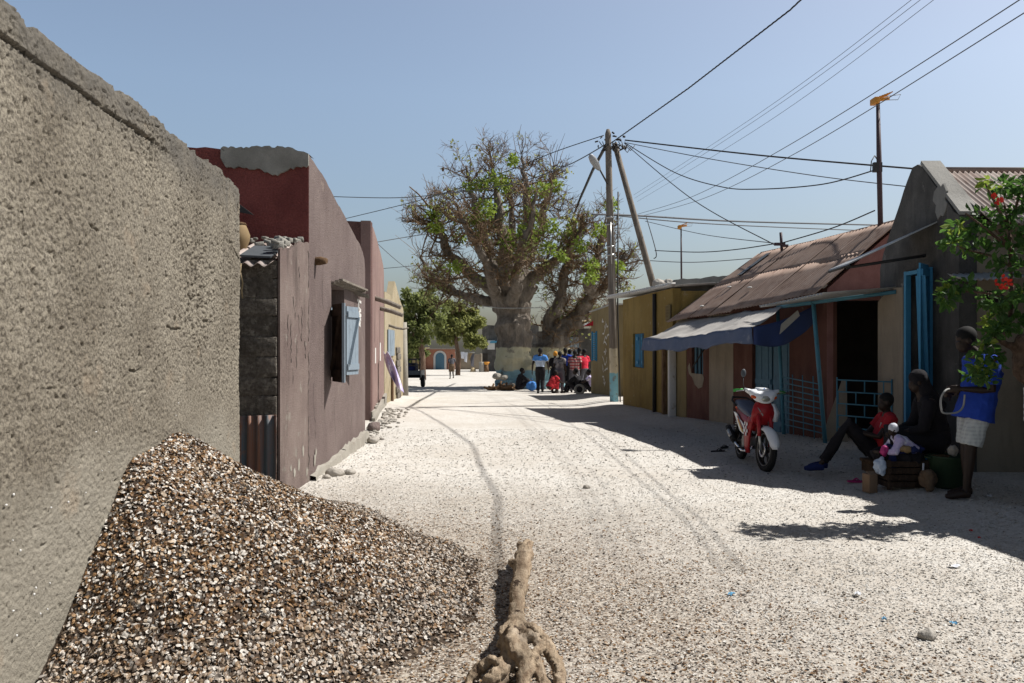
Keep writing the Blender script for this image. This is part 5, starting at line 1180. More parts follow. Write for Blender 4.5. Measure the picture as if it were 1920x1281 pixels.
YB = 36.0
bao = thing('baobab_tree', 'huge baobab tree with a cream and blue painted trunk and bare twiggy crown', 'tree', (PX(975, YB), YB, -.3))
pxm = YB / F
trunkpaths = [  # px, py, dY, radius(px)
    [(972, 745, 0, 50), (970, 724, 0, 42), (965, 690, 0, 35), (963, 650, 0, 32), (961, 610, 0, 31), (958, 578, 0, 33), (952, 548, 0, 24)],
    [(1008, 742, -.6, 22), (998, 715, -.6, 17), (986, 680, -.5, 11), (978, 640, -.3, 8)], [(948, 742, -.7, 20), (947, 715, -.6, 13), (945, 670, -.4, 8)],
    [(1034, 742, 1.0, 30), (1026, 715, 1.2, 25), (1024, 685, 1.4, 22), (1036, 650, 1.6, 22), (1062, 616, 1.7, 19), (1090, 588, 1.6, 15), (1110, 560, 1.2, 12), (1124, 515, -.4, 10), (1138, 470, 0, 7), (1150, 425, 0, 5)],
    [(1010, 690, 1.6, 25), (1016, 660, 1.9, 25), (1030, 618, 2.2, 19), (1045, 580, 1.2, 13), (1060, 540, 1.3, 10), (1072, 500, 1.4, 8), (1086, 455, 1.6, 6), (1092, 415, 1.8, 4)],
    [(1108, 560, 1.2, 9), (1140, 540, .6, 8), (1170, 512, 0, 6), (1195, 478, -.5, 3)],
    [(950, 565, 0, 20), (918, 543, -.5, 13), (880, 520, -1.0, 11), (845, 490, -1.6, 9), (818, 455, -2.0, 7.5), (802, 415, -2.2, 5), (790, 385, -2.4, 3)],
    [(945, 578, .4, 16), (900, 562, 1.0, 10), (860, 552, 1.6, 8), (815, 530, 2.2, 6), (780, 505, 2.5, 4), (768, 480, 2.6, 2.5)],
    [(950, 558, .2, 20), (930, 505, .4, 12), (905, 455, .6, 9), (885, 400, .8, 7), (872, 345, 1.0, 4), (862, 310, 1.0, 2)],
    [(956, 562, -.3, 22), (950, 500, -.8, 14), (938, 440, -1.3, 10), (930, 385, -1.6, 7), (922, 330, -1.8, 4), (915, 295, -1.8, 2)],
    [(965, 562, 0, 24), (975, 505, .4, 17), (985, 450, .8, 12), (990, 390, 1.2, 8), (985, 330, 1.5, 5), (978, 290, 1.5, 2)],
    [(972, 562, .3, 20), (1000, 520, 0, 14), (1035, 498, -.5, 10), (1068, 478, -1.0, 8), (1092, 450, -1.4, 6), (1104, 410, -1.7, 3.5)],
    [(968, 548, .6, 17), (1000, 470, 1.4, 11), (1022, 410, 2.0, 8), (1040, 350, 2.4, 5), (1046, 310, 2.5, 2.5)],
    [(958, 572, -.8, 14), (965, 530, -2.0, 9), (980, 470, -3.0, 7.5), (1000, 410, -3.6, 5), (1010, 360, -3.8, 3)],
    [(948, 572, -.5, 14), (915, 520, -2.2, 9), (890, 470, -3.0, 7), (860, 420, -3.4, 5), (840, 380, -3.5, 2.5)],
    [(960, 560, .8, 16), (940, 490, 2.6, 10), (960, 420, 3.6, 7), (955, 350, 4.0, 4)],
]
trunkpaths = [[(970 + (a - 970) * (1 - .10 * min(1, max(0, (570 - b) / 60))), b, d, r) for a, b, d, r in q] for q in trunkpaths]
rb = random.Random(21)
tm = MB(); limbs = []
for pth in trunkpaths:
    pts = [P(a, b, YB + d) for a, b, d, r in pth]; rad = [r * pxm for a, b, d, r in pth]
    # wander
    fine = []; fr = []
    for i in range(len(pts) - 1):
        for k in range(4):
            t = k / 4; wob = min(.16, rad[i] * .35)
            fine.append(pts[i].lerp(pts[i + 1], t) + (V((rb.gauss(0, wob), rb.gauss(0, wob), rb.gauss(0, wob * .6))) if k else V()))
            fr.append((rad[i] * (1 - t) + rad[i + 1] * t) * rb.uniform(.9, 1.12))
    fine.append(pts[-1]); fr.append(rad[-1]); tm.tube(fine, fr, 10); limbs.append((fine, fr))
tr = tm.build('trunk', MT['baobab'], bao); remesh(tr, .045, 2, (.10, .5))
# twigs: three generations of thin branches
tw = MB(); tips = []
cc0 = P(970, 440, YB)
def twig(p, d, L, r, lev):
    pts = [p]; n = 3 if lev < 2 else 2; dd = d.copy()
    for i in range(n):
        dd = (dd + V((rb.gauss(0, .26), rb.gauss(0, .26), rb.gauss(0, .22) + .05))).normalized(); pts.append(pts[-1] + dd * (L / n))
    tw.tube(pts, [r, r * .8, r * .62, r * .45][:len(pts)], 4 if lev == 0 else 3, cap=False, smooth=False)
    if lev < 2:
        for k in range(7 if lev == 0 else 6):
            t = rb.uniform(.25, 1.0); i = min(int(t * n), n - 1); q = pts[i].lerp(pts[i + 1], t * n - i)
            s = V((rb.gauss(0, 1), rb.gauss(0, 1), rb.gauss(.25, .8))).normalized()
            twig(q, (dd * .7 + s * .85).normalized(), L * rb.uniform(.42, .68), max(.008, r * .5), lev + 1)
    else: tips.append(pts[-1])
for fine, fr in limbs[3:]:
    n = len(fine); st = int(n * .30)
    for k in range(int((n - st) * 1.7)):
        i = rb.randrange(st, n); p = fine[i]; out = (p - cc0); out.z = out.z * .6 + .35; out = out.normalized()
        s = V((rb.gauss(0, 1), rb.gauss(0, 1), rb.gauss(.2, .7))).normalized()
        twig(p, (out * .45 + s).normalized(), rb.uniform(.65, 1.35), max(.016, min(.05, fr[i] * .35)), 0)
# long shoots standing out of the top
for k in range(46):
    a = rb.choice(limbs[6:]); p = a[0][rb.randrange(int(len(a[0]) * .75), len(a[0]))]
    d = V((rb.gauss(0, .45), rb.gauss(0, .4), 1)).normalized(); L = rb.uniform(1.0, 2.0)
    tw.tube([p, p + d * L * .5 + V((rb.gauss(0, .08), 0, 0)), p + d * L + V((rb.gauss(0, .2), 0, 0))], [.022, .016, .008], 3, cap=False)
for pth in ([(800, 400), (797, 350), (775, 375)], [(795, 410), (778, 450), (772, 470), (768, 490)], [(808, 430), (785, 480), (800, 500), (830, 515)], [(790, 392), (765, 365), (745, 350)], [(840, 530), (800, 525), (775, 515)]):
    tw.tube([P(970 + (a - 970) * .9, b, YB - 2) for a, b in pth], [.05, .035, .025, .015][:len(pth)], 4, cap=False)
tag(tw.build('twigs', MT['twig'], bao), kind='stuff')
# few clumps of young leaves
gl = [(798, 400, 14), (800, 425, 10), (925, 335, 14), (905, 385, 16), (905, 400, 12), (865, 405, 16), (940, 348, 12), (935, 340, 10), (1020, 352, 12), (1010, 360, 14), (1002, 425, 22), (1015, 430, 18), (948, 460, 16), (985, 438, 14), (1040, 425, 14), (1090, 430, 18), (1075, 445, 14), (935, 392, 14), (880, 408, 14), (838, 500, 12), (850, 445, 12), (1035, 465, 12), (1128, 500, 12), (1145, 430, 12), (1165, 385, 12), (960, 300, 8), (1000, 400, 12), (895, 345, 12), (870, 350, 10), (1062, 480, 10), (1120, 520, 12), (1178, 500, 10), (950, 445, 14), (995, 455, 12), (840, 405, 10), (965, 468, 12), (1100, 460, 12), (885, 440, 12), (1050, 350, 12), (920, 425, 12)]
cs = [tuple(P(970 + (a - 970) * .9, b, YB - rb.uniform(1.0, 3.5))) for a, b, r in gl]; sp = [r * pxm * 1.15 for a, b, r in gl]
leaves('leaf_clumps', MT['leafbright'], cs, sp, 3600, .17, bao, seed=5)
ti = rb.sample(range(len(tips)), min(260, len(tips)))
leaves('sparse_leaves', MT['leaftree2'], [tuple(tips[i]) for i in ti], [.30] * len(ti), 2600, .16, bao, seed=6)
# dry pods hanging from twigs
pod = MB()
for i in rb.sample(range(len(tips)), 22): pod.tube([tips[i], tips[i] - V((0, 0, .25))], .008, 4); pod.ell(tips[i] - V((0, 0, .33)), (.06, .06, .10), nu=8, nv=6)
tag(pod.build('seed_pods', MT['brownwood'], bao), kind='stuff')
st_ = MB(); a0, a1 = P(905, 574, YB - 1.4), P(1018, 577, YB - 1.0); st_.tube([a0, P(935, 578, YB - 1.3), P(975, 578, YB - 1.2), a1], .022, 5)
tag(st_.build('string', MT['rope']), 'pale string tied across the baobab trunk', 'string')

def leafy(name, label, Y, trunk, blobs, n, size, mat, seed, group=None, tr_r=(.22, .12), flowers=0):
    b = P(trunk[0][0], trunk[0][1], Y); t = thing(name, label, 'tree', (b.x, Y, ghf(b.x, Y)), group)
    rr_ = random.Random(seed); m = MB()
    pts = [P(a, c, Y) for a, c in trunk]; pts[0].z = ghf(pts[0].x, Y) - .2
    m.tube(pts, [tr_r[0] + (tr_r[1] - tr_r[0]) * i / (len(pts) - 1) for i in range(len(pts))], 9)
    cs = []; sp = []
    for (bx, by, br, bd) in blobs:
        c = P(bx, by, Y + bd); r = br * Y / F
        for k in range(max(6, int(br * .45))):
            d = V((rr_.gauss(0, 1), rr_.gauss(0, 1), rr_.gauss(0, 1))).normalized() * r * rr_.uniform(.35, 1.0)
            q = c + d; cs.append(tuple(q)); sp.append(r * rr_.uniform(.16, .34))
            if k % 2 == 0: m.tube([pts[-1], pts[-1].lerp(c, .6) + V((0, 0, .1)), q], [tr_r[1] * .6, tr_r[1] * .4, .02], 5)
    m.build('trunk', MT['burl'], t)
    cr = leaves('crown', mat, cs, sp, n, size, t, seed=seed, droop=.6)
    if flowers:
        fc = rr_.sample(cs, min(flowers, len(cs))); leaves('blossom', MT['petal'], fc, [.25] * len(fc), flowers * 5, .14, t, seed=seed + 1)
leafy('mango_tree', 'dark green leafy tree with a dark trunk behind the cream house', 50, [(793, 712), (792, 670), (788, 635), (784, 610)], [(785, 585, 40, 0), (768, 560, 28, -1), (800, 560, 26, 1), (812, 592, 30, 0), (770, 620, 34, 0), (745, 600, 26, 1), (795, 622, 24, -1), (768, 645, 22, .5), (735, 560, 16, 3)], 6200, .27, MT['leaftree'], 41, 'leafy trees down the street', flowers=14)
leafy('mango_tree', 'yellow-green leafy tree between the dark tree and the baobab', 66, [(858, 706), (860, 670), (855, 640), (856, 620)], [(855, 605, 32, 0), (835, 620, 30, 1), (878, 612, 28, 0), (868, 585, 22, 1), (832, 628, 18, 0), (888, 640, 20, -.5), (845, 580, 20, 0), (893, 605, 14, 0)], 6500, .34, MT['leaftree2'], 42, 'leafy trees down the street', flowers=6)
leafy('mango_tree', 'low dark shrubby tree left of the far arched door', 84, [(765, 702), (766, 685), (768, 665)], [(768, 655, 20, 0), (785, 668, 16, 0), (752, 660, 22, 0), (742, 640, 20, 2)], 4200, .38, MT['leaftree'], 43, 'leafy trees down the street')

# ------------------------------------------------------------------ hibiscus at the right edge
YH = 7.5
hb = thing('hibiscus_tree', 'hibiscus tree with red flowers and a white painted trunk at the right edge', 'tree', (PX(1935, YH), YH, .05))
kx = PX(1930, YH)
hm = MB(); hm.tube([(kx + .10, YH, -.1), (kx + .085, YH, .5), (kx + .07, YH, 1.0), (kx + .06, YH, 1.27)], [.125, .105, .10, .10], 14)
o = hm.build('painted_trunk', MT['white'], hb); remesh(o, .012, 1, (.03, .08))
km = MB(); rr_ = random.Random(4)
km.ell(V((kx + .05, YH, 1.5)), (.19, .17, .24), nu=16, nv=12)
for k in range(9): km.ell(V((kx + .05 + rr_.uniform(-.17, .12), YH - .06 + rr_.uniform(-.12, .1), 1.5 + rr_.uniform(-.2, .22))), rr_.uniform(.05, .10))
km.tube([(kx - .10, YH, 1.62), P(1878, 640, YH), P(1893, 600, YH), P(1897, 540, YH), P(1895, 480, YH + .05), P(1890, 420, YH + .1), P(1880, 370, YH + .1)], [.05, .03, .024, .02, .017, .013, .008], 9)
o = km.build('burl', MT['burl'], hb); remesh(o, .012, 1, (.04, .07))
bm_ = MB()
bends = [[(1897, 500), (1860, 480), (1820, 470), (1790, 460)], [(1896, 470), (1850, 430), (1810, 400)], [(1893, 430), (1865, 380), (1848, 345)], [(1893, 430), (1910, 370), (1925, 330)], [(1897, 560), (1850, 550), (1800, 545), (1772, 535)], [(1880, 640), (1860, 630), (1846, 620), (1838, 612)], [(1885, 660), (1860, 680), (1845, 705)], [(1930, 620), (1990, 520), (2040, 430), (2070, 360)], [(1930, 620), (1960, 500), (1965, 400), (1955, 330)], [(1935, 640), (2010, 600), (2080, 540)], [(1895, 470), (1875, 440), (1850, 415)], [(1940, 640), (2000, 640), (2040, 620)]]
for bp_ in bends: bm_.tube([P(a, b, YH + rr_.uniform(-.12, .12)) for a, b in bp_], [.016, .012, .009, .006][:len(bp_)], 6)
bm_.build('branches', MT['burl'], hb)
hc = [(1800, 425, 22), (1838, 410, 26), (1862, 350, 20), (1885, 350, 24), (1905, 380, 28), (1880, 400, 26), (1850, 440, 28), (1890, 440, 32), (1825, 465, 24), (1862, 480, 30), (1905, 480, 30), (1880, 505, 22), (1785, 455, 16), (1780, 540, 18), (1775, 560, 14), (1805, 535, 14), (1850, 560, 18), (1870, 575, 16), (1885, 560, 18), (1862, 622, 15), (1880, 612, 14), (1840, 650, 22), (1858, 670, 22), (1838, 690, 22), (1850, 712, 16), (1820, 705, 12), (1905, 600, 16), (1915, 560, 22), (1915, 430, 26), (1925, 350, 26), (1960, 380, 40), (2000, 420, 40), (2040, 400, 40), (1960, 460, 40), (2020, 480, 44), (2060, 540, 36), (1985, 540, 34), (2030, 600, 30), (1960, 330, 30), (2060, 360, 30)]
hc_in = [c for c in hc if c[0] < 1930]; hc_out = [c for c in hc if c[0] >= 1930]
def hl(name, cs, n, mat, size, seed):
    sub = [(P(a, b, YH + rr_.uniform(-.22, .15)), r * YH / F) for a, b, r in cs]
    return leaves(name, mat, [tuple(c) for c, r in sub], [r * 1.0 for c, r in sub], n, size, hb, seed=seed, droop=.35)
hl('crown', hc_in, 800, MT['leafdark'], .092, 3); hl('crown', hc_out, 620, MT['leafdark'], .095, 7)
hl('young_leaves', [(1792, 425, 12), (1800, 455, 12), (1780, 545, 12), (1778, 562, 10), (1850, 340, 10), (1870, 345, 8), (1842, 640, 10), (1845, 690, 10), (1900, 555, 10), (1860, 600, 10)], 90, MT['leafbright'], .095, 9)
def flower(m, c, s):
    for q in range(rr_.randint(5, 6)):
        a = rr_.uniform(0, 6.3); d = V((math.cos(a), -.6, math.sin(a))).normalized(); sd = d.cross(V((0, 1, .2))).normalized() * s * .42
        m.add([c, c + d * s * .6 - sd, c + d * s * 1.05, c + d * s * .6 + sd], [(0, 1, 2, 3)])
    m.tube([c, c + V((0, -s * .9, -s * .3))], s * .06, 5)
for (a, b, s) in ((1862, 368, .035), (1873, 376, .04), (1868, 381, .03), (1868, 530, .04), (1880, 522, .045), (1892, 530, .04), (1884, 537, .038), (1876, 538, .035)):
    m = MB(); flower(m, P(a, b, YH - .30), s); m.build('flower', MT['petal'], hb)

# ------------------------------------------------------------------ far end of the street
fw = thing('arched_gateway', 'low brick red wall with a blue arched door far down the street', 'gateway', (PX(825, 105), 105, -1.4))
fz = ghf(PX(825, 105), 105)
part('wall', MT['farwall'], fw, lambda m: wall(m, (PX(797, 105), 105), (PX(853, 105), 105), 1.30, fz - .3, .4, step=1))
part('coping', MT['wood'], fw, lambda m: m.box((PX(825, 105), 104.9, 1.36), (4.4, .9, .14)))
xc = PX(825, 105)
part('surround', MT['white'], fw, lambda m: m.prism([V((xc - .85, 104.97, fz)), V((xc + .85, 104.97, fz)), V((xc + .85, 104.97, fz + 1.65))] + [V((xc + .85 * math.cos(a), 104.97, fz + 1.65 + .85 * math.sin(a))) for a in np.linspace(.2, math.pi - .2, 9)] + [V((xc - .85, 104.97, fz + 1.65))], (0, -.05, 0)))
part('door', MT['dimblue'], fw, lambda m: m.prism([V((xc - .58, 104.90, fz)), V((xc + .58, 104.90, fz)), V((xc + .58, 104.90, fz + 1.65))] + [V((xc + .58 * math.cos(a), 104.90, fz + 1.65 + .58 * math.sin(a))) for a in np.linspace(.2, math.pi - .2, 9)] + [V((xc - .58, 104.90, fz + 1.65))], (0, -.04, 0)))
def farbox(name, label, x0, x1, Y, py, mat, cat='house', depth=6):
    h = thing(name, label, cat, (PX((x0 + x1) / 2, Y), Y, ghf(0, Y))); z0 = ghf(PX(x0, Y), Y) - .4; zt = PZ(py, Y)
    part('wall', MT[mat], h, lambda m: (wall(m, (PX(x0, Y), Y), (PX(x1, Y), Y), [(0, zt), (PX(x1, Y) - PX(x0, Y), zt - .05)], z0, .3, step=.6, jit=.04), wall(m, (PX(x0, Y), Y + .3), (PX(x0, Y), Y + depth), zt, z0, -.3), wall(m, (PX(x1, Y), Y + .3), (PX(x1, Y), Y + depth), zt, z0, .3)))
    return h, z0, zt
farbox('beige_compound_wall', 'beige compound wall right of the far arched door', 853.5, 903, 106, 664, 'beige', 'wall')
farbox('ochre_compound_wall', 'ochre compound wall left of the far arched door under the dark trees', 690, 796.5, 104, 652, 'ochre2', 'wall')
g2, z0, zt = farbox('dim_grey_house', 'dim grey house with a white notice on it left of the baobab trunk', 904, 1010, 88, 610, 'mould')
part('notice', MT['white'], g2, lambda m: m.box((PX(921, 88), 87.96, PZ(647, 88)), (.8, .05, 1.0)))
part('blue_awning', MT['blue'], g2, lambda m: m.prism([P(919, 644, 87.9), P(936, 643, 87.9), P(936, 640, 87.2), P(919, 641, 87.2)], (0, 0, .06)))
part('door', MT['nearblack'], g2, lambda m: m.box((PX(910, 88), 87.97, z0 + 1.4), (.5, .06, 2.0)))
farbox('far_low_house', 'low ochre house glimpsed behind the baobab branches', 1015, 1120, 62, 622, 'ochre2')
dom = thing('straw_basket', 'orange straw basket standing upside down before the dim grey house', 'basket', (PX(887, 84), 84, ghf(PX(887, 84), 84)))
part('bowl', MT['straw'], dom, lambda m: lathe(m, (PX(887, 84), 84, ghf(PX(887, 84), 84)), [(.30, 0), (.30, .1), (.26, .3), (.16, .42), (.02, .46)]))
drm = thing('storage_drum', 'beige storage drum beside the dim grey house wall', 'drum', (PX(903, 84), 84, -1))
part('barrel', MT['sacking'], drm, lambda m: lathe(m, (PX(903, 84), 84, ghf(PX(903, 84), 84)), [(.26, 0), (.29, .1), (.29, 1.0), (.26, 1.05)]))
bs = thing('orange_basin', 'orange basin on a stand beside the beige drum', 'basin', (PX(912, 84), 84, -1))
zz_ = ghf(PX(912, 84), 84)
part('basin', MT['orange'], bs, lambda m: lathe(m, (PX(912, 84), 84, zz_ + .75), [(.20, 0), (.32, .22), (.34, .3), (.30, .28)]))
part('stand', MT['brownwood'], bs, lambda m: lathe(m, (PX(912, 84), 84, zz_), [(.28, 0), (.22, .4), (.2, .75)]))
# clothes on a line at the end of the street
ln = thing('clothes_line', 'washing line with white and grey clothes under the yellow-green tree', 'washing line', (PX(870, 80), 80, 0))
part('line', MT['rope'], ln, lambda m: m.tube([P(852, 661, 80), P(872, 663, 80), P(890, 661, 80)], .02, 4))
for a, b, w_, h_, mt in ((864, 660, .35, .7, 'cwhite'), (870, 661, .35, 1.0, 'cwhite'), (878, 662, .40, .8, 'clay'), (882, 664, .4, 1.3, 'cgrey')):
    part('garment', MT[mt], ln, lambda m: m.prism([P(a, b, 79.95), P(a, b, 79.95) + V((w_, 0, 0)), P(a, b, 79.95) + V((w_ * .8, .1, -h_)), P(a, b, 79.95) + V((.05, -.1, -h_ * .9))], (0, .03, 0)))
# ================================================================== PEOPLE
BASE = dict(hip=(0, 0, .525), waist=(0, 0, .61), chest=(0, .005, .725), neckb=(0, -.005, .815), neck=(0, .0, .855), head=(0, .012, .925),
            shL=(-.108, 0, .795), elL=(-.128, -.015, .62), wrL=(-.130, .02, .475), shR=(.108, 0, .795), elR=(.128, -.015, .62), wrR=(.130, .02, .475),
            hpL=(-.052, 0, .515), knL=(-.056, .012, .285), anL=(-.056, -.010, .045), hpR=(.052, 0, .515), knR=(.056, .012, .285), anR=(.056, -.010, .045))
def spine_rings(J, H, X, keys, dims, n=14):
    rings = []
    pts = [J[k] for k in keys]
    for i, p in enumerate(pts):
        t = (pts[min(i + 1, len(pts) - 1)] - pts[max(i - 1, 0)]).normalized()
        x = (X - t * X.dot(t)).normalized(); y = t.cross(x).normalized()
        rx, ry = dims[i][0] * H, dims[i][1] * H
        rings.append([p + x * rx * math.cos(2 * math.pi * k / n) + y * ry * math.sin(2 * math.pi * k / n) for k in range(n)])
    return rings
def hand(m, w, d, pn, H, curl=.5, side=1):
    """palm with four fingers of different lengths and a thumb leaving the side of the palm"""
    d = d.normalized(); pn = (pn - d * pn.dot(d)).normalized(); s = d.cross(pn) * side; L = .105 * H / 1.0 * .55
    rot = Matrix((s, d, pn)).transposed()
    m.ell(w + d * L * .55, (L * .42, L * .62, L * .20), rot, 10, 7)
    for i, (o, fl) in enumerate(((-.30, .70), (-.10, .82), (.10, .78), (.28, .60))):
        a = w + d * L * 1.0 + s * L * o; r = L * .095
        b = a + (d * math.cos(curl * .6) + pn * math.sin(curl * .6)) * L * fl * .5
        c = b + (d * math.cos(curl * 1.5) + pn * math.sin(curl * 1.5)) * L * fl * .32
        e = c + (d * math.cos(curl * 2.3) + pn * math.sin(curl * 2.3)) * L * fl * .22
        m.tube([a - d * L * .25, a, b, c, e], [r * 1.1, r * 1.1, r, r * .9, r * .7], 6)
    a = w + d * L * .35 - s * L * .36; b = a + (d * .6 - s * .7 + pn * .35).normalized() * L * .42; c = b + (d * .9 - s * .15 + pn * .4).normalized() * L * .34
    m.tube([a + s * L * .2, a, b, c], [L * .15, L * .13, L * .11, L * .08], 6)
def person(label, loc, yaw, H, cloth, pose=None, voxel=.014, look=None, hair='hair', curl=.6, group=None, eyes=False, name='person'):
    t = thing(name, label, 'person', loc, group)
    J = {k: V(v) for k, v in BASE.items()}
    for k, v in (pose or {}).items(): J[k] = V(v)
    M_ = Matrix.Translation(V(loc)) @ Matrix.Rotation(R(yaw), 4, 'Z')
    J = {k: M_ @ (v * H) for k, v in J.items()}
    R3 = M_.to_3x3(); FW = R3 @ V((0, 1, 0)); X = (J['shR'] - J['shL']).normalized()
    lk = (R3 @ V(look)).normalized() if look else FW
    m = MB()
    HX_ = (J['hpR'] - J['hpL']).normalized()
    r1 = spine_rings(J, H, HX_, ['hip', 'waist', 'chest', 'neckb', 'neck'], [(.090, .064), (.078, .055), (.098, .064), (.070, .045), (.030, .030)])
    m.loft(r1); m.ell(J['hip'], (.09 * H, .07 * H, .06 * H), R3)
    hd = J['head']; up = (hd - J['neck']).normalized(); sx = lk.cross(up).normalized(); up2 = sx.cross(lk).normalized(); HR = Matrix((sx, lk, up2)).transposed()
    s = .130 * H
    m.tube([J['neckb'], J['neck'], hd - up2 * s * .2], [.036 * H, .031 * H, .030 * H], 10)
    m.ell(hd + HR @ V((0, -.02 * H, .012 * H)), (s * .36, s * .44, s * .45), HR, 14, 10)
    m.ell(hd + HR @ V((0, .012 * H, -.022 * H)), (s * .29, s * .34, s * .36), HR, 12, 8)
    m.ell(hd + HR @ V((0, .042 * H, -.014 * H)), (s * .06, s * .10, s * .10), HR, 8, 6)            # nose
    m.ell(hd + HR @ V((0, .037 * H, -.034 * H)), (s * .12, s * .07, s * .05), HR, 8, 6)            # lips
    m.ell(hd + HR @ V((0, .034 * H, .010 * H)), (s * .25, s * .08, s * .05), HR, 8, 6)             # brow
    for sg in (-1, 1): m.ell(hd + HR @ V((sg * .047 * H, -.006 * H, -.004 * H)), (s * .05, s * .10, s * .14), HR, 8, 6)
    for q in 'LR':
        sh, el, wr, hp, kn, an = (J[k + q] for k in ('sh', 'el', 'wr', 'hp', 'kn', 'an'))
        m.tube([J['neckb'].lerp(sh, .35), sh, sh.lerp(el, .45), el, el.lerp(wr, .35), wr], [.036 * H, .033 * H, .028 * H, .022 * H, .022 * H, .0145 * H], 10)
        m.ell(sh, .034 * H)
        pn = J.get('pn' + q); sgn = -1 if q == 'L' else 1
        hd_ = (J['hd' + q] - wr) if 'hd' + q in J else (wr - el)
        hand(m, wr, hd_, (pn - wr) if pn is not None else (-X * sgn + FW * .3), H, curl, sgn)
        m.tube([hp, hp.lerp(kn, .45), kn, kn.lerp(an, .3), kn.lerp(an, .7), an], [.052 * H, .045 * H, .033 * H, .033 * H, .024 * H, .0185 * H], 12)
        ft = J['ft' + q] - an if 'ft' + q in J else FW
        ft = V((ft.x, ft.y, ft.z)).normalized()
        m.tube([an - ft * .020 * H - V((0, 0, .020 * H)), an + ft * .03 * H - V((0, 0, .018 * H)), an + ft * .085 * H - V((0, 0, .030 * H)), an + ft * .115 * H - V((0, 0, .033 * H))], [.022 * H, .026 * H, .021 * H, .012 * H], 9)
    b = m.build('body', MT['skin'], t); remesh(b, voxel, 2)
    # hair: close-cropped cap
    if hair:
        h = MB(); h.ell(hd + HR @ V((0, -.026 * H, .020 * H)), (s * .385, s * .455, s * .44), HR, 14, 10); hh = h.build('hair', MT[hair], t)
    if eyes:
        for sg in (-1, 1):
            e = MB(); e.ell(hd + HR @ V((sg * .017 * H, .036 * H, -.001 * H)), (s * .05, s * .03, s * .03), HR, 8, 6); e.build('eye', MT['eye'], t)
    for spec in cloth:
        kind, mat = spec[0], spec[1]; o = spec[2] if len(spec) > 2 else {}
        c = MB(); lo = o.get('loose', 1.16)
        if kind == 'shirt':
            hem = o.get('hem', 0.0); J['hem'] = J['hip'] + (J['hip'] - J['waist']) * hem
            c.loft(spine_rings(J, H, X, ['hem', 'hip', 'waist', 'chest', 'neckb'], [(.094 * lo * 1.05, .072 * lo * 1.1), (.094 * lo, .070 * lo), (.088 * lo, .063 * lo), (.102 * lo, .068 * lo), (.055 * lo, .040 * lo)], 18))
            sl = o.get('sleeve', .55)
            for q in 'LR':
                sh, el, wr = (J[k + q] for k in ('sh', 'el', 'wr'))
                path = [J['neckb'].lerp(sh, .4), sh, sh.lerp(el, min(sl, 1))]; rad = [.042 * H * lo, .040 * H * lo, .036 * H * lo]
                if sl > 1: path.append(el.lerp(wr, sl - 1)); rad.append(.025 * H * lo)
                c.tube(path, rad, 12)
        elif kind == 'yoke':
            J['yk'] = J['chest'].lerp(J['neckb'], .05)
            c.loft(spine_rings(J, H, X, ['yk', 'chest', 'neckb'], [(.102 * lo, .068 * lo), (.103 * lo, .069 * lo), (.058 * lo, .043 * lo)], 18))
            for q in 'LR':
                sh, el = J['sh' + q], J['el' + q]; c.tube([J['neckb'].lerp(sh, .4), sh, sh.lerp(el, .5)], [.044 * H * lo, .042 * H * lo, .038 * H * lo], 12)
        elif kind == 'trousers':
            to = o.get('to', 1.95)
            c.loft(spine_rings(J, H, HX_, ['hip', 'waist'], [(.098 * lo, .074 * lo), (.086 * lo, .062 * lo)], 18)); c.ell(J['hip'], (.094 * H * lo, .074 * H * lo, .06 * H), R3, 14, 9)
            for q in 'LR':
                hp, kn, an = (J[k + q] for k in ('hp', 'kn', 'an'))
                path = [hp, hp.lerp(kn, min(to, 1))]; rad = [.058 * H * lo, .044 * H * lo * (1.15 if to < 1 else 1)]
                if to > 1: path += [kn.lerp(an, (to - 1) * .5), kn.lerp(an, to - 1)]; rad += [.037 * H * lo, .033 * H * lo]
                c.tube(path, rad, 12)
        elif kind == 'skirt':
            kn = (J['knL'] + J['knR']) / 2; an = (J['anL'] + J['anR']) / 2; J['k_'] = kn; J['a_'] = an.lerp(kn, o.get('up', .15))
            c.loft(spine_rings(J, H, HX_, ['waist', 'hip', 'k_', 'a_'], [(.085 * lo, .062 * lo), (.105 * lo, .08 * lo), (.125 * lo, .085 * lo), (.115 * lo, .08 * lo)], 18))
        elif kind == 'scarf':
            c.ell(hd + HR @ V((0, -.022 * H, .016 * H)), (s * .42, s * .47, s * .50), HR, 14, 10)
            if o.get('veil'):
                c.tube([hd - lk * .03 * H, J['neck'] - lk * .03 * H, J['neckb'] - lk * .03 * H, J['chest'] - lk * .05 * H], [s * .40, s * .42, .060 * H, .062 * H], 14)
        elif kind == 'shoes':
            for q in 'LR':
                an = J['an' + q]; ft = ((J['ft' + q] - an) if 'ft' + q in J else FW).normalized()
                c.tube([an - ft * .026 * H - V((0, 0, .018 * H)), an + ft * .03 * H - V((0, 0, .016 * H)), an + ft * .085 * H - V((0, 0, .026 * H)), an + ft * .125 * H - V((0, 0, .030 * H))], [.028 * H, .031 * H, .027 * H, .016 * H], 10)
        oo = c.build({'scarf': 'headscarf'}.get(kind, kind), MT[mat], t); remesh(oo, voxel * 1.1, 3, (.018 * H, .07 * H) if kind != 'shoes' else None)
    return t, J
NV = .0075
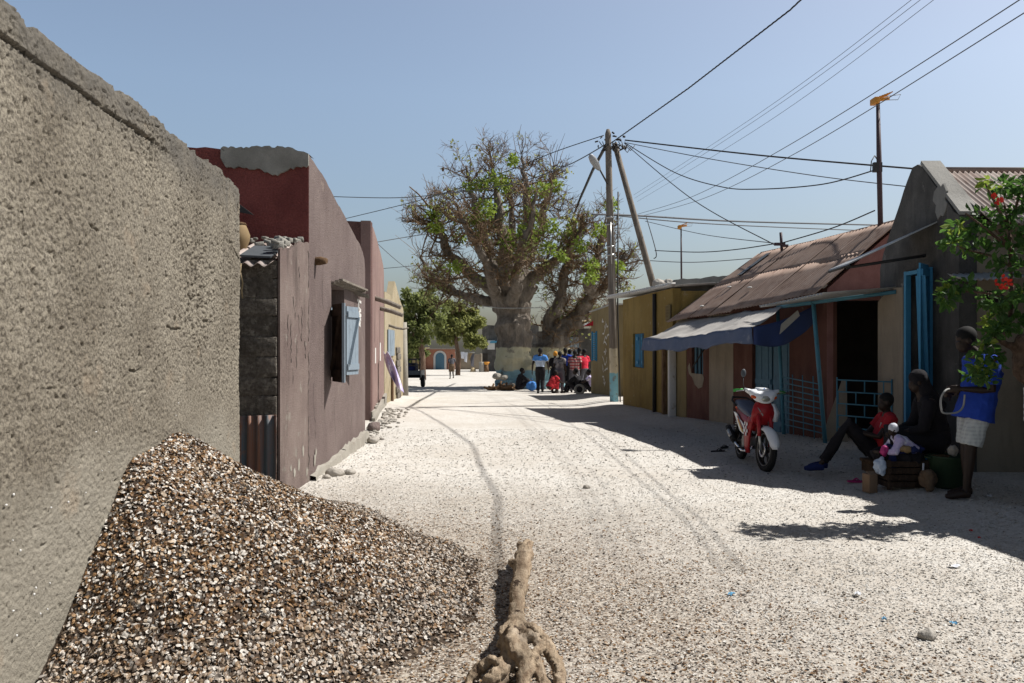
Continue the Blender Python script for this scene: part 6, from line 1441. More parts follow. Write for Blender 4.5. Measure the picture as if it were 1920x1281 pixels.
# --- standing youth in a cobalt shirt
sx_, sy_ = PX(1809, 8.2), 8.2; sz_ = ghf(sx_, sy_)
boy, JB = person('standing youth in a cobalt blue shirt and pale checked shorts holding a rope loop', (sx_, sy_, sz_), 86, 1.76,
    [('shirt', 'cobalt' if False else 'cblue', dict(loose=1.38, sleeve=.8, hem=.85)), ('trousers', 'cshort', dict(to=.92, loose=1.14))],
    dict(hip=(0, -.060, .525), waist=(0, -.078, .61), chest=(0, -.098, .725), neckb=(0, -.082, .815), neck=(0, -.05, .85), head=(0, .005, .912),
         shL=(-.108, -.09, .79), elL=(-.125, -.09, .63), wrL=(-.085, .055, .635), shR=(.108, -.09, .79), elR=(.125, -.10, .63), wrR=(.075, .03, .60),
         hpL=(-.052, -.06, .515), hpR=(.052, -.055, .515), knL=(-.056, -.005, .29), knR=(.056, -.035, .285), anL=(-.056, .02, .045), anR=(.058, -.045, .045), hdL=(-.06, .12, .635), hdR=(.05, .10, .60)),
    NV, look=(0, .85, -.45), curl=1.0, eyes=True)
rl = MB(); hw = JB['wrL'] + (JB['hdL'] - JB['wrL']) * .9
def spline(pts, n=8):
    q = [pts[0]] + pts + [pts[-1]]; out = []
    for k in range(1, len(q) - 2):
        a, b, c, d = q[k - 1], q[k], q[k + 1], q[k + 2]
        for i in range(n): t = i / n; out.append(.5 * ((2 * b) + (c - a) * t + (2 * a - 5 * b + 4 * c - d) * t * t + (3 * b - a - 3 * c + d) * t ** 3))
    return out + [pts[-1]]
rl.tube(spline([hw + V((.03, 0, 0)), hw, P(1772, 733, 8.0), P(1764, 748, 8.0), P(1765, 768, 8.0), P(1772, 775, 8.0), P(1795, 773, 8.02), P(1806, 762, 8.05), P(1809, 740, 8.05)]), .0095, 7)
tag(rl.build('rope_loop', MT['rope']), 'loop of white rope held by the youth in cobalt blue', 'rope')
# --- woman seated, draped in black
wx_, wy_ = PX(1752, 9.1), 9.1; wz_ = ghf(wx_, wy_)
seat_pose = dict(hip=(0, -.02, .265), waist=(0, -.02, .35), chest=(0, .02, .465), neckb=(0, .06, .55), neck=(0, .085, .59), head=(0, .11, .66),
    shL=(-.096, .055, .53), shR=(.096, .055, .53), elL=(-.125, .10, .37), elR=(.125, .10, .37), wrL=(-.08, .23, .33), wrR=(.08, .23, .33), hpL=(-.05, 0, .255), hpR=(.05, 0, .255),
    knL=(-.085, .235, .30), knR=(.085, .235, .30), anL=(-.075, .21, .045), anR=(.075, .21, .045))
person('woman wrapped in black cloth seated by the blue door with goods before her', (wx_, wy_, wz_), 78, 1.74,
    [('shirt', 'cdark', dict(loose=1.12, sleeve=1.6)), ('skirt', 'cdark', dict(loose=1.2, up=.1)), ('scarf', 'cdark', dict(veil=True))], seat_pose, NV, look=(0, .9, -.3), hair=None, eyes=True)
sto = thing('wooden_stool', 'low wooden stool under the seated woman in black', 'stool', (wx_ + .02, wy_, wz_))
part('seat', MT['brownwood'], sto, lambda m: m.rbox((wx_ + .03, wy_, wz_ + .32), (.36, .36, .05), .01))
for a in (-1, 1):
    for b in (-1, 1): part('leg', MT['brownwood'], sto, lambda m: m.box((wx_ + .03 + a * .14, wy_ + b * .14, wz_ + .14), (.045, .045, .32)))
# --- youth in red sitting low with legs stretched to the left
rx_, ry_ = PX(1632, 10.0), 10.0; rz_ = ghf(rx_, ry_)
HP = 1.56
person('youth in a red shirt with white lettering and dark trousers sitting low with knees up', (rx_, ry_, rz_), 82, HP,
    [('shirt', 'cred', dict(loose=1.22, sleeve=.6)), ('trousers', 'cdark', dict(to=1.9, loose=1.15)), ('shoes', 'cnavy')],
    dict(hip=(0, -.05, .16), waist=(0, -.085, .24), chest=(0, -.125, .35), neckb=(0, -.135, .44), neck=(0, -.125, .48), head=(0, -.105, .55),
         shL=(-.108, -.13, .425), shR=(.108, -.13, .425), elL=(-.15, -.02, .29), elR=(.15, -.02, .29), wrL=(-.08, .11, .32), wrR=(.08, .11, .32), hpL=(-.05, -.03, .15), hpR=(.05, -.03, .15),
         knL=(-.065, .19, .385), knR=(.07, .17, .36), anL=(-.06, .40, .05), anR=(.07, .34, .05)), NV, look=(-.2, .9, -.25), eyes=True)
pr_ = [o for o in COL.objects if o.get('label', '').startswith('youth in a red')][0]
lm = MB()   # letters A N D as flat strokes on the shirt front
mt_ = Matrix.Translation(V((rx_ + .045, ry_ - .165, rz_ + .565))) @ Matrix.Rotation(R(-14), 4, 'Z') @ Matrix.Rotation(R(-10), 4, 'Y') @ Matrix.Rotation(R(80), 4, 'X')
for x0, pl in ((0, [[(0, 0), (.5, 1), (1, 0)], [(.25, .4), (.75, .4)]]), (.062, [[(0, 0), (0, 1), (1, 0), (1, 1)]]), (.124, [[(0, 0), (0, 1), (.7, .8), (.9, .5), (.7, .2), (0, 0)]])):
    for L in pl: strokes(lm, [mt_ @ V((x0 + u * .045, v * .055, 0)) for u, v in L], (mt_.to_3x3() @ V((0, 0, 1))) * .004, .011)
lm.build('shirt_lettering', MT['white'], pr_)
lg = thing('low_stool', 'low stool under the youth in the red shirt', 'stool', (rx_ + .09, ry_, rz_))
part('seat', MT['brownwood'], lg, lambda m: m.rbox((rx_ + .09, ry_, rz_ + .13), (.32, .32, .04), .01))
for a in (-1, 1): part('leg', MT['brownwood'], lg, lambda m: m.box((rx_ + .09 + a * .12, ry_, rz_ + .055), (.04, .28, .13)))
# --- baby in a white bonnet
bx_, by_ = PX(1672, 9.0), 8.95
person('baby in a white bonnet lying among the goods in the woman\'s lap', (bx_ + .16, by_, PZ(806, 9) - .66), 80, .93,
    [('shirt', 'clilac', dict(loose=1.4, sleeve=1.5)), ('trousers', 'cnavy', dict(loose=1.3)), ('scarf', 'cwhite')],
    dict(seat_pose, hip=(0, -.05, .45), waist=(0, 0, .5), chest=(0, .08, .56), neckb=(0, .13, .62), neck=(0, .15, .65), head=(0, .18, .71), shL=(-.12, .12, .6), shR=(.12, .12, .6), hpL=(-.06, -.03, .44), hpR=(.06, -.03, .44), knL=(-.1, .2, .48), knR=(.1, .2, .48), anL=(-.09, .2, .25), anR=(.09, .2, .25), elL=(-.16, .2, .46), elR=(.16, .2, .46), wrL=(-.08, .33, .45), wrR=(.08, .33, .45)), .006, look=(-.1, .8, -.3), hair=None)
# --- crowd round the kiosk
FV = .0125
def far(label, pxc, Y, H, yaw, cloth, pose=None, **k):
    x = PX(pxc, Y); return person(label, (x, Y, ghf(x, Y)), yaw, H, cloth, pose, FV, **k)
walk = dict(knL=(-.05, .06, .285), anL=(-.05, .055, .045), knR=(.05, .0, .285), anR=(.05, -.085, .075), elL=(-.165, -.03, .635), wrL=(-.175, .0, .49), elR=(.165, .01, .635), wrR=(.175, .06, .50))
far('man in a blue and white polo shirt walking away from the camera', 1013, 30.2, 1.74, -4, [('shirt', 'clight', dict(loose=1.12)), ('yoke', 'csky', dict(loose=1.17)), ('trousers', 'cdark', dict(loose=1.12)), ('shoes', 'black')], walk)
far('lone figure in a dark top and shorts walking far down the street', 847, 53, 1.64, 20, [('shirt', 'cgrey', dict(loose=1.15)), ('trousers', 'cbrown', dict(to=.95, loose=1.25))], walk)
G_ = 'crowd standing at the kiosk'
stand2 = dict(elL=(-.155, .02, .64), wrL=(-.10, .12, .60), elR=(.14, -.02, .62), wrR=(.13, .05, .48), knL=(-.07, .02, .285), anL=(-.08, 0, .045))
far('woman with an orange headscarf in dark clothes at the crowd\'s left end', 1041, 31.6, 1.62, 15, [('shirt', 'cdark', dict(sleeve=1.5)), ('skirt', 'cdark', {}), ('scarf', 'corange')], stand2, group=G_, hair=None)
far('person in a black and white printed shirt beside the orange headscarf', 1050, 31.0, 1.62, -20, [('shirt', 'cmix', {}), ('trousers', 'cgrey', {})], stand2, group=G_)
far('person in a bright blue shirt left of the plaid shirt', 1060, 32.0, 1.76, -12, [('shirt', 'cblue', {}), ('trousers', 'cdark', {})], stand2, group=G_)
far('shorter person in a navy shirt between the blue and plaid shirts', 1068, 32.6, 1.72, 18, [('shirt', 'cnavy', {}), ('trousers', 'cdark', {})], None, group=G_)
far('broad person in a red and white plaid shirt in the crowd', 1078, 31.0, 1.66, -6, [('shirt', 'cplaid', dict(loose=1.3)), ('trousers', 'cgrey', dict(loose=1.15))], stand2, group=G_)
far('person in dark clothes half hidden behind the plaid shirt', 1086, 32.4, 1.78, 10, [('shirt', 'cdark', {}), ('trousers', 'cdark', {})], None, group=G_)
far('person in a bright red shirt at the crowd\'s right end', 1095, 31.2, 1.70, 35, [('shirt', 'cbright', dict(loose=1.2)), ('trousers', 'cgrey', {})], stand2, group=G_)
sq = dict(hip=(0, -.10, .17), waist=(0, -.06, .25), chest=(0, .03, .35), neckb=(0, .08, .43), neck=(0, .10, .47), head=(0, .12, .54), shL=(-.10, .07, .415), shR=(.10, .07, .415), elL=(-.13, .17, .31), elR=(.13, .17, .31), wrL=(-.06, .28, .27), wrR=(.06, .28, .27),
          hpL=(-.05, -.09, .16), hpR=(.05, -.09, .16), knL=(-.09, .14, .30), knR=(.09, .14, .30), anL=(-.07, .04, .045), anR=(.07, .04, .045))
far('child in a dark red dress crouching at the crowd\'s feet', 1036, 30.6, 1.45, -60, [('shirt', 'cred', dict(loose=1.3)), ('skirt', 'cred', dict(up=.3))], sq)
st3 = dict(sq, hip=(0, -.16, .075), waist=(0, -.16, .16), chest=(0, -.13, .28), neckb=(0, -.10, .37), neck=(0, -.08, .41), head=(0, -.05, .48), shL=(-.10, -.11, .355), shR=(.10, -.11, .355), hpL=(-.05, -.14, .07), hpR=(.05, -.14, .07), knL=(-.08, .08, .26), knR=(.08, .08, .26), anL=(-.07, .16, .045), anR=(.07, .16, .045), elL=(-.14, .02, .25), elR=(.14, .02, .25), wrL=(-.07, .12, .24), wrR=(.07, .12, .24))
far('person in black sitting on the ground before the crowd', 1074, 29.4, 1.70, 60, [('shirt', 'cdark', dict(sleeve=1.5)), ('trousers', 'cdark', {})], st3)
far('person in a pale lilac shirt sitting against the dull ochre wall', 1099, 29.2, 1.60, 70, [('shirt', 'clilac', {}), ('trousers', 'cdark', {})], st3)
far('person in black sitting at the foot of the painted baobab trunk', 984, 33.0, 1.70, -70, [('shirt', 'cdark', dict(sleeve=1.5)), ('trousers', 'cdark', {})], st3)
bg_ = MB(); c = V((PX(997, 32.4), 32.4, ghf(PX(997, 32.4), 32.4) + .20)); bg_.ell(c, (.24, .16, .20), nu=12, nv=8); bg_.tube([c + V((-.1, 0, .15)), c + V((0, 0, .32)), c + V((.1, 0, .15))], .02, 6)
o = bg_.build('blue_bag', MT['csky']); remesh(o, .02, 1, (.08, .15)); tag(o, 'blue cloth bag at the foot of the baobab', 'bag')
# ================================================================== MOTORCYCLE (local frame: +x forward, +y its left, z up)
BX, BY = PX(1409, 11.25), 11.25; BZ = ghf(BX, BY) - .005
moto = bpy.data.objects.new('motorcycle', None); COL.objects.link(moto); moto.location = (BX, BY, BZ); moto.rotation_euler = (R(-3), 0, R(-92))
tag(moto, 'red and white motorcycle with green grips parked in the shade', 'motorcycle')
def bp2(name, mat, fn, parent=None, label=None, pivot=None, steer=False):
    m = MB(); fn(m)
    if steer: m.xf(STEER)
    o = m.build(name, MT[mat]); o.parent = parent or moto
    if label: o['label'] = label
    return o
STEER = Matrix.Translation(V((.47, 0, 0))) @ Matrix.Rotation(R(7), 4, 'Z') @ Matrix.Translation(V((-.47, 0, 0)))
def ring(c, r, k=40, y=0.0): return [V((c[0] + r * math.cos(2 * math.pi * i / k), y, c[2] + r * math.sin(2 * math.pi * i / k))) for i in range(k + 1)]
def wheel(c, steer):
    def tyre(m):
        R0, r = .252, .040; n, k = 44, 12
        for i in range(n + 1):
            a = 2 * math.pi * i / n
            for j in range(k):
                b = 2 * math.pi * j / k; rr = R0 + r * math.cos(b) * 1.05
                m.v.append((c[0] + rr * math.cos(a), r * math.sin(b), c[2] + rr * math.sin(a)))
        for i in range(n):
            for j in range(k): m.f.append([i * k + j, i * k + (j + 1) % k, (i + 1) * k + (j + 1) % k, (i + 1) * k + j]); m.sm.append(True)
        for i in range(0, 72):
            a = 2 * math.pi * i / 72
            for s in (-1, 1): m.box((c[0] + .288 * math.cos(a), s * .018, c[2] + .288 * math.sin(a)), (.016, .022, .010), Matrix.Rotation(math.pi / 2 - a + .35 * s, 3, 'Y'))
    t = bp2('wheel', 'black', tyre, steer=steer)
    def rim(m):
        m.tube(ring(c, .208, 40, -.022), .012, 6, cap=False); m.tube(ring(c, .208, 40, .022), .012, 6, cap=False)
        m.tube([V((c[0], -.05, c[2])), V((c[0], .05, c[2]))], .038, 12)
        for k in range(5):
            a = 2 * math.pi * k / 5 + .3
            for s in (-.12, .12): m.tube([V((c[0] + .03 * math.cos(a), 0, c[2] + .03 * math.sin(a))), V((c[0] + .205 * math.cos(a + s), 0, c[2] + .205 * math.sin(a + s)))], .0115, 6)
    bp2('rim', 'iron', rim, parent=t, steer=steer)
    def pin(m): m.tube(ring(c, .214, 40, -.034), .003, 5, cap=False)
    bp2('rim_stripe', 'steel', pin, parent=t, steer=steer)
    return t
fwc, rwc = (.61, 0, .292), (-.60, 0, .292)
fw_ = wheel(fwc, True); rw_ = wheel(rwc, False)
def disc(m):
    for r_ in (.095, .078): m.tube(ring(fwc, r_, 32, -.052), .010, 4, cap=False)
bp2('brake_disc', 'chrome', disc, parent=fw_, steer=True)
bp2('fork', 'steel', lambda m: [m.tube([(.615, s * .075, .285), (.56, s * .075, .47), (.50, s * .07, .66)], [.021, .021, .019], 9) for s in (-1, 1)], steer=True)
bp2('fork_cover', 'red', lambda m: [m.loft([[V((x, s * y + .026 * math.cos(2 * math.pi * k / 10), z)) + V((.034 * math.sin(2 * math.pi * k / 10), 0, 0)) for k in range(10)] for x, y, z in ((.565, .085, .47), (.55, .086, .56), (.51, .084, .68), (.47, .075, .78))]) for s in (-1, 1)], steer=True)
def fender(m):
    rings = []
    for i in range(15):
        a = R(8 + i * 10.2); rr = .318 + (.02 if i < 3 else 0); w_ = .058 + .024 * math.sin(math.pi * min(1, (i + 1) / 12)); w_ *= (.55 if i == 0 else 1)
        rings.append([V((fwc[0] + (rr - .045 * (q / w_) ** 2 * 1.0) * math.cos(a), q, fwc[2] + (rr - .045 * (q / w_) ** 2) * math.sin(a))) for q in np.linspace(-w_, w_, 9)] + [V((fwc[0] + (rr - .012 - .045 * (q / w_) ** 2) * math.cos(a), q * .95, fwc[2] + (rr - .012 - .045 * (q / w_) ** 2) * math.sin(a))) for q in np.linspace(w_, -w_, 9)])
    m.loft(rings)
bp2('front_fender', 'bikewhite', fender, steer=True)
# front apron and leg shields
def sect(x, z, w_, bow, th=.02, n=13):
    a = [V((x + bow * (1 - (q / w_) ** 2) , q, z)) for q in np.linspace(-w_, w_, n)]
    return a + [p + V((-th, 0, 0)) for p in a[::-1]]
def apron(m):
    m.loft([sect(.435, .915, .10, .045), sect(.455, .86, .135, .06), sect(.47, .78, .155, .065), sect(.455, .70, .16, .05), sect(.43, .64, .15, .03), sect(.41, .60, .12, .01)])
bp2('front_apron', 'red', apron)
def wing(s):
    def f(m):
        pr = []
        for z, x0, x1, y in ((.70, .30, .46, .155), (.62, .24, .44, .170), (.52, .20, .41, .178), (.40, .19, .375, .178), (.28, .20, .335, .168), (.20, .22, .30, .150)):
            a = [V((x0 + (x1 - x0) * t, s * (y + .018 * math.sin(math.pi * t) - .03 * t), z)) for t in np.linspace(0, 1, 7)]
            pr.append(a + [p + V((-.004, -s * .014, 0)) for p in a[::-1]])
        m.loft(pr)
    return f
lsr = bp2('leg_shield', 'red', wing(-1)); lsl = bp2('leg_shield', 'red', wing(1))
def sideoff(pts, s, base=.182): return [V((x, s * base, z)) for x, z in pts]
def checks(m):
    for i in range(3):
        for j in range(4):
            if (i + j) % 2 == 0: m.box((.262 + .040 * i + .008 * j, -.191 + .004 * i, .60 - .046 * j), (.038, .006, .044))
bp2('checker_decal', 'bikewhite', checks, parent=lsr)
bp2('wing_panel', 'bikewhite', lambda m: m.loft([[V((x, y, z)) for x, y in ((.46, .11), (.50, .15), (.43, .205), (.36, .20))] for z in (.66,)] + [[V((x, y, .78)) for x, y in ((.47, .12), (.49, .16), (.40, .235), (.34, .21))]] + [[V((x, y, .90)) for x, y in ((.45, .10), (.46, .13), (.40, .17), (.36, .15))]]))
bp2('swoosh_decal', 'engine', lambda m: m.add([V((.522, -.055, .80)), V((.512, -.10, .855)), V((.515, -.09, .83)), V((.535, -.02, .745)), V((.533, -.03, .735))], [(0, 1, 2), (0, 2, 3), (2, 4, 3)]))
# inner frame, engine
def frame_(m):
    m.tube([(.42, 0, .88), (.30, 0, .55), (.12, 0, .40), (-.15, 0, .42), (-.40, 0, .60)], .035, 8)
    m.tube([(-.05, .10, .33), (-.60, .085, .292)], .020, 7); m.tube([(-.05, -.10, .33), (-.60, -.085, .292)], .020, 7)
    for s in (-1, 1): m.tube([(-.58, s * .105, .31), (-.46, s * .10, .64)], .026, 9)
    m.tube([(.06, -.26, .24), (.06, .26, .24)], .012, 7); m.tube([(.0, .12, .27), (.06, .26, .02)], .011, 6)
bp2('frame', 'iron', frame_)
def eng(m):
    m.rbox((.02, 0, .33), (.34, .20, .18), .04); m.tube([(.17, 0, .34), (.30, 0, .38)], [.065, .06], 12)
    for k in range(6): m.tube([(.18 + .02 * k, 0, .345 + .006 * k), (.186 + .02 * k, 0, .347 + .006 * k)], .078, 14)
    m.tube([(-.02, -.13, .33), (-.02, -.09, .33)], .085, 16); m.tube([(.0, .09, .33), (.0, .13, .33)], .09, 16)
    m.rbox((.10, -.10, .43), (.14, .05, .09), .015)
bp2('engine', 'engine', eng)
ex = bp2('exhaust', 'chrome', lambda m: m.tube([(.26, -.06, .30), (.24, -.11, .22), (.05, -.16, .20), (-.25, -.165, .255), (-.34, -.168, .29)], [.017, .017, .018, .022, .03], 10))
bp2('muffler', 'black', lambda m: m.tube([(-.33, -.17, .285), (-.40, -.172, .315), (-.66, -.175, .425), (-.74, -.175, .455)], [.035, .048, .048, .040], 12), parent=ex)
bp2('end_cap', 'chrome', lambda m: m.tube([(-.735, -.175, .452), (-.765, -.175, .465)], [.045, .03], 12), parent=ex)
bp2('heat_shield', 'steel', lambda m: m.tube([(-.42, -.196, .335), (-.60, -.20, .41)], [.034, .034], 8), parent=ex)
# bodywork under the seat
def body(m):
    rr = []
    for x, z0, z1, w_ in ((.26, .50, .60, .075), (.12, .48, .64, .095), (-.05, .47, .70, .115), (-.25, .52, .74, .125), (-.48, .60, .77, .115), (-.70, .68, .79, .08), (-.80, .73, .785, .04)):
        rr.append([V((x, w_ * math.cos(a) * (1.0 if math.sin(a) < .3 else .88), (z0 + z1) / 2 + (z1 - z0) / 2 * math.sin(a))) for a in np.linspace(0, 2 * math.pi, 16, endpoint=False)])
    m.loft(rr)
bd = bp2('body', 'red', body)
def sidep(s):
    def f(m):
        pts = [(.10, .50), (.02, .43), (-.18, .46), (-.42, .60), (-.60, .70), (-.42, .69), (-.2, .62), (-.02, .575)]
        a = [V((x, s * (.122 + .012 * (1 - abs(x + .2))), z)) for x, z in pts]; m.prism(a, (0, s * .012, 0))
    return f
for s in (-1, 1): spn = bp2('side_panel', 'bikewhite', sidep(s), parent=bd)
bp2('stripe_decal', 'yellow', lambda m: [m.prism([V((.04, -.150, .46)), V((-.02, -.150, .455)), V((-.30, -.150, .60)), V((-.28, -.150, .615))], (0, -.004, 0))], parent=bd)
bp2('stripe_decal', 'red', lambda m: [m.prism([V((.02, -.150, .505)), V((-.02, -.150, .495)), V((-.34, -.150, .645)), V((-.32, -.150, .665))], (0, -.004, 0))], parent=bd)
def seat(m):
    rr = []
    for x, z, w_, h_ in ((.16, .665, .05, .03), (.08, .70, .095, .05), (-.08, .735, .12, .055), (-.28, .765, .13, .06), (-.42, .80, .135, .065), (-.62, .825, .125, .06), (-.74, .83, .09, .04)):
        rr.append([V((x, w_ * math.copysign(abs(math.cos(a)) ** .6, math.cos(a)), z + h_ * math.copysign(abs(math.sin(a)) ** .7, math.sin(a)))) for a in np.linspace(0, 2 * math.pi, 16, endpoint=False)])
    m.loft(rr)
bp2('seat', 'seat', seat)
bp2('grab_rail', 'black', lambda m: m.tube([(-.45, .15, .80), (-.70, .15, .86), (-.86, .10, .90), (-.88, 0, .90), (-.86, -.10, .90), (-.70, -.15, .86), (-.45, -.15, .80)], .014, 7))
def rfend(m):
    rings = []
    for i in range(9):
        a = R(78 + i * 13); rr = .33
        rings.append([V((rwc[0] + (rr - .03 * (q / .06) ** 2) * math.cos(a), q, rwc[2] + (rr - .03 * (q / .06) ** 2) * math.sin(a))) for q in np.linspace(-.06, .06, 7)] + [V((rwc[0] + (rr - .012 - .03 * (q / .06) ** 2) * math.cos(a), q, rwc[2] + (rr - .012 - .03 * (q / .06) ** 2) * math.sin(a))) for q in np.linspace(.06, -.06, 7)])
    m.loft(rings)
bp2('rear_fender', 'black', rfend); bp2('tail_light', 'amber', lambda m: m.rbox((-.83, 0, .76), (.06, .12, .06), .02))
bp2('shock_spring', 'chrome', lambda m: [m.tube([V((-.585 + .115 * t + .028 * math.cos(t * 44), s * .105 + .028 * math.sin(t * 44), .34 + .27 * t)) for t in np.linspace(0, 1, 60)], .0055, 5) for s in (-1, 1)])
# handlebar cowl
def cowl(m):
    def sec(x, zc, w_, h_): return [V((x, w_ * math.copysign(abs(math.cos(a)) ** .75, math.cos(a)), zc + h_ * math.copysign(abs(math.sin(a)) ** .8, math.sin(a)) + .035 * (abs(math.cos(a)) ** 2))) for a in np.linspace(0, 2 * math.pi, 20, endpoint=False)]
    m.loft([sec(.28, 1.01, .10, .03), sec(.33, 1.02, .17, .055), sec(.40, 1.01, .195, .075), sec(.46, .985, .175, .078), sec(.505, .96, .12, .06), sec(.52, .945, .07, .035)])
    m.rbox((.37, 0, 1.085), (.16, .16, .05), .024)
    for s in (-1, 1): m.loft([[V((.36 + .035 * math.cos(a), s * y, z + h_ * math.sin(a))) for a in np.linspace(0, 2 * math.pi, 10, endpoint=False)] for y, z, h_ in ((.12, 1.03, .05), (.19, 1.055, .035), (.235, 1.075, .022))])
cw = bp2('headlight_cowl', 'bikewhite', cowl, steer=True)
bp2('headlight', 'lens', lambda m: m.ell((.488, 0, .965), (.045, .088, .052), Matrix.Rotation(R(-14), 3, 'Y'), 16, 10), parent=cw, steer=True)
for s in (-1, 1): bp2('indicator', 'amber', lambda m: m.ell((.445, s * .130, .985), (.055, .052, .030), Matrix.Rotation(R(s * 26), 3, 'Z') @ Matrix.Rotation(R(s * 14), 3, 'X'), 12, 8), parent=cw, steer=True)
bp2('emblem', 'csky', lambda m: m.add([V((.452, -.02, 1.092)), V((.452, .018, 1.092)), V((.445, 0, 1.112))], [(0, 1, 2)]), parent=cw, steer=True)
hbr = bp2('handlebar', 'iron', lambda m: m.tube([(.27, -.36, 1.05), (.31, -.25, 1.07), (.36, -.12, 1.04), (.36, .12, 1.04), (.31, .25, 1.07), (.27, .36, 1.05)], .012, 8), steer=True)
for s in (-1, 1): bp2('grip', 'green', lambda m: m.tube([(.312, s * .245, 1.07), (.29, s * .30, 1.06), (.268, s * .365, 1.05)], [.019, .0185, .021], 10), parent=hbr, steer=True)
for s in (-1, 1): bp2('lever', 'steel', lambda m: m.tube([(.35, s * .20, 1.06), (.37, s * .27, 1.06), (.34, s * .35, 1.045)], [.009, .007, .006], 6), parent=hbr, steer=True)
mr = bp2('mirror', 'iron', lambda m: m.tube([(.31, -.20, 1.07), (.30, -.24, 1.13), (.30, -.245, 1.24)], .007, 6), parent=hbr, steer=True)
bp2('mirror_head', 'darkzinc', lambda m: m.ell((.30, -.245, 1.295), (.016, .038, .058), None, 12, 8), parent=hbr, steer=True)

# ================================================================== THINGS ON THE STREET
# driftwood root in the foreground
dm = MB()
def g_(px, py, z=0.0):
    Y = (EYE - z) * F / (py - HY); return V((PX(px, Y), Y, z))
def root(a, r, n=10):
    p_ = [g_(*q) for q in a]; f = []; fr = []; rr_ = random.Random(int(a[0][0] * 7 + a[-1][1]))
    for i in range(len(p_) - 1):
        for k in range(3):
            t = k / 3; f.append(p_[i].lerp(p_[i + 1], t) + V((rr_.gauss(0, .007), rr_.gauss(0, .007), rr_.gauss(0, .005)))); fr.append((r[i] * (1 - t) + r[i + 1] * t) * .84 * rr_.uniform(.86, 1.14))
    f.append(p_[-1]); fr.append(r[-1]); dm.tube(f, fr, n)
# trunk: forked broken end far away, waist, knotted root plate near the camera
root([(975, 1019, .19), (980, 1042, .17), (976, 1080, .14), (970, 1115, .11), (968, 1145, .09), (966, 1172, .12)], [.030, .052, .062, .058, .048, .052])
root([(996, 1018, .18), (990, 1042, .16), (982, 1075, .13), (976, 1110, .10)], [.026, .045, .05, .045])
root([(986, 1016, .15), (985, 1045, .14)], [.03, .05])
root([(955, 1053, .17), (968, 1058, .16)], [.022, .04])
root([(962, 1160, .13), (950, 1176, .13), (944, 1196, .11), (936, 1215, .07)], [.03, .036, .03, .022])
root([(966, 1165, .14), (980, 1185, .16), (1006, 1196, .16), (1013, 1210, .13)], [.035, .040, .034, .022])
root([(972, 1165, .13), (1000, 1180, .12), (1030, 1215, .10), (1046, 1250, .07), (1056, 1300, .02)], [.03, .036, .040, .040, .03])
root([(966, 1170, .15), (958, 1200, .16), (965, 1225, .14), (982, 1232, .13), (996, 1222, .14)], [.04, .042, .036, .032, .022])
root([(975, 1180, .14), (980, 1215, .13), (985, 1255, .09), (978, 1300, .03)], [.04, .044, .042, .036])
root([(952, 1190, .12), (948, 1230, .10), (950, 1262, .07), (930, 1290, .03)], [.032, .034, .036, .03])
root([(936, 1242, .10), (918, 1236, .11), (902, 1250, .07), (884, 1272, .02), (872, 1290, .0)], [.026, .034, .034, .030, .022])
root([(938, 1236, .12), (940, 1256, .10), (922, 1272, .08), (900, 1292, .03)], [.026, .036, .036, .03])
root([(1008, 1206, .12), (1006, 1240, .10), (1018, 1275, .06), (1020, 1300, .03)], [.026, .032, .034, .03])
o = dm.build('driftwood_root', MT['drift']); remesh(o, .0075, 1, (.020, .07)); d2 = o.modifiers.new('d2', 'DISPLACE'); t2 = bpy.data.textures.new('grain', 'CLOUDS'); t2.noise_scale = .022; d2.texture = t2; d2.strength = .016; d2.texture_coords = 'LOCAL'
tag(o, 'gnarled pale driftwood root lying on the shells in the foreground', 'driftwood')
# goods before the seated woman
gx0, gy0 = PX(1690, 8.95), 8.95; gz0 = ghf(gx0, gy0)
cr = thing('goods_crate', 'dark wooden crate heaped with cloth before the seated woman', 'crate', (gx0, gy0, gz0))
def crate(m):
    for k in range(4):
        for s in (-1, 1):
            m.box((gx0, gy0 + s * .17, gz0 + .06 + .075 * k), (.46, .014, .062)); m.box((gx0 + s * .23, gy0, gz0 + .06 + .075 * k), (.014, .34, .062))
    for a in (-1, 1):
        for b in (-1, 1): m.box((gx0 + a * .212, gy0 + b * .15, gz0 + .165), (.03, .03, .33))
part('crate', MT['darkwood'], cr, crate); part('bottom', MT['brownwood'], cr, lambda m: m.box((gx0, gy0, gz0 + .04), (.44, .33, .015)))
def bundle(name, label, c, r, mat, seed, cat='cloth'):
    m = MB(); rr_ = random.Random(seed); c = V(c)
    for k in range(6): m.ell(c + V((rr_.uniform(-.6, .6) * r[0], rr_.uniform(-.6, .6) * r[1], rr_.uniform(-.3, .3) * r[2])), (r[0] * rr_.uniform(.4, .75), r[1] * rr_.uniform(.4, .75), r[2] * rr_.uniform(.5, .9)), Matrix.Rotation(rr_.random() * 3, 3, 'Z'), 10, 7)
    o = m.build(name, MT[mat]); remesh(o, .012, 2, (.05, .06)); tag(o, label, cat); return o
bundle('cloth_bundle', 'dark cloth heaped on the goods crate', (gx0 - .02, gy0, gz0 + .36), (.24, .18, .10), 'cdark', 1)
bundle('cloth_bundle', 'sky blue cloth lying on top of the dark heap', (gx0 + .10, gy0 - .10, gz0 + .45), (.15, .10, .04), 'cnavy', 2)
bundle('cloth_bundle', 'orange tan cloth beside the sky blue cloth', (gx0 - .03, gy0 - .13, gz0 + .45), (.075, .07, .045), 'clay', 3)
bundle('cloth_bundle', 'blue and white rag hanging at the left side of the crate', (gx0 - .27, gy0 - .10, gz0 + .24), (.07, .07, .12), 'clight', 4)
bundle('cloth_bundle', 'magenta scrap of cloth at the left end of the heap', (gx0 - .22, gy0 - .06, gz0 + .42), (.05, .05, .06), 'magenta', 5)
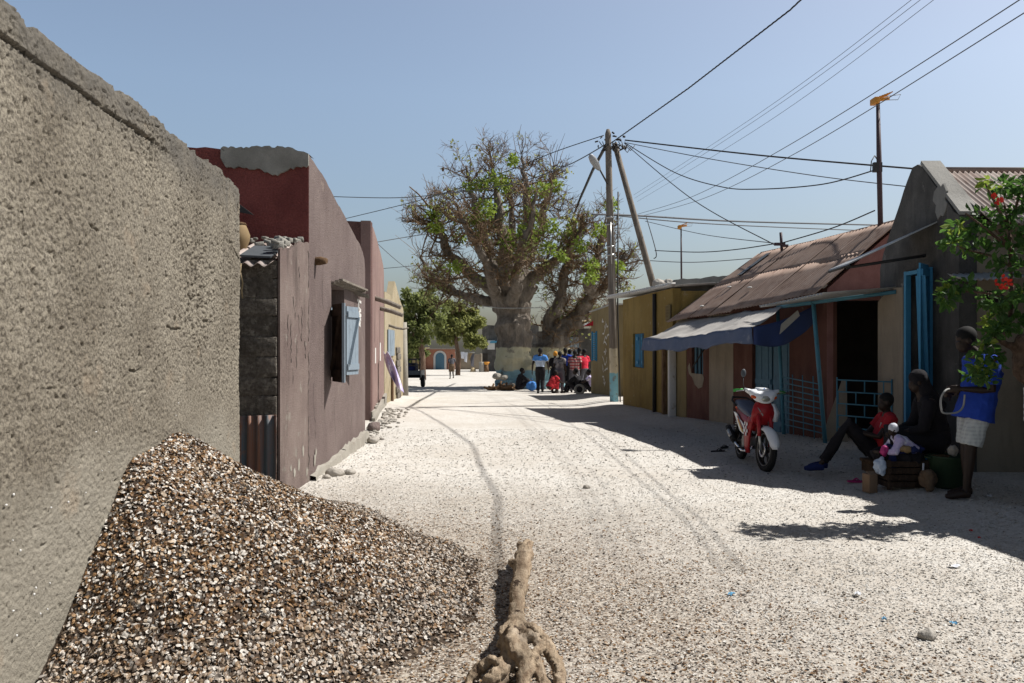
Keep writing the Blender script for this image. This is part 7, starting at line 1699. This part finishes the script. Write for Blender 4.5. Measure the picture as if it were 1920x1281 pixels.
bx = thing('cardboard_box', 'small upright cardboard box at the left of the crate', 'box', (PX(1631, 8.9), 8.9, 0))
cbx = V((PX(1631, 8.9), 8.9, ghf(PX(1631, 8.9), 8.9)))
part('carton', MT['cardboard'], bx, lambda m: m.rbox(cbx + V((0, 0, .11)), (.11, .12, .21), .006, Matrix.Rotation(.25, 3, 'Z')))
part('flap', MT['cardboard'], bx, lambda m: m.box(cbx + V((.01, -.03, .225)), (.10, .07, .006), Matrix.Rotation(.25, 3, 'Z') @ Matrix.Rotation(.5, 3, 'X')))
def sandal(label, c, rz, mat, s=1.0):
    m = MB(); c = V(c); rot = Matrix.Rotation(rz, 3, 'Z'); n = 16
    out = [V((.13 * math.cos(a) * s, (.043 + .008 * math.cos(a)) * math.sin(a) * s, 0)) for a in np.linspace(0, 2 * math.pi, n, endpoint=False)]
    m.prism([c + rot @ p for p in out], (0, 0, .018)); m.tube([c + rot @ V((.0, .04 * s, .015)), c + rot @ V((.03 * s, .02 * s, .045)), c + rot @ V((.075 * s, 0, .018))], .007, 6); m.tube([c + rot @ V((.0, -.04 * s, .015)), c + rot @ V((.03 * s, -.02 * s, .045)), c + rot @ V((.075 * s, 0, .018))], .007, 6)
    tag(m.build('sandal', MT[mat]), label, 'sandal')
def gp(px, py): Y = (2464 - 0) / (py - 650); x = PX(px, Y); z = ghf(x, Y); Y = (EYE - z) * F / (py - 650); return V((PX(px, Y), Y, ghf(PX(px, Y), Y)))
sandal('magenta plastic sandal lying before the cardboard box', gp(1612, 901), 3.0, 'magenta', 1.1); sandal('red sandal lying in front of the goods crate', gp(1668, 898), 2.6, 'cred', .9)
sandal('black sandal lying behind the motorcycle, nearer the camera', gp(1346, 847), .3, 'black', 1.0); sandal('black sandal lying behind the motorcycle, upturned against its twin', gp(1358, 841) + V((0, 0, .01)), .9, 'black', 1.0)
cn = MB(); cn.tube([(gx0 + .14, gy0 - .2, gz0 + .16), (gx0 + .145, gy0 - .2, gz0 + .30)], .010, 8); tag(cn.build('candle', MT['cwhite']), 'short white candle stick standing against the crate', 'candle')
ba = thing('green_tub', 'dark green plastic tub with two handles beside the youth in blue', 'tub', (PX(1778, 8.75), 8.75, 0))
tb = V((PX(1778, 8.75), 8.75, ghf(PX(1778, 8.75), 8.75)))
part('tub', MT['dkgreen'], ba, lambda m: lathe(m, tb, [(.15, 0), (.17, .04), (.21, .34), (.225, .36), (.205, .35), (.16, .06), (.02, .05)], 24))
for s in (-1, 1): part('handle', MT['dkgreen'], ba, lambda m: m.tube([tb + V((s * .21, -.05, .33)), tb + V((s * .255, 0, .34)), tb + V((s * .21, .05, .33))], .012, 6))
bundle('paper_sack', 'brown sack slumped against the green tub', (PX(1750, 8.6), 8.6, ghf(PX(1750, 8.6), 8.6) + .12), (.13, .10, .13), 'cbrown', 8, 'sack')
bundle('plastic_bag', 'pale green plastic bag on the rim of the green tub', tuple(tb + V((.02, -.06, .42))), (.06, .05, .07), 'sacking', 9, 'bag')
# scraps of litter
def scrap(label, px, py, w_, h_, mat, rz):
    w_ *= .62; h_ *= .62; c = gp(px, py) + V((0, 0, .006)); m = MB(); rr_ = random.Random(px); rot = Matrix.Rotation(rz, 3, 'Z'); nu = 6; vs = []
    for i in range(nu):
        for j in range(nu): u, v = i / (nu - 1) - .5, j / (nu - 1) - .5; vs.append(c + rot @ V((u * w_, v * h_, .006 * math.sin(u * 7 + px) + .005 * math.cos(v * 9) + .004 * rr_.random() + .010)))
    m.add(vs, [tuple(int(q) for q in f) for f in grid_faces(nu, nu)], True); tag(m.build('paper_scrap', MT[mat]), label, 'litter')
scrap('crumpled white paper at the foot of the beige wall', 1852, 934, .12, .10, 'paper', .5); scrap('white scrap with a blue corner on the sunlit shells, lower right', 1790, 1065, .13, .08, 'paper', .2)
scrap('small white scrap in the middle of the sunlit shells', 1608, 1118, .09, .06, 'paper', 1.0); scrap('light blue wrapper left of the small white scrap', 1372, 1117, .09, .05, 'bluepaper', .8)
scrap('light blue wrapper nearest the grey stone on the shells', 1788, 1173, .06, .05, 'bluepaper', .3); scrap('blue wrapper scrap right of the white scrap in mid street', 1658, 1165, .05, .04, 'bluepaper', 1.3)
scrap('faint blue scrap on the brown shell heap', 345, 1186, .03, .03, 'bluepaper', .2) if False else None
scrap('fallen red hibiscus petal in the shade at the right', 1820, 998, .05, .045, 'petal', .4); scrap('second red petal just below the first one', 1836, 1011, .035, .035, 'petal', 1.4)
st1 = gp(1740, 1197); m = MB(); m.ell(st1 + V((0, 0, .02)), (.055, .04, .035), nu=12, nv=9); o = m.build('stone', MT['stone']); remesh(o, .005, 1, (.03, .05)); tag(o, 'single grey stone lying on the sunlit shells at the lower right', 'stone')
st1 = gp(1100, 916); m = MB(); m.ell(st1 + V((0, 0, .015)), (.05, .04, .03), nu=12, nv=9); o = m.build('stone', MT['stone']); remesh(o, .005, 1, (.03, .05)); tag(o, 'small dark stone in the middle of the street', 'stone')
# cart in the tree shade
CY = 37.0; cz = ghf(PX(775, CY), CY); cx0, cx1 = PX(742, CY), PX(789, CY)
ct = thing('donkey_cart', 'dark box cart on rubber wheels parked in the shade by the cream house', 'cart', ((cx0 + cx1) / 2, CY, cz))
part('box', MT['darkzinc'], ct, lambda m: (m.box(((cx0 + cx1) / 2, CY + .6, cz + .52), (cx1 - cx0, 1.6, .10)), m.box(((cx0 + cx1) / 2, CY - .18, cz + .60), (cx1 - cx0, .04, .34)), m.box((cx1, CY + .6, cz + .60), (.04, 1.6, .34)), m.box((cx0, CY + .6, cz + .60), (.04, 1.6, .34))))
for yr in (CY - .16, CY + 1.3): part('rack', MT['iron'], ct, lambda m: [m.beam((x, yr, cz + .5), (x, yr, cz + 1.30), .05, .05) for x in (cx0 + .03, (cx0 + cx1) / 2, cx1 - .2)] + [m.beam((cx0, yr, cz + z), (cx1 - .15, yr, cz + z), .06, .05) for z in (1.0, 1.28)])
part('load', MT['cdark'], ct, lambda m: [m.rbox(((cx0 + cx1) / 2 - .1, CY + .6, cz + .85), (.9, 1.2, .5), .12)])
part('tarpaulin', MT['cnavy'], ct, lambda m: m.ell(((cx0 + cx1) / 2 - .02, CY + .2, cz + .86), (.42, .4, .24), nu=14, nv=9))
for x in (cx0 + .1, cx1 + .06):
    wv = part('wheel', MT['black'], ct, lambda m: m.tube([(x - .09, CY + .35, cz + .27), (x - .06, CY + .35, cz + .27), (x + .06, CY + .35, cz + .27), (x + .09, CY + .35, cz + .27)], [.24, .28, .28, .24], 24))
    part('hub', MT['steel'], wv, lambda m: m.tube([(x - .1, CY + .35, cz + .27), (x + .1, CY + .35, cz + .27)], .10, 12))
# firewood and stones heaped left of the baobab
m = MB(); rr_ = random.Random(77)
for k in range(26):
    c = V((PX(rr_.uniform(918, 958), 33.5), 33.5 + rr_.uniform(-.5, .5), 0)); c.z = ghf(c.x, c.y) + rr_.uniform(.02, .30) * (1 - abs(c.x - PX(938, 33.5)) / .6)
    d = V((rr_.gauss(0, 1), rr_.gauss(0, .5), rr_.gauss(0, .2))).normalized() * rr_.uniform(.15, .4); m.tube([c - d, c + d], rr_.uniform(.03, .07), 7)
tag(m.build('firewood_heap', MT['brownwood']), 'heap of firewood logs on the ground left of the painted baobab', 'firewood')
for k, (a, b, s, lab) in enumerate(((932, 706, .20, 'pinkish stone on the firewood heap, left one'), (945, 708, .17, 'pinkish stone on the firewood heap, right one'), (958, 722, .14, 'pale stone on the ground at the right end of the firewood heap'))):
    m = MB(); c = V((PX(a, 33.2), 33.2, PZ(b, 33.2))); m.ell(c, (s, s, s * .7), nu=12, nv=9); o = m.build('stone', MT['kerb']); remesh(o, .02, 1, (s * .5, s)); tag(o, lab, 'stone')
wh = MB(); wc_ = gp(1085, 738) + V((0, -.4, .17)); wh.tube([wc_ + V((.15 * math.cos(a), .03 * math.sin(a), .15 * math.sin(a))) for a in np.linspace(0, 2 * math.pi, 25)], .045, 8, cap=False); tag(wh.build('old_tyre', MT['sacking']), 'small dusty tyre lying before the seated crowd', 'tyre')
